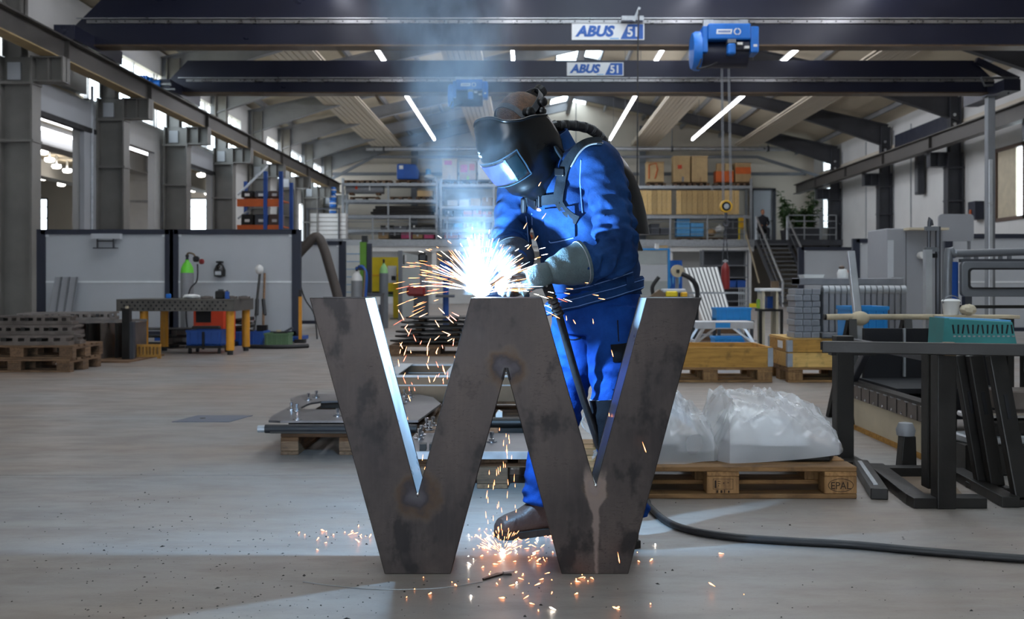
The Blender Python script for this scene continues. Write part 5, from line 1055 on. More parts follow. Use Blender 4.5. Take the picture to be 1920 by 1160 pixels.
for sx in (-1, 1): bp('leg', 'curtain_cream', t, (0.09 * sx, 0, 0.43), (0.03, 0.3, 0.84)); bp('lower_post', 'black_steel', t, (0.14 * sx, -0.18, 0.31), (0.035, 0.03, 0.6))
bp('lower_shelf', 'black_steel', t, (0, -0.05, 0.6), (0.3, 0.3, 0.03)); bp('bottom_shelf', 'black_steel', t, (0, -0.05, 0.06), (0.32, 0.34, 0.05)); bp('blue_tank', 'deep_blue', t, (0.06, 0.1, 0.7), (0.12, 0.14, 0.16)); bp('valve_knob', 'brown_steel', t, (0.08, -0.05, PZ(533, 13.5)), (0.1, 0.05, 0.09)); bp('green_bag', 'green_vest', t, (-0.1, 0.05, 0.68), (0.06, 0.1, 0.12))
# padded beam on trestles, posts and bins
PD = 7.0
t = thing('padded_beam', 'beige padded horizontal beam resting on dark trestle legs', 'beam', (PX(1662, PD), PD, 0))
o = V(t.location); zb = PZ(594, PD)
MB().tube([(PX(1546, PD) - o.x, 0, zb), (PX(1605, PD) - o.x, 0, zb), (PX(1606, PD) - o.x, 0, zb), (PX(1780, PD) - o.x, 0, zb)], [0.02, 0.024, 0.02, 0.02], 12).build('beam_tube', 'beige_foam', t, smooth=50)
MB().ball((PX(1612, PD) - o.x, 0, zb - 0.01), (0.07, 0.05, 0.05), 12, 8).build('padding', 'beige_foam', t, smooth=60); MB().cyl((PX(1544, PD) - o.x, 0, zb), (PX(1549, PD) - o.x, 0, zb), 0.021).build('end_cap', 'black_steel', t)
for px in (1597, 1700):
    for s in (-1, 1): MB().bar((PX(px, PD) - o.x, 0.02 * s, zb - 0.02), (PX(px, PD) - o.x - 0.06, 0.3 * s, 0.0), 0.05, 0.04).build('trestle_leg', 'black_steel', t)
t = thing('aluminium_post', 'pale aluminium profile leaning upright behind the trestle beam', 'profile', (PX(1628, 7.3), 7.3, 0)); MB().bar((0, 0, 0), (PX(1603, 7.3) - PX(1628, 7.3), 0.1, PZ(470, 7.3)), 0.052, 0.045).build('profile', 'alu', t, bev=0.004); MB().bar((0.027, -0.002, 0.01), (PX(1603, 7.3) - PX(1628, 7.3) + 0.027, 0.098, PZ(472, 7.3)), 0.006, 0.03).build('groove', 'steel_grey', t)
for k, (px, z, m) in enumerate(((1655, 0.0, 'deep_blue'), (1655, 0.26, 'crate_blue'), (1630, 0.52, 'crate_blue'))): crate('storage_bin', 'blue storage bin behind the padded beam, %s' % ('at the bottom of its stack', 'in the middle of its stack', 'on top of its stack')[k], px, 8.2, 0.44 if k < 2 else 0.3, 0.35, 0.255, m, z)
t = thing('ladder_frame', 'upright steel ladder frame with a light front profile', 'frame', (PX(1750, 7.1), 7.1, 0))
o = V(t.location); x0, x1 = PX(1739, 7.1) - o.x, PX(1764, 7.1) - o.x
MB().box(x0 - 0.024, x0 + 0.022, -0.03, 0.02, 0, PZ(468, 7.1)).build('front_profile', 'alu', t); MB().tube(bez([(x0 + 0.03, 0.05, 0), (x0 + 0.03, 0.05, PZ(440, 7.1)), (x0 + 0.05, 0.05, PZ(422, 7.1))], 5), 0.014).build('hooked_post', 'steel_dark', t); MB().tube([(x1, 0.05, 0), (x1, 0.05, PZ(424, 7.1))], 0.02).build('rear_post', 'steel_dark', t)
for py in (428, 467): MB().box(x0, x1, 0.03, 0.06, PZ(py, 7.1) - 0.015, PZ(py, 7.1) + 0.015).build('cross_bar', 'steel_grey', t)
MB().box(x0 + 0.03, x0 + 0.07, 0.0, 0.05, PZ(483, 7.1), PZ(475, 7.1)).build('clamp', 'black_plastic', t); MB().box(x0 - 0.06, x1 + 0.06, -0.1, 0.15, 0, 0.02).build('base_plate', 'steel_dark', t)
# grey cab window frame
CD = 7.4
t = thing('cab_window_frame', 'large grey vehicle cab frame with a rounded window opening', 'cab frame', (PX(1900, CD), CD, 0))
o = V(t.location)
def L_(px, py): return (PX(px, CD) - o.x, PZ(py, CD))
def rrect(x0, x1, z0, z1, r, n=5):
    pts = []
    for cx, cz, a0 in ((x1 - r, z1 - r, 0), (x0 + r, z1 - r, 90), (x0 + r, z0 + r, 180), (x1 - r, z0 + r, 270)):
        pts += [(cx + r * math.cos(math.radians(a0 + 90 * k / n)), cz + r * math.sin(math.radians(a0 + 90 * k / n))) for k in range(n + 1)]
    return pts
def ringplate(outer, inner, y0, y1):
    mb = MB(); n = len(outer)
    vs = [(x, y0, z) for x, z in outer] + [(x, y0, z) for x, z in inner] + [(x, y1, z) for x, z in outer] + [(x, y1, z) for x, z in inner]
    fs = []
    for i in range(n):
        j = (i + 1) % n
        fs += [(i, j, n + j, n + i), (2 * n + i, 3 * n + i, 3 * n + j, 2 * n + j), (i, 2 * n + i, 2 * n + j, j), (n + i, n + j, 3 * n + j, 3 * n + i)]
    return mb.add(vs, fs)
(ox0, oz1), (ox1, oz0) = L_(1804, 490), L_(2060, 556); (ix0, iz1), (ix1, iz0) = L_(1817, 504), L_(2048, 540)
ringplate(rrect(ox0, ox1, oz0, oz1, 0.03), rrect(ix0, ix1, iz0, iz1, 0.025), 0, 0.05).build('window_plate', 'steel_grey', t, bev=0.005)
ringplate(rrect(ix0 - 0.008, ix1 + 0.008, iz0 - 0.008, iz1 + 0.008, 0.03), rrect(ix0 + 0.006, ix1 - 0.006, iz0 + 0.006, iz1 - 0.006, 0.022), -0.012, 0.0).build('window_seal', 'black_rubber', t)
MB().tube(bez([L3 for L3 in [(L_(1788, 600)[0], 0.1, 0.02), (L_(1788, 600)[0], 0.1, L_(0, 492)[1]), (L_(1800, 474)[0], 0.1, L_(0, 476)[1]), (L_(1830, 474)[0], 0.1, L_(0, 474)[1]), (L_(2050, 474)[0], 0.1, L_(0, 470)[1]), (L_(2062, 474)[0], 0.1, L_(0, 490)[1]), (L_(2062, 474)[0], 0.1, 0.02)]], 6), 0.03, 10).build('tube_arch', 'steel_grey', t, smooth=50)
for px in (1822, 1842, 1888, 1905): MB().box(L_(px, 0)[0] - 0.012, L_(px, 0)[0] + 0.012, 0.09, 0.115, L_(0, 490)[1], L_(0, 476)[1]).build('stay', 'steel_grey', t)
MB().box(ox0, ox1, 0.02, 0.06, L_(0, 490)[1] - 0.005, L_(0, 485)[1]).build('header_strip', 'steel_dark', t)
MB().box(L_(1812, 0)[0], L_(1812, 0)[0] + 0.05, 0.02, 0.08, 0.0, oz0).box(ox1 - 0.1, ox1 - 0.05, 0.02, 0.08, 0.0, oz0).build('door_post', 'steel_dark', t)
MB().box(L_(1796, 0)[0], L_(1810, 0)[0], 0.12, 0.14, 0.3, oz1).build('blue_panel', 'deep_blue', t)
MB().box(ox0, ox1, 0.0, 0.08, L_(0, 578)[1], L_(0, 572)[1]).build('sill_bar', 'black_steel', t)
t = thing('white_bucket', 'white plastic bucket standing by the cab frame', 'bucket', (PX(1783, 6.6), 6.6, PZ(590, 6.6))); MB().lathe([(0.01, 0), (0.045, 0), (0.055, 0.085), (0.06, 0.09), (0.05, 0.1), (0.01, 0.105)], n=16).build('pail', 'paper_white', t, smooth=40); MB().tube([(0.058 * math.cos(a), -0.01, 0.075 + 0.05 * math.sin(a)) for a in [k * PI / 8 for k in range(9)]], 0.004, 5).build('wire_handle', 'steel_grey', t)
t = thing('dust_cloth', 'crumpled pale dust cloth next to the white bucket', 'cloth', (PX(1815, 6.55), 6.55, PZ(590, 6.6))); mb = MB().ball((0, 0, 0.03), (0.055, 0.05, 0.035), 14, 8); mb.v = [p + V((rr.uniform(-.006, .006), rr.uniform(-.006, .006), rr.uniform(0, .008))) for p in mb.v]; mb.build('cloth', 'curtain_cream', t, smooth=30)
t = thing('long_work_board', 'long narrow work board carrying the white bucket', 'board', (PX(1830, 6.6), 6.6, 0)); zz = PZ(590, 6.6); bp('board', 'beige_foam', t, (0, 0, zz - 0.012), (0.5, 0.16, 0.022), bev=0.003)
for s in (-1, 1): bp('leg', 'black_steel', t, (0.2 * s, 0, (zz - 0.024) / 2), (0.04, 0.12, zz - 0.024))
# teal slotted part on a dark table
t = thing('slotted_magazine', 'teal painted magazine box with a row of narrow slots', 'magazine', (PX(1838, 5.6), 5.7, 0.606)); w = PX(1910, 5.6) - PX(1768, 5.6)
MB().prism([(-w / 2, 0), (w / 2, 0), (w / 2 - 0.03, 0.145), (-w / 2 + 0.01, 0.165)], -0.1, 0.1).build('box_body', 'teal_paint', t, bev=0.006)
for k in range(13): bp('slot_shade', 'opening_shade', t, (-w / 2 + 0.06 + 0.027 * k, -0.101, 0.105), (0.008, 0.006, 0.05), (0, 0.15 * (k % 3 - 1), 0)); bp('slot_tongue', 'galva', t, (-w / 2 + 0.066 + 0.027 * k, -0.101, 0.066), (0.014, 0.006, 0.008))  # slots are dark bars, their inner shade put into the colour
bp('top_strip', 'blue_light', t, (0, 0, 0.158), (w - 0.05, 0.14, 0.008), (0, 0.045, 0)); MB().prism([(-w / 2 - 0.001, 0), (-w / 2 + 0.03, 0), (-w / 2 + 0.035, 0.165), (-w / 2 + 0.009, 0.166)], -0.104, 0.104).build('end_cheek', 'teal_paint', t)
t = thing('dark_table', 'dark steel table under the teal magazine', 'table', (PX(1838, 5.7), 5.7, 0)); bp('top', 'black_steel', t, (0.05, 0, 0.59), (0.6, 0.32, 0.03))
for sx in (-1, 1):
    for sy in (-1, 1): bp('leg', 'black_steel', t, (0.05 + 0.26 * sx, 0.12 * sy, 0.2875), (0.04, 0.04, 0.575))
# cabinet, board and jib column on the right
t = thing('grey_cabinet', 'tall plain grey enclosure cabinet beside the right wall', 'cabinet', (PX(1715, 14), 14.4, 0)); w = PX(1768, 14) - PX(1664, 14)
bp('body', 'cabinet_grey', t, (0, 0, PZ(428, 14) / 2), (w, 0.8, PZ(428, 14)), bev=0.01); bp('door_seam', 'steel_dark', t, (-0.12, -0.402, PZ(428, 14) / 2), (0.008, 0.004, PZ(428, 14) - 0.1)); bp('shelf_edge', 'curtain_cream', t, (0.12, -0.5, PZ(430, 14)), (0.55, 0.2, 0.03)); bp('side_panel', 'panel_grey', t, (-w / 2 + 0.05, -0.405, 0.8), (0.08, 0.01, 1.5)); bp('plinth', 'steel_dark', t, (0, -0.01, 0.03), (w + 0.01, 0.8, 0.06))
t2 = thing('paper_roll', 'white paper roll holder on the grey cabinet front', 'paper roll', (PX(1727, 13.95), 13.92, PZ(486, 13.95))); MB().lathe([(0.01, -0.05), (0.05, -0.05), (0.05, 0.06), (0.01, 0.06)], c=(0, 0, 0.055), ax='y', n=16).build('roll', 'paper_white', t2, smooth=40); bp('holder', 'steel_grey', t2, (0.04, 0.02, 0.055), (0.05, 0.1, 0.03))
t = thing('rounded_board', 'light grey board with rounded corners standing behind the cab frame', 'board', (PX(1793, 15), 15, 0)); (a0, b1_), (a1, b0_) = (PX(1760, 15) - PX(1793, 15), PZ(401, 15)), (PX(1826, 15) - PX(1793, 15), PZ(452, 15)); MB().prism(rrect(a0, a1, b0_, b1_, 0.06), 0, 0.03).build('board', 'cabinet_grey', t); 
for x in (a0 + 0.06, a1 - 0.06): bp('leg', 'steel_grey', t, (x, 0.03, (b0_ + 0.1) / 2), (0.04, 0.03, b0_ + 0.1))
t = thing('jib_column', 'slim tall grey steel post reaching up to the farther girder', 'post', (PX(1856, 16), 16, 0)); MB().box(-0.06, 0.06, -0.06, 0.06, 0.02, PZ(182, 16)).build('post', 'steel_grey', t, bev=0.008); bp('base_plate', 'steel_dark', t, (0, 0, 0.01), (0.3, 0.3, 0.02)); MB().box(-0.05, -0.0, -0.1, -0.06, 0.4, PZ(300, 16)).build('cable_duct', 'alu', t); bp('head_plate', 'steel_dark', t, (0, 0, PZ(182, 16) + 0.01), (0.2, 0.2, 0.02))
t = thing('control_box', 'dark wall box with an orange cable on the right wall', 'control box', (XR - 0.15, 31.0, PZ(412, 31))); bp('box', 'frame_navy', t, (0, 0, 0.28), (0.28, 0.5, 0.56), bev=0.01); MB().tube(bez([(-0.16, 0, 0.3), (-0.18, 0, 0.0), (-0.16, 0.05, -0.4)], 5), 0.04).build('cable', 'orange_rack', t)
t = thing('wall_heater', 'slim dark heater hanging on the right wall under the runway', 'heater', (XR - 0.2, 35.3, PZ(365, 35.3))); bp('housing', 'steel_dark', t, (0, 0, 0.7), (0.25, 0.3, 1.4), bev=0.02); bp('bracket', 'galva', t, (0.08, 0, 1.5), (0.2, 0.2, 0.3)); bp('grille', 'steel_grey', t, (-0.13, -0.05, 0.5), (0.02, 0.2, 0.8))
# ================================================================== FOREGROUND, LEFT OF AND BEHIND THE LETTER
def zpt(px, py, z):
    d = (CH - z) * F / (py - VY); return V((PX(px, d), d, z))
def bolt(parent, p, h=0.045):
    b = MB().lathe([(0.002, 0), (0.026, 0), (0.026, 0.004), (0.002, 0.004)], p, 12).lathe([(0.002, 0.004), (0.013, 0.004), (0.013, 0.016), (0.0075, 0.018), (0.0075, h * 0.7), (0.011, h * 0.7), (0.011, h), (0.002, h)], p, 8)
    return b.build('bolt', 'chrome', parent, world=True, smooth=40)
epal(-0.98, 6.29, 0, PI / 2, 'weathered pallet under the bolted steel jig plate left of the letter', OW)
t = thing('jig_plate', 'flat steel jig plate with bolts and a wide cut-out on the left pallet', 'steel plate', (-1.0, 6.2, 0.145))
outl = [(-1.43, 5.62), (-1.36, 5.60), (-0.60, 5.62), (-0.54, 6.4), (-0.62, 6.75), (-0.75, 6.95), (-1.3, 7.0), (-1.52, 6.92), (-1.56, 6.70), (-1.46, 6.28), (-1.46, 5.8)]
hole = [(-1.36, 6.13), (-1.2, 6.1), (-0.85, 6.12), (-0.75, 6.4), (-0.85, 6.52), (-1.0, 6.55), (-1.2, 6.56), (-1.32, 6.52), (-1.37, 6.44), (-1.38, 6.35), (-1.38, 6.2)]
mb = MB(); n = len(outl)
vs = [(x, y, 0.205) for x, y in outl] + [(x, y, 0.205) for x, y in hole] + [(x, y, 0.193) for x, y in outl] + [(x, y, 0.193) for x, y in hole]; fs = []
for i in range(n):
    j = (i + 1) % n; fs += [(i, j, n + j, n + i), (2 * n + i, 3 * n + i, 3 * n + j, 2 * n + j), (i, 2 * n + i, 2 * n + j, j), (n + i, n + j, 3 * n + j, 3 * n + i)]
mb.add(vs, fs).build('plate', 'raw_steel', t, world=True)
for x0, x1, y0, y1 in ((-1.35, -0.65, 5.75, 5.85), (-1.35, -0.65, 6.65, 6.75)): MB().box(x0, x1, y0, y1, 0.145, 0.193).build('support_bar', 'black_steel', t, world=True)
for px, py in ((593, 745), (578, 750), (546, 768), (556, 771), (557, 787), (633, 780), (758, 742), (770, 744), (762, 752)): bolt(t, zpt(px, py, 0.205))
MB().tube([(-1.47, 5.55, 0.168), (-1.43, 5.55, 0.168)], 0.02, 12).build('tube_end', 'galva', t, world=True); MB().tube([(-1.43, 5.55, 0.168), (-0.6, 5.55, 0.168)], 0.024, 12).build('roller_tube', 'black_rubber', t, world=True, smooth=40)
MB().box(-1.4, -0.65, 5.53, 5.6, 0.145, 0.16).build('front_bar', 'black_steel', t, world=True)
epal(-0.16, 5.36, 0, PI / 2, 'weathered pallet under the bright jig plate seen through the letter', OW)
t = thing('jig_plate', 'bright steel jig plate with clamps seen through the middle of the letter', 'steel plate', (-0.16, 5.3, 0.145))
MB().box(-0.58, 0.26, 4.72, 5.3, 0.172, 0.182).build('plate', 'raw_steel', t, world=True); MB().box(-0.58, 0.26, 4.70, 4.72, 0.15, 0.184).build('folded_lip', 'galva', t, world=True); MB().box(-0.5, 0.2, 4.8, 4.9, 0.145, 0.172).build('support_bar', 'black_steel', t, world=True); MB().box(-0.5, 0.2, 5.15, 5.25, 0.145, 0.172).build('support_bar', 'black_steel', t, world=True)
for px, py in ((922, 828), (800, 800), (806, 806), (812, 798), (786, 822), (790, 815)): bolt(t, zpt(px, py, 0.183), 0.05)
for k in range(5): MB().box(-0.50 + 0.045 * k, -0.47 + 0.045 * k, 4.74, 4.79, 0.183, 0.213).build('clamp_block', 'black_steel', t, world=True)
MB().bar((-0.42, 4.85, 0.2), (-0.3, 5.2, 0.23), 0.05, 0.02).build('clamp_arm', 'galva', t, world=True)
MB().tube([(-0.2, 5.42, 0.22), (0.22, 5.42, 0.22)], 0.028, 12).build('cross_tube', 'black_steel', t, world=True, smooth=40); MB().box(-0.15, 0.2, 5.38, 5.46, 0.145, 0.195).build('tube_rest', 'black_steel', t, world=True); MB().prism([(-0.165, 0.2), (-0.13, 0.2), (-0.13, 0.27), (-0.15, 0.28), (-0.165, 0.26)], 5.44, 5.5).build('white_guard', 'paper_white', t, world=True)
epal(-0.30, 7.45, 0, 0, 'pallet under the open steel tray frame behind the letter', OW)
t = thing('steel_tray_frame', 'open rectangular brown steel tray frame behind the letter', 'steel frame', (-0.35, 7.5, 0.145))
for y in (7.02, 7.98): MB().box(-0.95, 0.2, y - 0.012, y + 0.012, 0.145, 0.315).build('side_plate', 'brown_steel', t, world=True); MB().box(-0.95, 0.2, y - 0.03, y + 0.03, 0.315, 0.327).build('edge_flange', 'galva', t, world=True); MB().box(-0.95, 0.2, y - 0.02, y + 0.02, 0.255, 0.262).build('rolled_bead', 'galva', t, world=True)
for x in (-0.94, -0.52, 0.19): MB().box(x - 0.012, x + 0.012, 7.03, 7.97, 0.145, 0.315).build('cross_plate', 'brown_steel', t, world=True); MB().box(x - 0.05, x + 0.05, 7.05, 7.95, 0.3275, 0.334).build('cross_flange', 'panel_grey', t, world=True)

# ================================================================== FOREGROUND, RIGHT: wrapped part on a pallet
WP, wb_ = epal(0.881, 4.94, 0, 0, 'light brown euro pallet with burnt stamps under the plastic wrapped part')
pm('burnt_mark', '#2c1d12', 0.9, 0, 0.2, 8)
fb = [b for b in wb_ if b.location.y < -0.3 and b.location.x > 0.4][0]
text('EPAL', 0.046, 'burnt_mark', 'stamp_lettering', fb, (0, -0.0505, -0.017), ext=0.0006, align='CENTER', sx=0.92)
MB().tube([(0.056 * math.cos(a), -0.0505, 0.029 * math.sin(a)) for a in [2 * PI * k / 28 for k in range(29)]], 0.0013, 5).build('stamp_oval', 'burnt_mark', fb)
mbk = [b for b in wb_ if b.location.y < -0.3 and abs(b.location.x) < 0.1][0]
st_ = MB()
for (x0, x1, z0, z1) in ((-0.045, 0.045, 0.027, 0.0285), (-0.045, 0.045, -0.018, -0.0165), (-0.045, -0.0435, -0.018, 0.028), (0.0435, 0.045, -0.018, 0.028), (-0.038, -0.03, -0.012, 0.022), (-0.024, -0.012, 0.016, 0.019), (-0.024, -0.012, 0.006, 0.009), (-0.022, -0.018, -0.004, 0.0), (0.0, 0.006, 0.008, 0.012), (0.02, 0.026, 0.01, 0.013), (-0.03, -0.022, -0.034, -0.022), (-0.012, -0.003, -0.034, -0.022), (0.004, 0.008, -0.034, -0.02), (0.022, 0.029, -0.034, -0.024)):
    st_.box(x0, x1, -0.0512, -0.0504, z0, z1)
st_.build('stamp_marks', 'burnt_mark', mbk)['kind'] = 'stuff'
# film
m, nt, b = newmat('plastic_film')
co = coords(nt, 'Object')
n1 = noisetex(nt, co, 2.5, 2, 0.5)
tr = N(nt, 'ShaderNodeBsdfTransparent'); tr.inputs[0].default_value = (0.96, 0.97, 0.98, 1)
b.inputs['Base Color'].default_value = (0.95, 0.97, 1.0, 1); b.inputs['Roughness'].default_value = 0.09
b.inputs['Specular IOR Level'].default_value = 0.9
mx = N(nt, 'ShaderNodeMixShader'); nt.links.new(maprange(nt, n1, 0.35, 0.65, 0.24, 0.44), mx.inputs[0])
nt.links.new(tr.outputs[0], mx.inputs[1]); nt.links.new(b.outputs[0], mx.inputs[2]); nt.links.new(mx.outputs[0], nt.nodes['Material Output'].inputs[0])
t = thing('wrapped_part', 'part wrapped in crumpled clear plastic film on the stamped pallet', 'wrapped part', (0.88, 4.94, 0.1445))
MB().prism([(0.34, 4.68), (1.40, 4.66), (1.44, 4.75), (1.42, 5.2), (0.34, 5.2)], 0.146, 0.19, 'z').build('steel_base', 'black_steel', t, world=True, bev=0.008)
MB().prism([(0.42, 0.20), (0.74, 0.20), (0.69, 0.34), (0.58, 0.37), (0.44, 0.36)], 4.76, 5.12).build('inner_body', 'paper_white', t, world=True, bev=0.02)
MB().prism([(0.96, 0.20), (1.33, 0.20), (1.34, 0.27), (1.26, 0.33), (1.02, 0.345), (0.96, 0.31)], 4.76, 5.12).build('inner_body', 'paper_white', t, world=True, bev=0.02)
MB().prism([(1.10, 0.205), (1.32, 0.205), (1.20, 0.345), (1.03, 0.35)], 4.74, 4.752).build('paper_sheet', 'sign_white', t, world=True)
def film(name, xa, xb, top, hemf, seed):
    """draped sheet: grid over x and an arc from front hem over the top to the back hem"""
    nx, na = 130, 96; rings = []; rn = random.Random(seed); LN = []
    for k in range(64):
        u0, w0, a = rn.random(), rn.uniform(0.02, 0.6 if k % 2 else 0.25), rn.uniform(0.3, 2.8); L = rn.uniform(0.3, 0.9)
        LN.append((u0, w0, u0 + L * math.cos(a), w0 + L * math.sin(a), rn.choice([0.014, 0.022, -0.010, 0.028]), rn.uniform(0.016, 0.034)))
    for i in range(nx + 1):
        u = i / nx; x = xa + (xb - xa) * u; zt = top(u); ring = []
        endsq = min(1.0, u / 0.10, (1 - u) / 0.09) ; endsq = math.sqrt(max(0.0, endsq))
        zh = hemf(u)
        for k in range(na + 1):
            w = k / na; a = PI * w
            cy, sz = -math.cos(a), math.sin(a)
            sy = math.copysign(abs(cy) ** 0.62, cy); ss = sz ** 0.5
            half = 0.35 * (0.55 + 0.45 * endsq)
            p = V((x, 4.935 + half * sy, zh + (zt - zh) * ss * (0.25 + 0.75 * endsq)))
            dsp = 0.014 * noise.noise(V((p.x * 5 + seed, p.y * 4, p.z * 5)))
            for (u0, w0, u1, w1, A, wd_) in LN:
                ex, ey = (u1 - u0) * 0.6, (w1 - w0) * 0.75; qx, qy = (u - u0) * 0.6, (w - w0) * 0.75; l2 = ex * ex + ey * ey
                tt = max(0.0, min(1.0, (qx * ex + qy * ey) / l2)); ds = math.hypot(qx - ex * tt, qy - ey * tt)
                if ds < wd_: dsp += A * (1 - ds / wd_) ** 1.3 * (0.35 + 0.65 * math.sin(PI * tt))
            nrm = V((0, sy, ss)).normalized()
            p += nrm * dsp * (0.6 + 0.4 * sz)
            p.z = max(p.z, 0.147)
            ring.append(p)
        rings.append(ring)
    return MB().loft(rings, cap=False, close=False).build(name, 'plastic_film', t, world=True, smooth=22)
def ztl(u): return 0.405 + 0.045 * math.sin(PI * min(1, u * 1.3)) - 0.16 * max(0, (u - 0.72) / 0.28) ** 1.5
def ztr(u): return 0.365 + 0.06 * math.sin(PI * min(1.0, u * 0.9 + 0.15)) - 0.20 * max(0, (u - 0.8) / 0.2) ** 1.4 - 0.12 * max(0, (0.12 - u) / 0.12)
film('film_cover', 0.36, 0.90, ztl, lambda u: 0.15 + 0.01 * math.sin(9 * u), 1.3)
film('film_cover', 0.86, 1.47, ztr, lambda u: 0.15 + 0.05 * u * u, 5.1)
t2 = thing('film_scrap', 'loose end of clear plastic film beside the boot leg behind the letter', 'plastic film', (0.33, 4.75, 0.15))
rings = []
for i in range(14):
    ring = []
    for k in range(12):
        p = V((0.30 + 0.05 * math.sin(k * 0.6) + 0.01 * i * 0.2 + 0.015 * noise.noise(V((i * .5, k * .6, 2))), 4.66 + 0.02 * i + 0.02 * noise.noise(V((i * .7, k * .5, 5))), 0.15 + 0.022 * k))
        ring.append(p)
    rings.append(ring)
MB().loft(rings, cap=False, close=False).build('film_sheet', 'plastic_film', t2, world=True, smooth=40)
# steel trestle frames at the right
TB = 'black_steel'
t = thing('steel_trestle', 'black steel trestle with a long square top tube at the right edge', 'trestle', (1.9, 4.4, 0))
MB().bar(P(1541, 650, 4.42), P(1995, 657, 4.16), 0.052, 0.05).build('top_tube', TB, t, world=True, bev=0.004); MB().bar(P(1768, 653.5, 4.30), P(1791, 654, 4.29), 0.058, 0.056).build('sleeve', 'brown_steel', t, world=True, bev=0.003)
MB().box(P(1541, 0, 4.42).x - 0.001, P(1541, 0, 4.42).x + 0.003, 4.402, 4.438, 0.675, 0.71).build('tube_opening_shade', 'opening_shade', t, world=True)  # dark patch painted as the shaded inside of the tube end
MB().box(PX(1753, 4.36), PX(1788, 4.36), 4.33, 4.41, 0.0, 0.665).build('front_post', TB, t, world=True, bev=0.004); MB().box(PX(1733, 4.6), PX(1754, 4.6), 4.56, 4.64, 0.04, 0.665).build('rear_post', TB, t, world=True, bev=0.004)
MB().bar((1.78, 5.18, 0.024), (1.70, 4.42, 0.024), 0.085, 0.045).build('base_beam', TB, t, world=True, bev=0.003); MB().box(1.66, 1.975, 4.34, 4.43, 0.001, 0.046).build('base_beam', TB, t, world=True, bev=0.003); MB().bar((2.14, 5.05, 0.024), (2.085, 4.36, 0.024), 0.075, 0.045).build('base_beam', TB, t, world=True, bev=0.003); MB().box(1.72, 2.15, 5.05, 5.13, 0.001, 0.046).build('base_beam', TB, t, world=True, bev=0.003)
MB().prism([(1.80, 4.5), (1.95, 4.5), (2.08, 5.0), (1.83, 5.0)], 0.002, 0.012, 'z').build('base_sheet', 'brown_steel', t, world=True)
t = thing('steel_trestle', 'black steel trestle post standing behind the stamped pallet', 'trestle', (1.6, 5.15, 0))
MB().box(PX(1565, 5.5), PX(1597, 5.5), 5.46, 5.55, 0.0, 0.68).build('post', TB, t, world=True, bev=0.004); MB().box(PX(1560, 5.5), PX(1602, 5.5), 5.3, 5.75, 0.0, 0.03).build('foot', TB, t, world=True); MB().bar(P(1556, 655, 5.5), P(1640, 655, 5.5), 0.06).build('top_tube', TB, t, world=True)
t = thing('loose_beam', 'short black steel beam lying on the floor right of the stamped pallet', 'beam', (1.6, 4.8, 0))
MB().bar((1.73, 5.25, 0.026), (1.575, 4.52, 0.026), 0.075, 0.05).build('beam', TB, t, world=True, bev=0.004); MB().bar((1.71, 5.2, 0.053), (1.585, 4.6, 0.053), 0.02, 0.004).build('weld_seam', 'galva', t, world=True)
for k, (a, c, w) in enumerate((((1800, 664, 4.75), (1842, 905, 4.75), 0.062), ((1826, 664, 4.68), (1868, 925, 4.68), 0.066), ((1866, 664, 4.52), (1916, 944, 4.42), 0.075))):
    t = thing('slanted_leg', 'slanting black steel leg leaning against the top tube, %s from the left' % ordinal(k), 'steel leg', (PX(c[0], c[2]), c[2], 0))
    e = P(*c); e.z = 0.03
    MB().bar(e, P(*a) + V((0, 0.0, 0)), w, 0.05).build('leg_profile', TB, t, world=True, bev=0.006); MB().box(e.x - 0.06, e.x + 0.06, e.y - 0.05, e.y + 0.05, 0, 0.03).build('foot_plate', TB, t, world=True, bev=0.004)
    MB().bar(e.lerp(P(*a), 0.55) + V((0, -0.027, 0)), e.lerp(P(*a), 0.72) + V((0, -0.027, 0)), 0.016, 0.004).build('slot_shade', 'opening_shade', t, world=True)  # dark bar painted as the shade in the slot of the leg
t = thing('dark_wedge_stand', 'small dark wedge shaped stand between the trestle posts', 'stand', (PX(1698, 5.3), 5.3, 0)); MB().prism([(-0.04, 0), (0.045, 0), (0.04, 0.17), (-0.025, 0.17)], -0.04, 0.04).build('wedge', TB, t, bev=0.005); MB().lathe([(0.002, 0.17), (0.045, 0.17), (0.05, 0.2), (0.035, 0.235), (0.002, 0.24)], n=14).build('cap', 'cabinet_grey', t, smooth=50)
# cab side lying along the depth on the right
t = thing('cab_side_frame', 'riveted cab side frame with a white skirt board lying right of the pallet', 'cab frame', (2.17, 6.1, 0))
SX = 2.17
MB().box(SX, SX + 0.03, 5.45, 6.85, 0.03, 0.205).build('skirt_board', 'curtain_cream', t, world=True); MB().box(SX - 0.01, SX + 0.035, 5.45, 6.85, 0.0, 0.03).build('timber_batten', 'crate_wood', t, world=True)
MB().box(SX - 0.02, SX + 0.03, 5.45, 6.85, 0.207, 0.30).build('sill_plate', 'steel_parts', t, world=True, bev=0.004); MB().box(SX - 0.03, SX + 0.05, 5.45, 6.85, 0.301, 0.318).build('sill_edge', 'black_steel', t, world=True)
for k in range(9): MB().ball((SX - 0.022, 5.5 + 0.155 * k, 0.222), (0.006, 0.011, 0.011), 8, 6).build('rivet', 'chrome', t, world=True); MB().box(SX - 0.024, SX - 0.0201, 5.57 + 0.155 * k, 5.575 + 0.155 * k, 0.21, 0.29).build('rib_line', 'black_steel', t, world=True)
for k in range(12): MB().ball((SX - 0.02, 5.5 + 0.115 * k, 0.296), (0.008, 0.03, 0.006), 8, 6).build('weld_bead', 'galva', t, world=True)
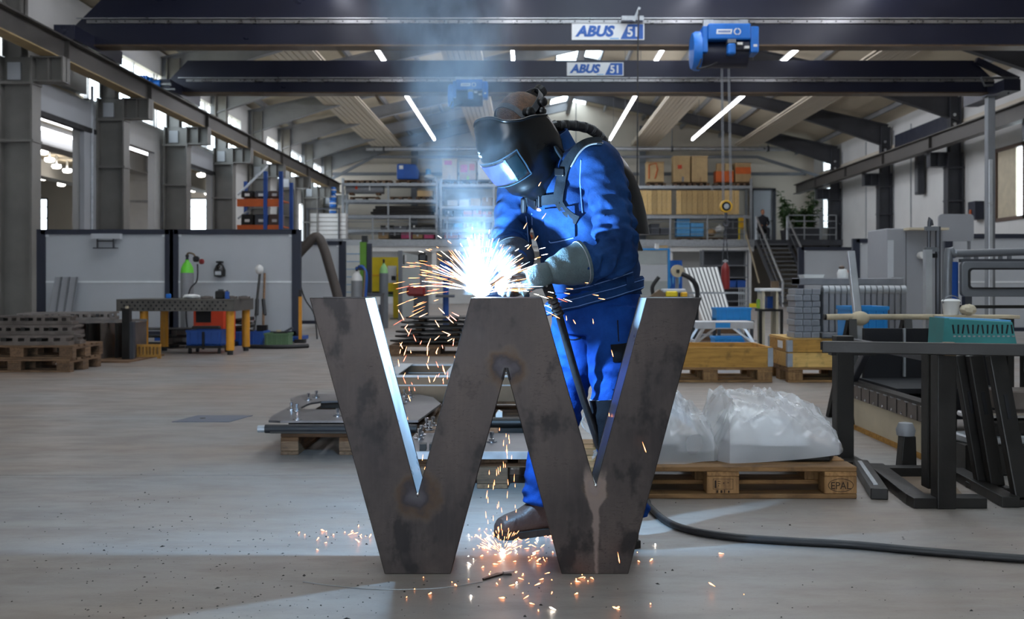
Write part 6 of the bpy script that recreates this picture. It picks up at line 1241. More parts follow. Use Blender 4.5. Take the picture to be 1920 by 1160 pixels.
MB().bar((SX, 6.75, 0.31), (SX, 6.4, 0.57), 0.05, 0.05).build('slanted_pillar', 'steel_dark', t, world=True, bev=0.006); MB().bar((SX, 6.85, 0.31), (SX, 6.85, 0.57), 0.05).build('rear_pillar', 'steel_dark', t, world=True); MB().bar((SX, 6.87, 0.57), (SX, 5.45, 0.57), 0.05).build('top_rail', 'steel_dark', t, world=True)
MB().box(SX + 0.10, SX + 1.0, 6.8, 6.85, 0.05, 0.66).build('interior_shade', 'opening_shade', t, world=True)  # dark sheet standing in for the shade inside the cab
MB().box(SX + 0.06, SX + 0.7, 6.1, 6.79, 0.3, 0.33).build('floor_panel', 'opening_shade', t, world=True); MB().box(SX + 0.35, SX + 0.365, 6.77, 6.79, 0.34, 0.66).build('interior_strut', 'galva', t, world=True); MB().box(SX + 0.3, SX + 0.33, 6.0, 6.02, 0.5, 0.58).build('reflector', 'orange_red', t, world=True)
t = thing('steel_part_rack', 'jumble of dark machined steel parts at the lower right edge', 'steel parts', (2.5, 5.22, 0))
for k, (x, y, z, sx, sy, sz, m) in enumerate(((2.75, 5.6, 0.08, 0.6, 0.3, 0.16, 'black_steel'), (2.7, 5.55, 0.18, 0.5, 0.2, 0.04, 'galva'), (2.8, 5.6, 0.24, 0.5, 0.25, 0.07, 'black_steel'), (2.75, 5.55, 0.295, 0.55, 0.15, 0.03, 'chrome'), (2.85, 5.7, 0.36, 0.3, 0.2, 0.1, 'steel_parts'))): bp('machined_part', m, t, (x - 2.75, y - 5.6, z), (sx, sy, sz), (0, 0, 0.1 * (k % 3)), bev=0.008)
# welding cable along the floor
t = thing('welding_hose', 'black welding hose running across the concrete from the letter to the right edge', 'hose', (0.6, 4.2, 0))
fl_ = [(0.33, 3.98, 0.015), (0.42, 4.28, 0.015), (0.52, 4.42, 0.015)] + [zpt(px, py, 0.015) for px, py in ((1218, 950), (1250, 977), (1300, 995), (1380, 1007), (1480, 1014), (1600, 1021), (1720, 1032), (1820, 1040), (1930, 1048), (2060, 1054))]
MB().tube(bez(fl_, 8), 0.0145, 12).build('hose', 'black_rubber', t, world=True, smooth=60)
# ================================================================== STEEL LETTER
WD = 3.37; WT = 0.222
Wp = [(580, 558), (685, 558), (783, 928), (883, 558), (1016, 558), (1117, 912), (1212, 558), (1315, 558), (1178, 1076), (1053, 1076), (949, 692), (845, 1076), (721, 1076)]
WX0 = PX(947, WD)
wpoly = [(PX(x, WD) - WX0, PZ(y, WD)) for x, y in Wp]
wpoly = [(x, max(0.0, z)) for x, z in wpoly]
def wsteel():
    m, nt, b = newmat('letter_steel')
    co = coords(nt, 'Object')
    big = noisetex(nt, coords(nt, 'Object', (1.0, 1.0, 0.7)), 5, 5, 0.6)
    brush = noisetex(nt, coords(nt, 'Object', (26, 26, 2.0)), 3, 4, 0.6)
    cl = noisetex(nt, coords(nt, 'Object', (1.0, 1.0, 0.6)), 2.6, 4, 0.55)
    c = mixc(nt, maprange(nt, cl, 0.35, 0.65), lin('#252020'), lin('#3b3431'))
    c = mixc(nt, math_(nt, 'MULTIPLY', maprange(nt, big, 0.42, 0.68), 0.4), c, lin('#5b514c'))
    c = mixc(nt, math_(nt, 'MULTIPLY', maprange(nt, brush, 0.45, 0.7), 0.04), c, lin('#6a605b'))
    smudge = noisetex(nt, coords(nt, 'Object', (1.2, 1.2, 0.8)), 6.5, 4, 0.6)
    c = mixc(nt, math_(nt, 'MULTIPLY', maprange(nt, smudge, 0.54, 0.64), 0.8), c, lin('#151213'))
    scr = noisetex(nt, coords(nt, 'Object', (3.0, 3.0, 14.0)), 6, 2, 0.5)
    line = maprange(nt, math_(nt, 'ABSOLUTE', math_(nt, 'SUBTRACT', scr, 0.5)), 0.0, 0.010, 1.0, 0.0)
    c = mixc(nt, math_(nt, 'MULTIPLY', math_(nt, 'MULTIPLY', line, maprange(nt, big, 0.45, 0.6)), 0.8), c, lin('#151212'))
    sep = N(nt, 'ShaderNodeSeparateXYZ'); nt.links.new(co, sep.inputs[0]); X, Z = sep.outputs[0], sep.outputs[2]
    wob = noisetex(nt, co, 17, 3)
    for (x0, z0, r) in ((wpoly[2][0], wpoly[2][1], 0.075), (wpoly[10][0], wpoly[10][1], 0.065), (wpoly[5][0], wpoly[5][1], 0.04)):
        d = math_(nt, 'SQRT', math_(nt, 'ADD', math_(nt, 'POWER', math_(nt, 'SUBTRACT', X, x0), 2.0), math_(nt, 'POWER', math_(nt, 'SUBTRACT', Z, z0), 2.0)))
        d = math_(nt, 'ADD', d, math_(nt, 'MULTIPLY', math_(nt, 'SUBTRACT', wob, 0.5), 0.09))
        rp = N(nt, 'ShaderNodeValToRGB'); nt.links.new(math_(nt, 'DIVIDE', d, r * 1.35), rp.inputs[0])
        e = rp.color_ramp.elements; e[0].position = 0.0; e[0].color = (0.055, 0.052, 0.056, 1); e[1].position = 1.0; e[1].color = (0.05, 0.043, 0.04, 0)
        for p_, col in ((0.28, (0.03, 0.026, 0.032, 1)), (0.42, (0.018, 0.014, 0.016, 1)), (0.62, (0.045, 0.026, 0.014, 1)), (0.8, (0.06, 0.043, 0.03, 1))):
            q = e.new(p_); q.color = col
        c = mixc(nt, maprange(nt, d, r * 0.75, r * 1.35, 0.85, 0.0, True), c, rp.outputs[0])
    # ground strip running down from the right notch
    xs_ = math_(nt, 'ABSOLUTE', math_(nt, 'ADD', math_(nt, 'SUBTRACT', X, wpoly[5][0]), math_(nt, 'MULTIPLY', math_(nt, 'SUBTRACT', wob, 0.5), 0.03)))
    wid = maprange(nt, Z, 0.05, 0.34, 0.006, 0.018)
    wid = math_(nt, 'ADD', wid, maprange(nt, Z, 0.20, 0.27, 0.0, 0.022, True))
    ms = math_(nt, 'MULTIPLY', maprange(nt, math_(nt, 'SUBTRACT', xs_, wid), -0.006, 0.003, 1.0, 0.0, True), maprange(nt, math_(nt, 'ADD', Z, math_(nt, 'MULTIPLY', wob, 0.08)), wpoly[5][1] + 0.06, wpoly[5][1] + 0.12, 1.0, 0.0, True))
    c = mixc(nt, math_(nt, 'MULTIPLY', ms, 0.5), c, lin('#8a7a72'))
    nt.links.new(c, b.inputs['Base Color'])
    b.inputs['Metallic'].default_value = 0.65
    nt.links.new(maprange(nt, big, 0.3, 0.7, 0.34, 0.52), b.inputs['Roughness'])
    bumpn(nt, b, big, 0.08, 0.01)
wsteel()
pm('arc_lit_edge', '#b4babf', 0.34, 0.45, 0.12, 12)  # lighter steel for some edges, the arc's light put into the colour
wl_ = thing('steel_letter', 'large dark raw steel letter W standing on the concrete floor', 'letter', (WX0, WD, 0))
MB().prism(wpoly, 0, 0.005).build('front_plate', 'letter_steel', wl_, bev=0.0035, seg=3)
MB().prism(wpoly, WT - 0.005, WT).build('back_plate', 'letter_steel', wl_, bev=0.0022)
nW = len(wpoly)
for i in range(nW):
    a, c = V((wpoly[i][0], 0, wpoly[i][1])), V((wpoly[(i + 1) % nW][0], 0, wpoly[(i + 1) % nW][1]))
    tn = (c - a).normalized(); inn = V((tn.z, 0, -tn.x))       # polygon runs clockwise seen from the front
    if i == 0: pass
    s1, s2 = a + tn * 0.004 + inn * 0.006, c - tn * 0.004 + inn * 0.006
    o1, o2 = a + tn * 0.002 + inn * 0.002, c - tn * 0.002 + inn * 0.002
    vs = [V((p.x, y, p.z)) for y in (0.0052, WT - 0.0052) for p in (o1, o2, s2, s1)]
    MB().add(vs, [(0, 1, 2, 3), (7, 6, 5, 4), (0, 4, 5, 1), (1, 5, 6, 2), (2, 6, 7, 3), (3, 7, 4, 0)]).build('edge_strip', 'arc_lit_edge' if i in (1, 5, 2, 6) else 'letter_steel', wl_)
for i in (2, 5):
    x, z = wpoly[i]
    MB().ball((x, 0.0, z + 0.004), (0.006, 0.004, 0.006), 10, 8).build('weld_bead', 'chrome', wl_, smooth=60); MB().tube([(x, 0.004, z + 0.002), (x, WT - 0.004, z + 0.002)], 0.004, 8).build('weld_seam', 'chrome', wl_, smooth=60)
for i in (10,): MB().tube([(wpoly[i][0] - 0.012, -0.001, wpoly[i][1] - 0.035), (wpoly[i][0] - 0.003, -0.002, wpoly[i][1] + 0.004), (wpoly[i][0] + 0.003, -0.002, wpoly[i][1] + 0.004), (wpoly[i][0] + 0.012, -0.001, wpoly[i][1] - 0.035)], 0.004, 8).build('weld_seam', 'letter_steel', wl_, smooth=60)

# ================================================================== WELDER
def cloth(name, c1, c2, bs=240):
    m, nt, b = newmat(name)
    co = coords(nt, 'Object')
    n1 = noisetex(nt, co, 9, 5, 0.6); n2 = noisetex(nt, co, bs, 2)
    c = mixc(nt, maprange(nt, n1, 0.35, 0.68), lin(c1), lin(c2))
    c = mixc(nt, math_(nt, 'MULTIPLY', maprange(nt, n2, 0.4, 0.7), 0.25), c, lin(c1))
    nt.links.new(c, b.inputs['Base Color']); b.inputs['Roughness'].default_value = 0.85
    b.inputs['Specular IOR Level'].default_value = 0.12; b.inputs['Sheen Weight'].default_value = 0.0
    bumpn(nt, b, math_(nt, 'ADD', n2, math_(nt, 'MULTIPLY', noisetex(nt, co, 28, 3), 2.0)), 0.25, 0.004)
cloth('denim', '#0f2549', '#1d3f70'); cloth('trouser_blue', '#0a2a66', '#133f86'); cloth('seam_thread', '#5877ad', '#7f9cc9'); cloth('knee_black', '#0b0c11', '#12141a')
cloth('webbing', '#14171b', '#242a30', 300); pm('leather_boot', '#3a2c28', 0.55, 0, 0.3, 14, 0.3); pm('boot_sole', '#16130f', 0.8, 0, 0.2, 10)
pm('glove_leather', '#445458', 0.8, 0, 0.22, 26, 0.35); pm('glove_dark', '#23272b', 0.85, 0, 0.25, 26, 0.3); pm('helmet_black', '#07080a', 0.3, 0, 0.1, 5); pm('band_grey', '#44464a', 0.55, 0, 0.25, 60)
pm('visor_edge', '#2e4250', 0.35, 0.2, 0.1, 5); pm('lens_violet', '#5a62d8', 0.14, 0.75, 0.35, 14); pm('lens_dark', '#14242a', 0.1, 0.5, 0.15, 10)
wel = thing('person', 'welder in blue workwear with a black helmet bending over the steel letter', 'person', (0.2, 3.9, 0))
OFF = V(wel.location)
def limb(mb, pts, rad, n=36, m=14, amp=None, freq=16.0, seed=0.0, flat=1.0, shear=0.0):
    """tube through pts with interpolated radii and wrinkle displacement"""
    P_ = bez(pts, m); k = len(P_); ns = len(pts) - 1
    def rr(i, arr):
        f = i / m; j = min(int(f), ns - 1); s = f - j; s = s * s * (3 - 2 * s); return arr[j] * (1 - s) + arr[j + 1] * s
    t0 = (P_[1] - P_[0]).normalized(); u = V((0, -1, 0)); u = (u - t0 * u.dot(t0)).normalized(); rings = []; L = 0.0
    for i in range(k):
        t = (P_[min(i + 1, k - 1)] - P_[max(i - 1, 0)]).normalized(); u = (u - t * u.dot(t)).normalized(); w = t.cross(u)
        if i: L += (P_[i] - P_[i - 1]).length
        R = rr(i, rad); A = rr(i, amp) if amp else 0.0; ring = []
        for j in range(n):
            a = 2 * PI * j / n; c, s = math.cos(a), math.sin(a)
            q = V((c * 0.9 + seed, s * 0.9, L * freq + shear * c))
            f = 1 - 2.2 * abs(noise.noise(q)); f2 = 1 - 2.2 * abs(noise.noise(q * 2.1 + V((5, 3, 1))))
            mk = max(0.0, 0.35 + 1.3 * noise.noise(V((c * 1.1 + seed * 2, s * 1.1, L * 6)))) if A > 0.011 else 0.0
            r = R + A * (f * 0.6 + f2 * 0.25 - 0.3) + 0.42 * A * mk * math.sin(L * 118 + 1.9 * c + 1.2 * s + seed)
            ring.append(P_[i] + u * (c * r * flat) + w * (s * r))
        rings.append(ring)
    return mb.loft(rings)
def torso(mb, secs, n=48, m=10, amp=0.006, seed=0):
    """secs: (centre, forward dir, half lateral, half depth)"""
    cs = bez([s[0] for s in secs], m); k = len(cs); ns = len(secs) - 1; rings = []
    LAT = V((0.70, -0.714, 0.0))
    for i in range(k):
        f = i / m; j = min(int(f), ns - 1); s = f - j; s = s * s * (3 - 2 * s)
        hw = secs[j][1] * (1 - s) + secs[j + 1][1] * s; hd = secs[j][2] * (1 - s) + secs[j + 1][2] * s
        t = (cs[min(i + 1, k - 1)] - cs[max(i - 1, 0)]).normalized(); fw = LAT.cross(t).normalized()
        if fw.y > 0: fw = -fw
        ring = []
        for q in range(n):
            a = 2 * PI * q / n; c, sn = math.cos(a), math.sin(a)
            x = hw * math.copysign(abs(c) ** 0.8, c); y = hd * math.copysign(abs(sn) ** 0.8, sn)
            p = cs[i] + LAT * x + fw * y
            nn = 1 - 2.2 * abs(noise.noise(V((p.x * 5 + seed, p.y * 5, p.z * 13 + p.x * 6))))
            ring.append(p + (LAT * c + fw * sn) * amp * nn)
        rings.append(ring)
    return mb.loft(rings)
def fuse(mb, name, mat, voxel=0.007, smooth=4, parent=wel):
    me = mb.mesh(name); o = bpy.data.objects.new(name, me); COL.objects.link(o)
    r = o.modifiers.new('r', 'REMESH'); r.mode = 'VOXEL'; r.voxel_size = voxel
    s = o.modifiers.new('s', 'SMOOTH'); s.factor = 0.5; s.iterations = smooth
    bpy.context.view_layer.update(); m2 = bpy.data.meshes.new_from_object(o.evaluated_get(bpy.context.evaluated_depsgraph_get()))
    bpy.data.objects.remove(o); m2.materials.clear(); m2.materials.append(MATS[mat])
    tree = BVHTree.FromPolygons([v.co.copy() for v in m2.vertices], [tuple(p.vertices) for p in m2.polygons])
    m2.transform(Matrix.Translation(-wloc(parent))); m2.polygons.foreach_set('use_smooth', [True] * len(m2.polygons))
    o = bpy.data.objects.new(name, m2); COL.objects.link(o); o.parent = parent
    return o, tree
Lsh, Lel, Lwr = V((0.262, 3.785, 1.415)), V((0.325, 3.69, 1.085)), V((0.125, 3.62, 1.015))
Rsh, Rel, Rwr = V((-0.02, 4.08, 1.37)), V((-0.06, 3.985, 1.12)), V((-0.045, 3.74, 1.03))
# body: head, neck and upper trunk
hc = P(984, 236, 3.88)
FH = V((-0.62, -0.44, -0.65)).normalized(); LH = V((0, 0, 1)).cross(FH).normalized(); UH = FH.cross(LH).normalized()
mb = MB()
rings = []
for k in range(17):                                  # skull with a narrower jaw, from chin to crown
    v = k / 16; z = -0.125 + 0.25 * v; e = math.sqrt(max(0.003, 1 - (2 * v - 1) ** 2)); 
    wl2 = 0.074 * e * (0.75 + 0.35 * v); wf = 0.098 * e * (0.82 + 0.25 * v)
    rings.append([hc + UH * z + LH * (wl2 * math.cos(a)) + FH * (wf * math.sin(a) + 0.012 * (1 - v)) for a in [2 * PI * j / 24 for j in range(24)]])
mb.loft(rings)
mb.ball(hc + FH * 0.10 - UH * 0.015, 0.018, 8, 6)       # nose
for s in (-1, 1): mb.ball(hc + LH * s * 0.078 - UH * 0.005 - FH * 0.01, (0.014, 0.02, 0.03), 8, 6)
limb(mb, [hc - FH * 0.03 - UH * 0.06, V((0.075, 3.935, 1.49)), V((0.125, 3.965, 1.40)), V((0.15, 3.96, 1.25))], [0.058, 0.060, 0.075, 0.13], 24, 8)
fuse(mb, 'body', 'skin', 0.006, 3)
mb = MB(); rings = []
for k in range(10):
    v = k / 9; z = 0.02 + 0.112 * v; e = math.sqrt(max(0.004, 1 - (z / 0.134) ** 2))
    rings.append([hc - FH * 0.006 + UH * z + LH * (0.087 * e * math.cos(a)) + FH * (0.112 * e * math.sin(a)) for a in [2 * PI * j / 24 for j in range(24)]])
mb.loft(rings).build('hair', 'hair', wel, world=True, smooth=60)
# jacket
mb = MB()
torso(mb, [(V((0.262, 3.94, 0.925)), 0.182, 0.142), (V((0.257, 3.945, 0.97)), 0.190, 0.150), (V((0.240, 3.95, 1.10)), 0.188, 0.150), (V((0.185, 3.965, 1.25)), 0.178, 0.150), (V((0.138, 3.97, 1.36)), 0.180, 0.138), (V((0.115, 3.96, 1.44)), 0.140, 0.105), (V((0.105, 3.95, 1.485)), 0.085, 0.085)], amp=0.014)
limb(mb, [Lsh + V((-0.09, 0.08, -0.03)), Lsh, Lsh.lerp(Lel, 0.5) + V((0.015, 0, 0)), Lel, Lel.lerp(Lwr, 0.5) + V((0.0, 0, -0.012)), Lwr + V((0.02, 0, 0))], [0.080, 0.086, 0.076, 0.073, 0.064, 0.046], 56, 20, [0, 0.008, 0.018, 0.032, 0.036, 0.018], 15, 2.0, shear=1.1)
limb(mb, [Rsh + V((0.08, -0.08, -0.03)), Rsh, Rsh.lerp(Rel, 0.5) + V((-0.01, 0, 0)), Rel, Rel.lerp(Rwr, 0.5), Rwr], [0.080, 0.084, 0.073, 0.072, 0.064, 0.054], 48, 18, [0, 0.005, 0.014, 0.022, 0.022, 0.012], 17, 7.0, shear=0.7)
jacket, JT = fuse(mb, 'jacket', 'denim', 0.0055, 2)
def cast(px, py, tree):
    o = V((0, 0, CH)); d = (P(px, py, 1.0) - o).normalized()
    h = tree.ray_cast(o, d)
    return h[0], h[1]
def ribbon(pixels, width, name, mat, tree, off=0.005, thick=0.004, parent=wel, sub=6, smooth=30, pts=None):
    if pts is None:
        pp = bez([V((x, y, 0)) for x, y in pixels], sub); pn = []
        for q in pp:
            h, nn = cast(q.x, q.y, tree)
            if h is not None: pn.append((h, nn))
    else: pn = pts
    # smooth the path a little
    for _ in range(2): pn = [pn[0]] + [((pn[i - 1][0] + pn[i][0] * 2 + pn[i + 1][0]) / 4, (pn[i - 1][1] + pn[i][1] + pn[i + 1][1]).normalized()) for i in range(1, len(pn) - 1)] + [pn[-1]]
    rings = []
    for i, (p, nn) in enumerate(pn):
        tg = (pn[min(i + 1, len(pn) - 1)][0] - pn[max(i - 1, 0)][0]).normalized(); sd = nn.cross(tg).normalized(); b0 = p + nn * off
        rings.append([b0 - sd * width / 2, b0 + sd * width / 2, b0 + sd * width / 2 + nn * thick, b0 - sd * width / 2 + nn * thick])
    return MB().loft(rings).build(name, mat, parent, world=True, smooth=smooth)
# collar
mb = MB(); rings = []
for k in range(7):
    v = k / 6; c = V((0.112, 3.95, 1.475)) + V((-0.030, -0.012, 0.062)) * v; r = 0.090 - 0.006 * v
    rings.append([c + V((0.72, -0.69, 0.05)) * (r * math.cos(a)) + V((-0.55, -0.58, -0.42)) * (r * 1.05 * math.sin(a)) for a in [2 * PI * j / 32 for j in range(32)]])
ri = [[p.lerp(sum(r_, V()) / len(r_), 0.09) for p in r_] for r_ in rings]
MB().loft(rings + ri[::-1], cap=False).build('collar', 'denim', jacket, world=True, smooth=50)
# tilted waistband
def hemring(g, dz):
    c0 = V((0.262, 3.94, 0.918 + dz)); fw = V((-0.70, -0.714, 0)); out = []
    for j in range(56):
        a = 2 * PI * j / 56; c, s = math.cos(a), math.sin(a); p = c0 + LTW * ((0.188 + g) * math.copysign(abs(c) ** 0.8, c)) + fw * ((0.149 + g) * math.copysign(abs(s) ** 0.8, s))
        p.z += 0.045 * (p.x - c0.x) / 0.16 + 0.004 * noise.noise(p * 9); out.append(p)
    return out
LTW = V((0.70, -0.714, 0.0))
band = MB().loft([hemring(0.003, -0.026), hemring(0.010, -0.022), hemring(0.011, 0.018), hemring(0.006, 0.026), hemring(-0.004, 0.024), hemring(-0.006, -0.024), hemring(0.003, -0.026)], cap=False).build('waistband', 'denim', jacket, world=True, smooth=50)
for dz in (-0.017, 0.014): r_ = hemring(0.0115, dz); MB().tube(r_ + [r_[0]], 0.0013, 5).build('waistband_stitch', 'seam_thread', band, world=True)
# pocket, seams and hem on the jacket
def patch(corners, name, mat, tree, parent, off=0.003, thick=0.006, nx=10, ny=8):
    g = []
    for j in range(ny + 1):
        row = []
        for i in range(nx + 1):
            u, v = i / nx, j / ny
            a = V((*corners[0], 0)).lerp(V((*corners[1], 0)), u); c = V((*corners[3], 0)).lerp(V((*corners[2], 0)), u); q = a.lerp(c, v)
            h, nn = cast(q.x, q.y, tree)
            row.append((h, nn) if h is not None else None)
        g.append(row)
    good = [c for r in g for c in r if c]
    md = sorted((c[0].y for c in good))[len(good) // 2]
    vs = []; 
    for r in g:
        for c in r: vs.append(c[0] + c[1] * (off + thick) if c else good[0][0])
    n = (nx + 1) * (ny + 1)
    vs2 = [(c[0] + c[1] * off) if c else good[0][0] for r in g for c in r]
    fs = []; W_ = nx + 1
    for j in range(ny):
        for i in range(nx):
            q = (j * W_ + i, j * W_ + i + 1, (j + 1) * W_ + i + 1, (j + 1) * W_ + i)
            if all(g[k // W_][k % W_] for k in q): fs.append(q); fs.append(tuple(n + k for k in q[::-1]))
    bd = [i for i in range(W_)] + [j * W_ + nx for j in range(1, ny + 1)] + [ny * W_ + i for i in range(nx - 1, -1, -1)] + [j * W_ for j in range(ny - 1, 0, -1)]
    for a, c in zip(bd, bd[1:] + bd[:1]): fs.append((a, n + a, n + c, c))
    return MB().add(vs + vs2, fs).build(name, mat, parent, world=True, smooth=40)
patch([(1022, 392), (1078, 386), (1080, 444), (1026, 452)], 'chest_pocket', 'denim', JT, jacket)
for nm, pix in (('pocket_stitch', [(1025, 396), (1029, 449), (1040, 454), (1076, 446)]), ('front_seam', [(998, 400), (1000, 450), (1008, 510), (1015, 550)]), ('shoulder_seam', [(1090, 300), (1088, 350), (1092, 400)]), ('waist_seam', [(1060, 545), (1110, 535), (1150, 522), (1186, 510)]), ('placket_seam', [(986, 392), (989, 440), (996, 500)])): ribbon(pix, 0.0035, nm, 'seam_thread', JT, 0.001, 0.002, jacket)
patch([(1172, 520), (1186, 517), (1187, 538), (1174, 542)], 'waist_tab', 'denim', JT, jacket, 0.002, 0.005, 5, 5)
# trousers
mb = MB()
torso(mb, [(V((0.265, 3.935, 0.99)), 0.165, 0.125), (V((0.268, 3.93, 0.90)), 0.176, 0.135), (V((0.268, 3.925, 0.82)), 0.178, 0.130), (V((0.265, 3.92, 0.76)), 0.150, 0.11)], amp=0.005, seed=4)
limb(mb, [V((0.33, 3.86, 0.86)), V((0.335, 3.83, 0.72)), V((0.335, 3.79, 0.50)), V((0.355, 3.76, 0.30)), V((0.375, 3.735, 0.10))], [0.110, 0.104, 0.088, 0.080, 0.074], 40, 16, [0.004, 0.009, 0.018, 0.014, 0.018], 12, 3.0, shear=0.6)
limb(mb, [V((0.21, 3.99, 0.86)), V((0.19, 3.98, 0.72)), V((0.135, 3.95, 0.50)), V((0.09, 3.94, 0.30)), V((0.062, 3.93, 0.11))], [0.108, 0.100, 0.086, 0.080, 0.074], 40, 16, [0.004, 0.010, 0.020, 0.016, 0.020], 12, 9.0, shear=0.6)
trousers, TT = fuse(mb, 'trousers', 'trouser_blue', 0.006, 2)
patch([(1145, 646), (1183, 642), (1178, 676), (1150, 678)], 'cargo_flap', 'knee_black', TT, trousers, 0.004, 0.008, 6, 6)
patch([(1150, 679), (1176, 678), (1168, 730), (1146, 728)], 'cargo_pocket', 'trouser_blue', TT, trousers, 0.002, 0.008, 6, 6)
patch([(1102, 752), (1172, 748), (1178, 860), (1122, 862)], 'knee_patch', 'knee_black', TT, trousers, 0.002, 0.006, 10, 12)
ribbon([(1101, 749), (1130, 752), (1172, 746)], 0.004, 'knee_piping', 'galva', TT, 0.003, 0.003, trousers)
for pix in ([(1055, 633), (1075, 637), (1090, 632)], [(1158, 600), (1160, 640)]): ribbon(pix, 0.004, 'seam', 'knee_black', TT, 0.001, 0.002, trousers)
# boots
def boot(heel, toe, label):
    h, tt = V(heel), V(toe); fw = (tt - h); L = fw.length; fw.normalize(); sd = V((0, 0, 1)).cross(fw).normalized()
    mb = MB(); rings = []
    prof = [(0.0, 0.030, 0.02, 0.10), (0.03, 0.040, 0.012, 0.145), (0.09, 0.043, 0.012, 0.16), (0.14, 0.043, 0.012, 0.125), (0.19, 0.048, 0.012, 0.098), (0.24, 0.050, 0.012, 0.085), (0.275, 0.043, 0.012, 0.072), (0.295, 0.025, 0.016, 0.05)]
    for s, w, z0, z1 in prof:
        s = s * L / 0.295; c = h + fw * s; zc, hz = (z0 + z1) / 2, (z1 - z0) / 2
        rings.append([c + sd * (w * math.copysign(abs(math.cos(a)) ** 0.7, math.cos(a))) + V((0, 0, zc + hz * math.copysign(abs(math.sin(a)) ** 0.7, math.sin(a)))) for a in [2 * PI * j / 20 for j in range(20)]])
    mb.loft(rings); o, _ = fuse(mb, 'boot', 'leather_boot', 0.005, 3)
    poly = []
    for s, w, _, _ in prof: poly.append((s * L / 0.295, w + 0.005))
    pts = [(s - 0.003, w) for s, w in poly] + [(s - 0.003, -w) for s, w in poly[::-1]]
    vs = [h + fw * s + sd * w + V((0, 0, z)) for z in (0.0, 0.026) for s, w in pts]; n = len(pts)
    MB().add(vs, [tuple(range(n - 1, -1, -1)), tuple(range(n, 2 * n))] + [(i, (i + 1) % n, n + (i + 1) % n, n + i) for i in range(n)]).build('sole', 'boot_sole', o, world=True)
boot((0.135, 3.955, 0.0), (-0.115, 3.84, 0.0), ''); boot((0.405, 3.735, 0.0), (0.15, 3.66, 0.0), '')
# gloves
def glove(wrist, elbow, palm, dirn, up, mat, spread=1.0, curl=1.0, mirror=1):
    """gauntlet cuff and a hand with four bent fingers and a thumb; dirn = finger direction, up = back of the hand"""
    wr, pa, f, u = V(wrist), V(palm), V(dirn).normalized(), V(up).normalized(); u = (u - f * u.dot(f)).normalized(); s = f.cross(u).normalized() * mirror
    mb = MB()
    limb(mb, [wr, wr.lerp(pa, 0.5), pa, pa + f * 0.045], [0.036, 0.040, 0.046, 0.036], 24, 8, flat=0.8)
    ln = [0.070, 0.082, 0.078, 0.062]
    for k in range(4):
        b0 = pa + f * 0.035 + s * (0.030 - 0.020 * k); l = ln[k]
        p1 = b0 + f * l * 0.42 - u * 0.008 * curl; p2 = p1 + f * l * 0.18 - u * l * 0.34 * curl; p3 = p2 - f * l * 0.16 * curl - u * l * 0.26 * curl
        limb(mb, [b0 - f * 0.02, b0, p1, p2, p3], [0.011, 0.0135, 0.0125, 0.0115, 0.0095], 12, 5)
    tb = pa + s * 0.036 + f * 0.0 - u * 0.008
    limb(mb, [tb - s * 0.012, tb, tb + f * 0.03 + s * 0.012 - u * 0.022, tb + f * 0.055 - s * 0.006 - u * 0.036], [0.014, 0.016, 0.014, 0.011], 12, 5)
    o, T = fuse(mb, 'glove', mat, 0.0038, 3)
    d = (V(elbow) - wr).normalized()
    cf = [pa.lerp(wr, 0.55), wr, wr + d * 0.055, wr + d * 0.11]; rd = [0.042, 0.052, 0.070, 0.082]
    mb = MB(); limb(mb, cf, rd, 28, 7, [0.002, 0.003, 0.002, 0.0], 14, 1.0)
    k = 28; nr = len(mb.v) // k
    outer = [mb.v[i * k:(i + 1) * k] for i in range(nr)]
    inner = [[p.lerp(sum(r, V()) / k, 0.07) for p in r] for r in outer]
    MB().loft(outer + inner[::-1], cap=False).build('cuff', mat, o, world=True, smooth=60)
    for i in (nr - 3,):
        r = outer[i]; c = sum(r, V()) / k
        MB().tube([c + (p - c) * 1.012 for p in r] + [c + (r[0] - c) * 1.012], 0.0012, 5).build('stitch', 'cabinet_grey' if mat == 'glove_leather' else 'glove_dark', o, world=True)
    return o
glove(Lwr + V((-0.02, -0.005, -0.002)), Lel + V((0.0, 0.0, -0.01)), V((0.048, 3.60, 0.993)), (-0.85, -0.10, -0.35), (0.25, -0.75, 0.6), 'glove_leather', mirror=1)
glove(Rwr + V((0.0, -0.01, 0)), Rel, V((-0.035, 3.665, 0.998)), (-0.55, -0.65, -0.42), (0.3, -0.3, 0.9), 'glove_dark', mirror=-1)
# harness
ribbon([(1128, 268), (1105, 268), (1086, 280), (1068, 302), (1056, 330), (1050, 358), (1049, 378)], 0.040, 'shoulder_strap', 'webbing', JT, 0.004, 0.008, sub=8)
ribbon([(986, 377), (1010, 376), (1030, 374), (1050, 372)], 0.038, 'chest_strap', 'webbing', JT, 0.005, 0.006, sub=8)
ribbon([(1046, 372), (1056, 390), (1070, 404), (1084, 413)], 0.034, 'lower_strap', 'webbing', JT, 0.004, 0.005, sub=8)
def onj(px, py, sz, name, mat, off=0.014):
    h, nn = cast(px, py, JT)
    if h is None: return
    z = nn; x = V((1, 0, 0)); x = (x - z * x.dot(z)).normalized(); y = z.cross(x)
    M = Matrix((x, y, z)).transposed().to_4x4(); M.translation = h + nn * off
    mb = MB(M); mb.box(-sz[0] / 2, sz[0] / 2, -sz[1] / 2, sz[1] / 2, -sz[2] / 2, sz[2] / 2); return mb.build(name, mat, wel, world=True, bev=min(sz) * 0.3)
onj(1003, 377, (0.05, 0.044, 0.014), 'buckle', 'black_plastic'); onj(1017, 376, (0.012, 0.048, 0.018), 'buckle_clip', 'black_plastic'); onj(1054, 322, (0.044, 0.03, 0.014), 'strap_adjuster', 'black_plastic'); onj(990, 384, (0.02, 0.06, 0.02), 'strap_end', 'black_rubber', 0.02)
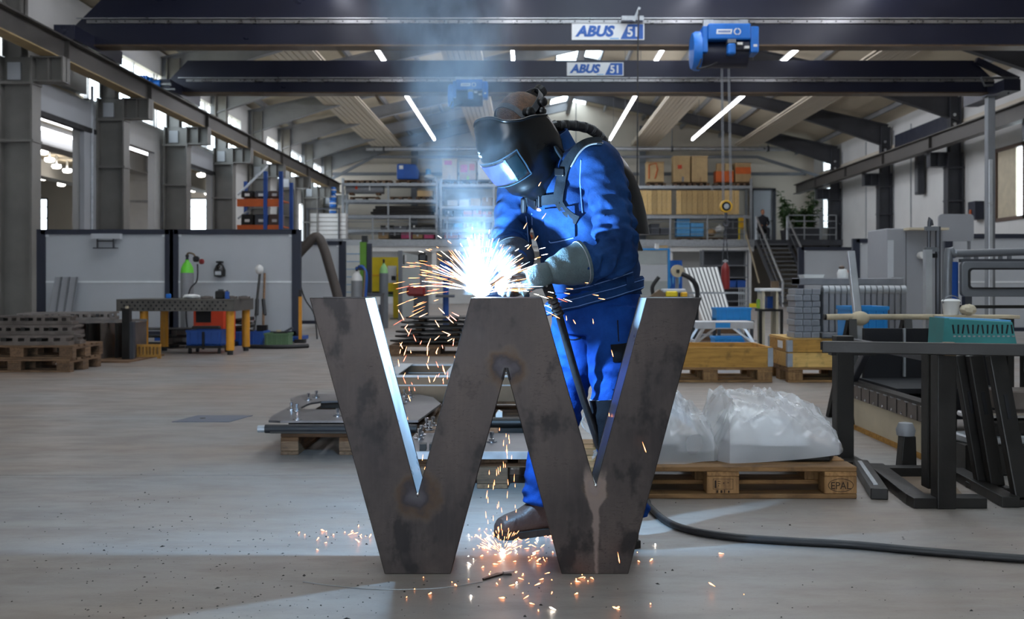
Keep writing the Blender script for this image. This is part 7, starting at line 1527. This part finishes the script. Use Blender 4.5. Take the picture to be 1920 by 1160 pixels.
ribbon([(1130, 272), (1106, 275), (1090, 288), (1074, 312)], 0.004, 'reflective_piping', 'cabinet_grey', JT, 0.008, 0.005, sub=8)
# respirator backpack, hose and belt
BK = V((0.70, 0.714, 0.0)); LT = V((0.70, -0.714, 0.0)); UPB = V((-0.34, -0.10, 0.93)).normalized()
pc0 = V((0.195, 3.965, 1.35)) + BK * 0.20
M = Matrix((LT, BK, UPB)).transposed().to_4x4(); M.translation = pc0
mb = MB(M); rings = []
for k in range(9):
    v = k / 8; z = -0.20 + 0.40 * v; e = 0.80 + 0.20 * math.sin(PI * min(1, v * 1.05)) ; hw = 0.125 * e * (1 - 0.35 * max(0, v - 0.7) / 0.3); hd = 0.060 * e
    rings.append([(hw * math.copysign(abs(math.cos(a)) ** 0.5, math.cos(a)), 0.01 + hd * math.copysign(abs(math.sin(a)) ** 0.6, math.sin(a)), z) for a in [2 * PI * j / 28 for j in range(28)]])
pk = mb.loft(rings).build('respirator_pack', 'black_plastic', wel, world=True, smooth=50)
MB(M).box(-0.10, 0.10, -0.075, -0.045, -0.24, 0.19).build('back_pad', 'webbing', pk, world=True, bev=0.012)
MB(M).box(-0.02, 0.02, -0.05, 0.06, -0.27, -0.19).build('lower_latch', 'black_plastic', pk, world=True, bev=0.006)
hz = bez([P(1034, 238, 3.945), P(1055, 235, 3.965), P(1082, 236, 3.99), P(1108, 243, 4.02), P(1128, 260, 4.05), P(1137, 278, 4.07), pc0 + UPB * 0.18 + BK * 0.02], 16)
MB().tube(hz, [0.0195 + 0.0022 * math.cos(k * PI * 0.9) for k in range(len(hz))], 16).build('breathing_hose', 'black_rubber', wel, world=True, smooth=80)
MB().tube([P(1026, 240, 3.935), P(1042, 236, 3.95)], [0.022, 0.024], 16).build('hose_connector', 'black_plastic', wel, world=True)
onj(1176, 556, (0.05, 0.07, 0.04), 'belt_pouch', 'black_rubber', 0.02)
# helmet
HC = P(982, 279, 3.84)
def tab(z, T):
    for (z0, a), (z1, c) in zip(T, T[1:]):
        if z <= z1: f = max(0, (z - z0) / (z1 - z0)); f = f * f * (3 - 2 * f); return a + (c - a) * f
    return T[-1][1]
FT = [(-0.175, 0.092), (-0.10, 0.142), (-0.03, 0.163), (0.04, 0.165), (0.10, 0.148), (0.15, 0.118), (0.195, 0.08)]
LTb = [(-0.175, 0.062), (-0.10, 0.100), (0.0, 0.120), (0.10, 0.122), (0.195, 0.105)]
def zmax(a): return 0.045 + 0.15 * max(0.0, math.cos(a * 0.62)) ** 1.2
def hel(a, z, grow=0.0):
    c, s = math.cos(a), math.sin(a); Fd, Ld = tab(z, FT), tab(z, LTb)
    return HC + UH * z + FH * ((Fd + grow) * math.copysign(abs(c) ** 0.80, c)) + LH * ((Ld + grow) * math.copysign(abs(s) ** 0.80, s))
NA, NV = 52, 30
g = [[hel(math.radians(-125 + 250 * i / NA), -0.175 + (zmax(math.radians(-125 + 250 * i / NA)) + 0.175) * j / NV) for i in range(NA + 1)] for j in range(NV + 1)]
helm = MB().loft(g, cap=False, close=False).build('helmet', 'helmet_black', wel, world=True, smooth=60)
so = helm.modifiers.new('solid', 'SOLIDIFY'); so.thickness = 0.005; so.offset = -1
def hpatch(a0, a1, v0, v1, grow0, grow1, name, mat, parent, n=20, m=10, rnd_=0.0):
    """panel following the shell between two heights above it"""
    top = []; W_ = n + 1
    def pt(i, j, gr):
        u, v = i / n, j / m
        return hel(math.radians(a0 + (a1 - a0) * u), v0 + (v1 - v0) * v, gr)
    vs = [pt(i, j, grow1) for j in range(m + 1) for i in range(W_)] + [pt(i, j, grow0) for j in range(m + 1) for i in range(W_)]; k = W_ * (m + 1); fs = []
    for j in range(m):
        for i in range(n):
            q = (j * W_ + i, j * W_ + i + 1, (j + 1) * W_ + i + 1, (j + 1) * W_ + i); fs += [q, tuple(k + x for x in q[::-1])]
    bd = [i for i in range(W_)] + [j * W_ + n for j in range(1, m + 1)] + [m * W_ + i for i in range(n - 1, -1, -1)] + [j * W_ for j in range(m - 1, 0, -1)]
    for a, c in zip(bd, bd[1:] + bd[:1]): fs.append((a, k + a, k + c, c))
    return MB().add(vs, fs).build(name, mat, parent, world=True, smooth=40)
hpatch(-56, 58, -0.055, 0.055, 0.0, 0.007, 'visor_frame', 'black_plastic', helm)
hpatch(-50, 32, -0.043, 0.043, 0.004, 0.0095, 'dark_lens', 'lens_violet', helm)
hpatch(36, 56, -0.043, 0.043, 0.004, 0.0095, 'side_lens', 'lens_dark', helm)
hpatch(32.2, 35.8, -0.048, 0.048, 0.004, 0.012, 'lens_divider', 'visor_edge', helm, 4, 8)
for v0, v1 in ((-0.057, -0.053), (0.053, 0.057)): hpatch(-57, 59, v0, v1, 0.0, 0.010, 'visor_rim', 'visor_edge', helm, 20, 2)
hpatch(58, 60, -0.055, 0.055, 0.0, 0.010, 'visor_rim', 'visor_edge', helm, 2, 10)
rm = [hel(math.radians(-125 + 250 * i / 60), zmax(math.radians(-125 + 250 * i / 60))) for i in range(61)]
MB().tube(rm, 0.005, 8).build('brow_rim', 'helmet_black', helm, world=True, smooth=60)
# printed name and mark on the brow
a0 = math.radians(-20)
pc1 = hel(a0, 0.075, 0.0015); tx = (hel(a0 + 0.05, 0.075) - hel(a0 - 0.05, 0.075)).normalized(); ty = (hel(a0, 0.085) - hel(a0, 0.065)).normalized(); tn = tx.cross(ty).normalized()
to = text('YOSHADCON', 0.013, 'sign_white', 'printed_name', helm, (0, 0, 0), (0, 0, 0), ext=0.0003, align='CENTER', sx=0.62)
Mx = Matrix((tx, ty, tn)).transposed().to_4x4(); Mx.translation = pc1 - OFF
to.matrix_local = Mx @ Matrix.Diagonal((0.62, 1, 1, 1))
MB(Matrix.Translation(OFF) @ Mx).prism([(-0.018, 0.016), (-0.006, 0.015), (-0.004, 0.011), (0.001, 0.0155), (0.02, 0.020), (0.004, 0.020), (-0.008, 0.021)], -0.0003, 0.0006, 'z').build('printed_mark', 'sign_white', helm, world=True)
# headgear
cb = hc + UH * 0.055 - FH * 0.005; ring = []
for j in range(41):
    a = 2 * PI * j / 40; c = cb + LH * (0.100 * math.cos(a)) + FH * (0.122 * math.sin(a)) - UH * (0.02 * math.sin(a)); ring.append((c, (c - cb).normalized()))
ribbon(None, 0.026, 'headband', 'band_grey', None, 0.0, 0.003, helm, pts=ring, smooth=60)
arc_ = []
for j in range(25):
    a = PI * j / 24; c = hc + LH * (0.093 * math.cos(a)) + UH * (0.03 + 0.093 * math.sin(a)) + FH * 0.04; arc_.append((c, (c - hc).normalized()))
ribbon(None, 0.020, 'crown_band', 'band_grey', None, 0.0, 0.003, helm, pts=arc_, smooth=60)
kb = hc - FH * 0.135 + UH * 0.06
MB(Matrix((LH, UH, -FH)).transposed().to_4x4()).lathe([(0.002, 0), (0.024, 0), (0.026, 0.006), (0.026, 0.022), (0.018, 0.026), (0.002, 0.027)], n=16).build('ratchet_knob', 'black_rubber', helm).location = kb - OFF
MB().bar(cb - FH * 0.118, kb, 0.05, 0.02, up=LH).build('ratchet_arm', 'black_plastic', helm, world=True)
for dv, df, rr_ in ((0.105, 0.02, 0.020), (0.075, -0.03, 0.016), (0.10, -0.055, 0.018)):
    q = hc + LH * 0.108 + UH * (dv - 0.045) + FH * df
    M2 = Matrix((FH, UH, LH)).transposed().to_4x4(); M2.translation = q
    MB(M2).lathe([(0.002, -0.02), (rr_, -0.02), (rr_, 0.006), (rr_ * 0.6, 0.012), (0.002, 0.013)], n=14).build('pivot_knob', 'black_plastic', helm, world=True, smooth=40)
hpn = []
mb = MB(); rings = []
for k in range(6):                                    # soft neck seal behind the ear
    v = k / 5; c = HC + UH * (-0.10 + 0.15 * v) - FH * 0.045
    rings.append([c + LH * (0.112 * math.cos(a)) - FH * (0.055 * math.sin(a)) for a in [PI * j / 16 for j in range(17)]])
MB().loft(rings, cap=False, close=False).build('neck_seal', 'webbing', helm, world=True, smooth=60).modifiers.new('solid', 'SOLIDIFY').thickness = 0.006
# torch held in both hands
ARCP = V((PX(902, 3.575), 3.572, 0.930))
tor = thing('welding_torch', 'black welding torch with a bent neck held in the gloves', 'welding torch', (0.02, 3.6, 0.97)); TO = V(tor.location)
MB().tube(bez([V((0.075, 3.60, 0.955)), V((0.03, 3.60, 0.975)), V((-0.03, 3.605, 0.985)), V((-0.06, 3.60, 0.985))], 5), 0.016, 12).build('handle', 'black_plastic', tor, world=True, smooth=50)
MB().tube(bez([V((-0.06, 3.60, 0.985)), V((-0.095, 3.595, 0.983)), V((-0.120, 3.585, 0.968))], 5), 0.008, 10).build('bent_neck', 'brown_steel', tor, world=True, smooth=50); MB().tube([V((-0.116, 3.586, 0.970)), ARCP + V((0.018, 0.005, 0.018))], [0.011, 0.009], 12).build('nozzle', 'chrome', tor, world=True)
sp = bez([V((0.075, 3.60, 0.955)), P(1032, 552, 3.62), P(1048, 590, 3.66)], 24)
MB().tube(sp, [0.017 + 0.003 * math.cos(k * PI * 0.5) for k in range(len(sp))], 12).build('spring_sleeve', 'black_rubber', tor, world=True, smooth=60)
MB().tube(bez([P(1048, 590, 3.66), P(1062, 640, 3.70), P(1082, 710, 3.72), P(1103, 775, 3.73), P(1122, 830, 3.74), P(1150, 900, 3.80), V((0.33, 3.88, 0.06)), V((0.33, 3.98, 0.015))], 8), 0.0145, 12).build('torch_hose', 'black_rubber', tor, world=True, smooth=60)

# ================================================================== ARC, SPARKS, SMOKE, FLOOR DEBRIS
em('arc_core', '#e8f1ff', 160.0); em('spark_white', '#fff1e0', 26.0); em('spark_orange', '#ff9a5c', 9.0); em('spark_red', '#ff6a48', 5.0); em('spark_blue', '#cfe2ff', 22.0)
ar = thing('welding_arc', 'dazzling white blue welding arc on the top edge of the letter', 'welding arc', ARCP)
rr = random.Random(11)
mb = MB().ball((0, 0, 0.004), (0.030, 0.012, 0.014), 14, 10)
mb.build('arc_core', 'arc_core', ar)
lp = bpy.data.lights.new('arc_light', 'POINT'); lp.energy = ARC; lp.color = (0.34, 0.64, 1.0); lp.shadow_soft_size = 0.014
lo = bpy.data.objects.new('arc_light', lp); COL.objects.link(lo); lo.parent = ar; lo.location = (-0.018, 0.012, 0.048)
def streak(mb, a, c, r):
    a, c = V(a), V(c); t = (c - a).normalized(); u = t.orthogonal().normalized(); w = t.cross(u); m_ = a.lerp(c, 0.75)
    mb.add([a] + [m_ + (u * math.cos(k * PI / 2) + w * math.sin(k * PI / 2)) * r for k in range(4)] + [c], [(0, 1, 2), (0, 2, 3), (0, 3, 4), (0, 4, 1), (5, 2, 1), (5, 3, 2), (5, 4, 3), (5, 1, 4)])
sw, so_, sr, sb = MB(), MB(), MB(), MB()
def fan(n, a0, a1, r0, r1, l0, l1, rad, sets):
    for _ in range(n):
        a = math.radians(rr.uniform(a0, a1)); dep = rr.uniform(-0.5, 0.5); R0 = rr.uniform(r0, r1); L = rr.uniform(l0, l1)
        dv = V((math.cos(a), dep, math.sin(a))).normalized()
        st = ARCP + dv * R0 - V((0, 0, 0.9 * R0 * R0)); en = ARCP + dv * (R0 + L) - V((0, 0, 0.9 * (R0 + L) ** 2))
        if min(st.z, en.z) < 0.932 and (-0.23 < st.x < 0.02) and st.y < 3.6: continue
        streak(rr.choice(sets), st, en, rad * rr.uniform(0.7, 1.3))
fan(80, 6, 174, 0.01, 0.025, 0.015, 0.04, 0.0011, [sw, sb, sb])  # dense short streaks, partly sparks, partly lens bloom built as glowing shapes
fan(130, 10, 170, 0.03, 0.13, 0.05, 0.15, 0.00065, [sw, so_, sb, so_])
fan(42, 35, 150, 0.06, 0.2, 0.06, 0.14, 0.0008, [so_, sw, so_])
fan(34, 45, 130, 0.15, 0.34, 0.015, 0.04, 0.0011, [so_, sw])
fan(45, 135, 185, 0.08, 0.30, 0.02, 0.06, 0.0009, [so_, so_, sr])
fan(34, -2, 22, 0.04, 0.30, 0.02, 0.06, 0.0009, [so_, sr, sw])
# sparks bouncing and dropping in front of and below the letter top
drops = [(1208, 838, 3.3, 22, 70), (1160, 1045, 3.3, 22, 80), (1148, 662, 3.3, 14, 75), (1077, 603, 3.34, 10, 60), (1112, 602, 3.34, 10, 82), (1062, 596, 3.34, 10, 85), (1142, 777, 3.5, 7, 88), (1012, 345, 3.7, 10, 120), (1020, 405, 3.6, 14, 125), (985, 423, 3.6, 14, 120), (1006, 446, 3.55, 12, 125), (992, 463, 3.5, 12, 130), (1068, 541, 3.45, 14, 5), (1063, 550, 3.45, 12, 8), (1128, 560, 3.45, 14, 10), (1117, 553, 3.45, 12, 10), (1100, 530, 3.5, 7, 5), (1170, 500, 3.5, 1, 5)]
for px, py, d, L, ang in drops[:-1]:
    a = math.radians(ang); p = P(px, py, d); v = V((math.cos(a), 0, -math.sin(a))) * (L * d / F / 2)
    streak(so_, p - v, p + v, 0.0017)
for _ in range(60):                                      # falling through the left gap of the letter
    px = rr.uniform(742, 855); py = rr.uniform(575, 720) if rr.random() < 0.75 else rr.uniform(700, 880)
    if py > 720: px = 770 + (py - 720) * 0.1 + rr.uniform(-14, 26)
    d = rr.uniform(3.62, 3.9); a = math.radians(rr.uniform(60, 120) if py > 640 else rr.uniform(20, 160)); L = rr.uniform(5, 20)
    p = P(px, py, d); v = V((math.cos(a), 0, -math.sin(a))) * (L * d / F / 2); streak(rr.choice([so_, so_, sr]), p - v, p + v, 0.0015)
for _ in range(34):                                      # between the legs
    py = rr.uniform(800, 980); px = 940 + rr.uniform(-0.12, 0.12) * (py - 690); d = rr.uniform(3.5, 3.75); L = rr.uniform(5, 16)
    p = P(px, py, d); v = V((0.15 * rr.uniform(-1, 1), 0, -1)) * (L * d / F / 2); streak(so_, p - v, p + v, 0.0013)
# burst on the floor by the boot and scattered glowing grains
bc = zpt(942, 1036, 0.003)
for _ in range(90):
    a = math.radians(rr.uniform(25, 165)); dv = V((math.cos(a), rr.uniform(-0.5, 0.3), math.sin(a) * 0.9)); R0 = rr.uniform(0.004, 0.10); L = rr.uniform(0.008, 0.03)
    streak(so_, bc + dv * R0, bc + dv * (R0 + L), 0.0011)
for _ in range(12): a = rr.uniform(0, PI); streak(sw, bc, bc + V((0.012 * math.cos(a), 0, 0.018 * math.sin(a))), 0.0015)
for k in range(210):
    if k < 120: px, py = rr.gauss(1010, 85), 1000 + abs(rr.gauss(20, 60))
    elif k < 165: px, py = rr.gauss(955, 60), rr.gauss(1015, 28)
    elif k < 185: px, py = rr.gauss(640, 40), rr.gauss(1008, 14)
    else: px, py = rr.uniform(720, 1420), rr.uniform(1030, 1150)
    if py < 985: continue
    p = zpt(px, py, 0.004 if rr.random() < 0.8 else 0.02)
    if WX0 - 0.45 < p.x < WX0 + 0.46 and 3.33 < p.y < 3.62 and not (-0.15 < p.x - WX0 < 0.15): continue
    L = rr.choice([0.003, 0.005, 0.012, 0.02, 0.024]); a = rr.uniform(0, PI); v = V((math.cos(a), math.sin(a) * 0.6, rr.uniform(0, 0.5))) * L / 2
    p.z = max(p.z, 0.002 + abs(v.z)); streak(so_ if rr.random() < 0.9 else sw, p - v, p + v, rr.uniform(0.0015, 0.003))
for mb_, nm, mt, lb in ((sw, 'white_spark_shower', 'spark_white', 'white hot spark streaks fanning out from the arc'), (sb, 'blue_spark_bloom', 'spark_blue', 'bluish white spark streaks and bloom close around the arc'), (so_, 'orange_spark_shower', 'spark_orange', 'orange spark streaks in the air and scattered over the floor'), (sr, 'red_spark_shower', 'spark_red', 'dim red spark streaks beside and below the arc')):
    o = mb_.build(nm, mt, None, org=ARCP); tag(o, lb, 'sparks', kind='stuff')
# dark grit on the floor
mb = MB()
for _ in range(620):
    if rr.random() < 0.6: px, py = rr.gauss(450, 260), rr.uniform(930, 1160)
    else: px, py = rr.uniform(-50, 1950), rr.uniform(880, 1180)
    p = zpt(px, py, 0.0); r = rr.uniform(0.001, 0.0034) * (1.8 if rr.random() < 0.06 else 1); a = rr.uniform(0, PI)
    if 3.34 < p.y < 3.62 and abs(p.x - WX0) < 0.45: continue
    x, y = V((math.cos(a), math.sin(a), 0)) * r * rr.uniform(1, 2.2), V((-math.sin(a), math.cos(a), 0)) * r
    mb.add([p + x, p + y, p - x, p - y, p + V((0, 0, r * 0.9))], [(0, 1, 4), (1, 2, 4), (2, 3, 4), (3, 0, 4), (3, 2, 1, 0)])
o = mb.build('floor_grit', 'black_steel', None, org=(0, 3, 0)); tag(o, 'dark grinding grit and slag crumbs scattered over the concrete', 'grit', kind='stuff')
t = thing('slag_scrap', 'pale slag scrap lying on the floor between the feet of the letter', 'scrap', zpt(925, 1083, 0))
MB().prism([(-0.03, -0.03), (0.03, 0.03), (0.06, 0.025), (0.05, 0.045), (0.01, 0.04), (-0.035, -0.022)], 0, 0.006, 'z').build('flake', 'black_steel', t); MB().prism([(0.035, 0.025), (0.07, 0.04), (0.06, 0.05), (0.03, 0.036)], 0.0061, 0.012, 'z').build('bright_flake', 'galva', t)
t = thing('wire_offcut', 'thin pale wire curved over the floor in front of the left foot of the letter', 'wire', zpt(740, 1100, 0)); MB().tube(bez([zpt(568, 1090, 0.002), zpt(620, 1097, 0.002), zpt(700, 1104, 0.002), zpt(790, 1104, 0.002), zpt(850, 1099, 0.002), zpt(905, 1090, 0.002)], 8), 0.0014, 5).build('wire', 'galva', t, world=True)
# smoke rising from the arc
m = bpy.data.materials.new('smoke'); m.use_nodes = True; nt = m.node_tree; nt.nodes.clear(); MATS['smoke'] = m
out = N(nt, 'ShaderNodeOutputMaterial'); vs_ = N(nt, 'ShaderNodeVolumeScatter'); vs_.inputs['Color'].default_value = (0.85, 0.92, 1, 1); vs_.inputs['Anisotropy'].default_value = 0.1
g_ = N(nt, 'ShaderNodeNewGeometry'); sp_ = N(nt, 'ShaderNodeSeparateXYZ'); nt.links.new(g_.outputs['Position'], sp_.inputs[0])
Xn, Yn, Zn = sp_.outputs
hgt = math_(nt, 'SUBTRACT', Zn, ARCP.z)
mp = N(nt, 'ShaderNodeMapping'); nt.links.new(g_.outputs['Position'], mp.inputs[0]); mp.inputs['Scale'].default_value = (1, 1, 0.55)
wav = noisetex(nt, mp.outputs[0], 3.0, 3, 0.5); fin = noisetex(nt, mp.outputs[0], 8.0, 4, 0.6)
cx = math_(nt, 'ADD', math_(nt, 'ADD', ARCP.x - 0.02, math_(nt, 'MULTIPLY', hgt, -0.10)), math_(nt, 'MULTIPLY', math_(nt, 'SUBTRACT', wav, 0.5), 0.30))
wd_ = math_(nt, 'ADD', 0.06, math_(nt, 'MULTIPLY', hgt, 0.13))
dx = math_(nt, 'DIVIDE', math_(nt, 'SUBTRACT', Xn, cx), wd_); dy = math_(nt, 'DIVIDE', math_(nt, 'SUBTRACT', Yn, ARCP.y + 0.08), math_(nt, 'ADD', wd_, 0.03))
r2 = math_(nt, 'ADD', math_(nt, 'POWER', math_(nt, 'ABSOLUTE', dx), 2.0), math_(nt, 'POWER', math_(nt, 'ABSOLUTE', dy), 2.0))
den = maprange(nt, r2, 0.0, 2.2, 1.0, 0.0, True)
den = math_(nt, 'MULTIPLY', den, maprange(nt, fin, 0.38, 0.66, 0.0, 1.0))
den = math_(nt, 'MULTIPLY', den, maprange(nt, hgt, 0.0, 0.9, 0.25, 1.7))
nt.links.new(den, vs_.inputs['Density']); nt.links.new(vs_.outputs[0], out.inputs['Volume'])
sm = MB().box(-0.62, 0.12, ARCP.y - 0.22, ARCP.y + 0.42, 0.925, 2.25).build('welding_smoke', 'smoke', None, org=ARCP); tag(sm, 'thin bluish smoke plume rising from the welding arc', 'smoke', kind='stuff')
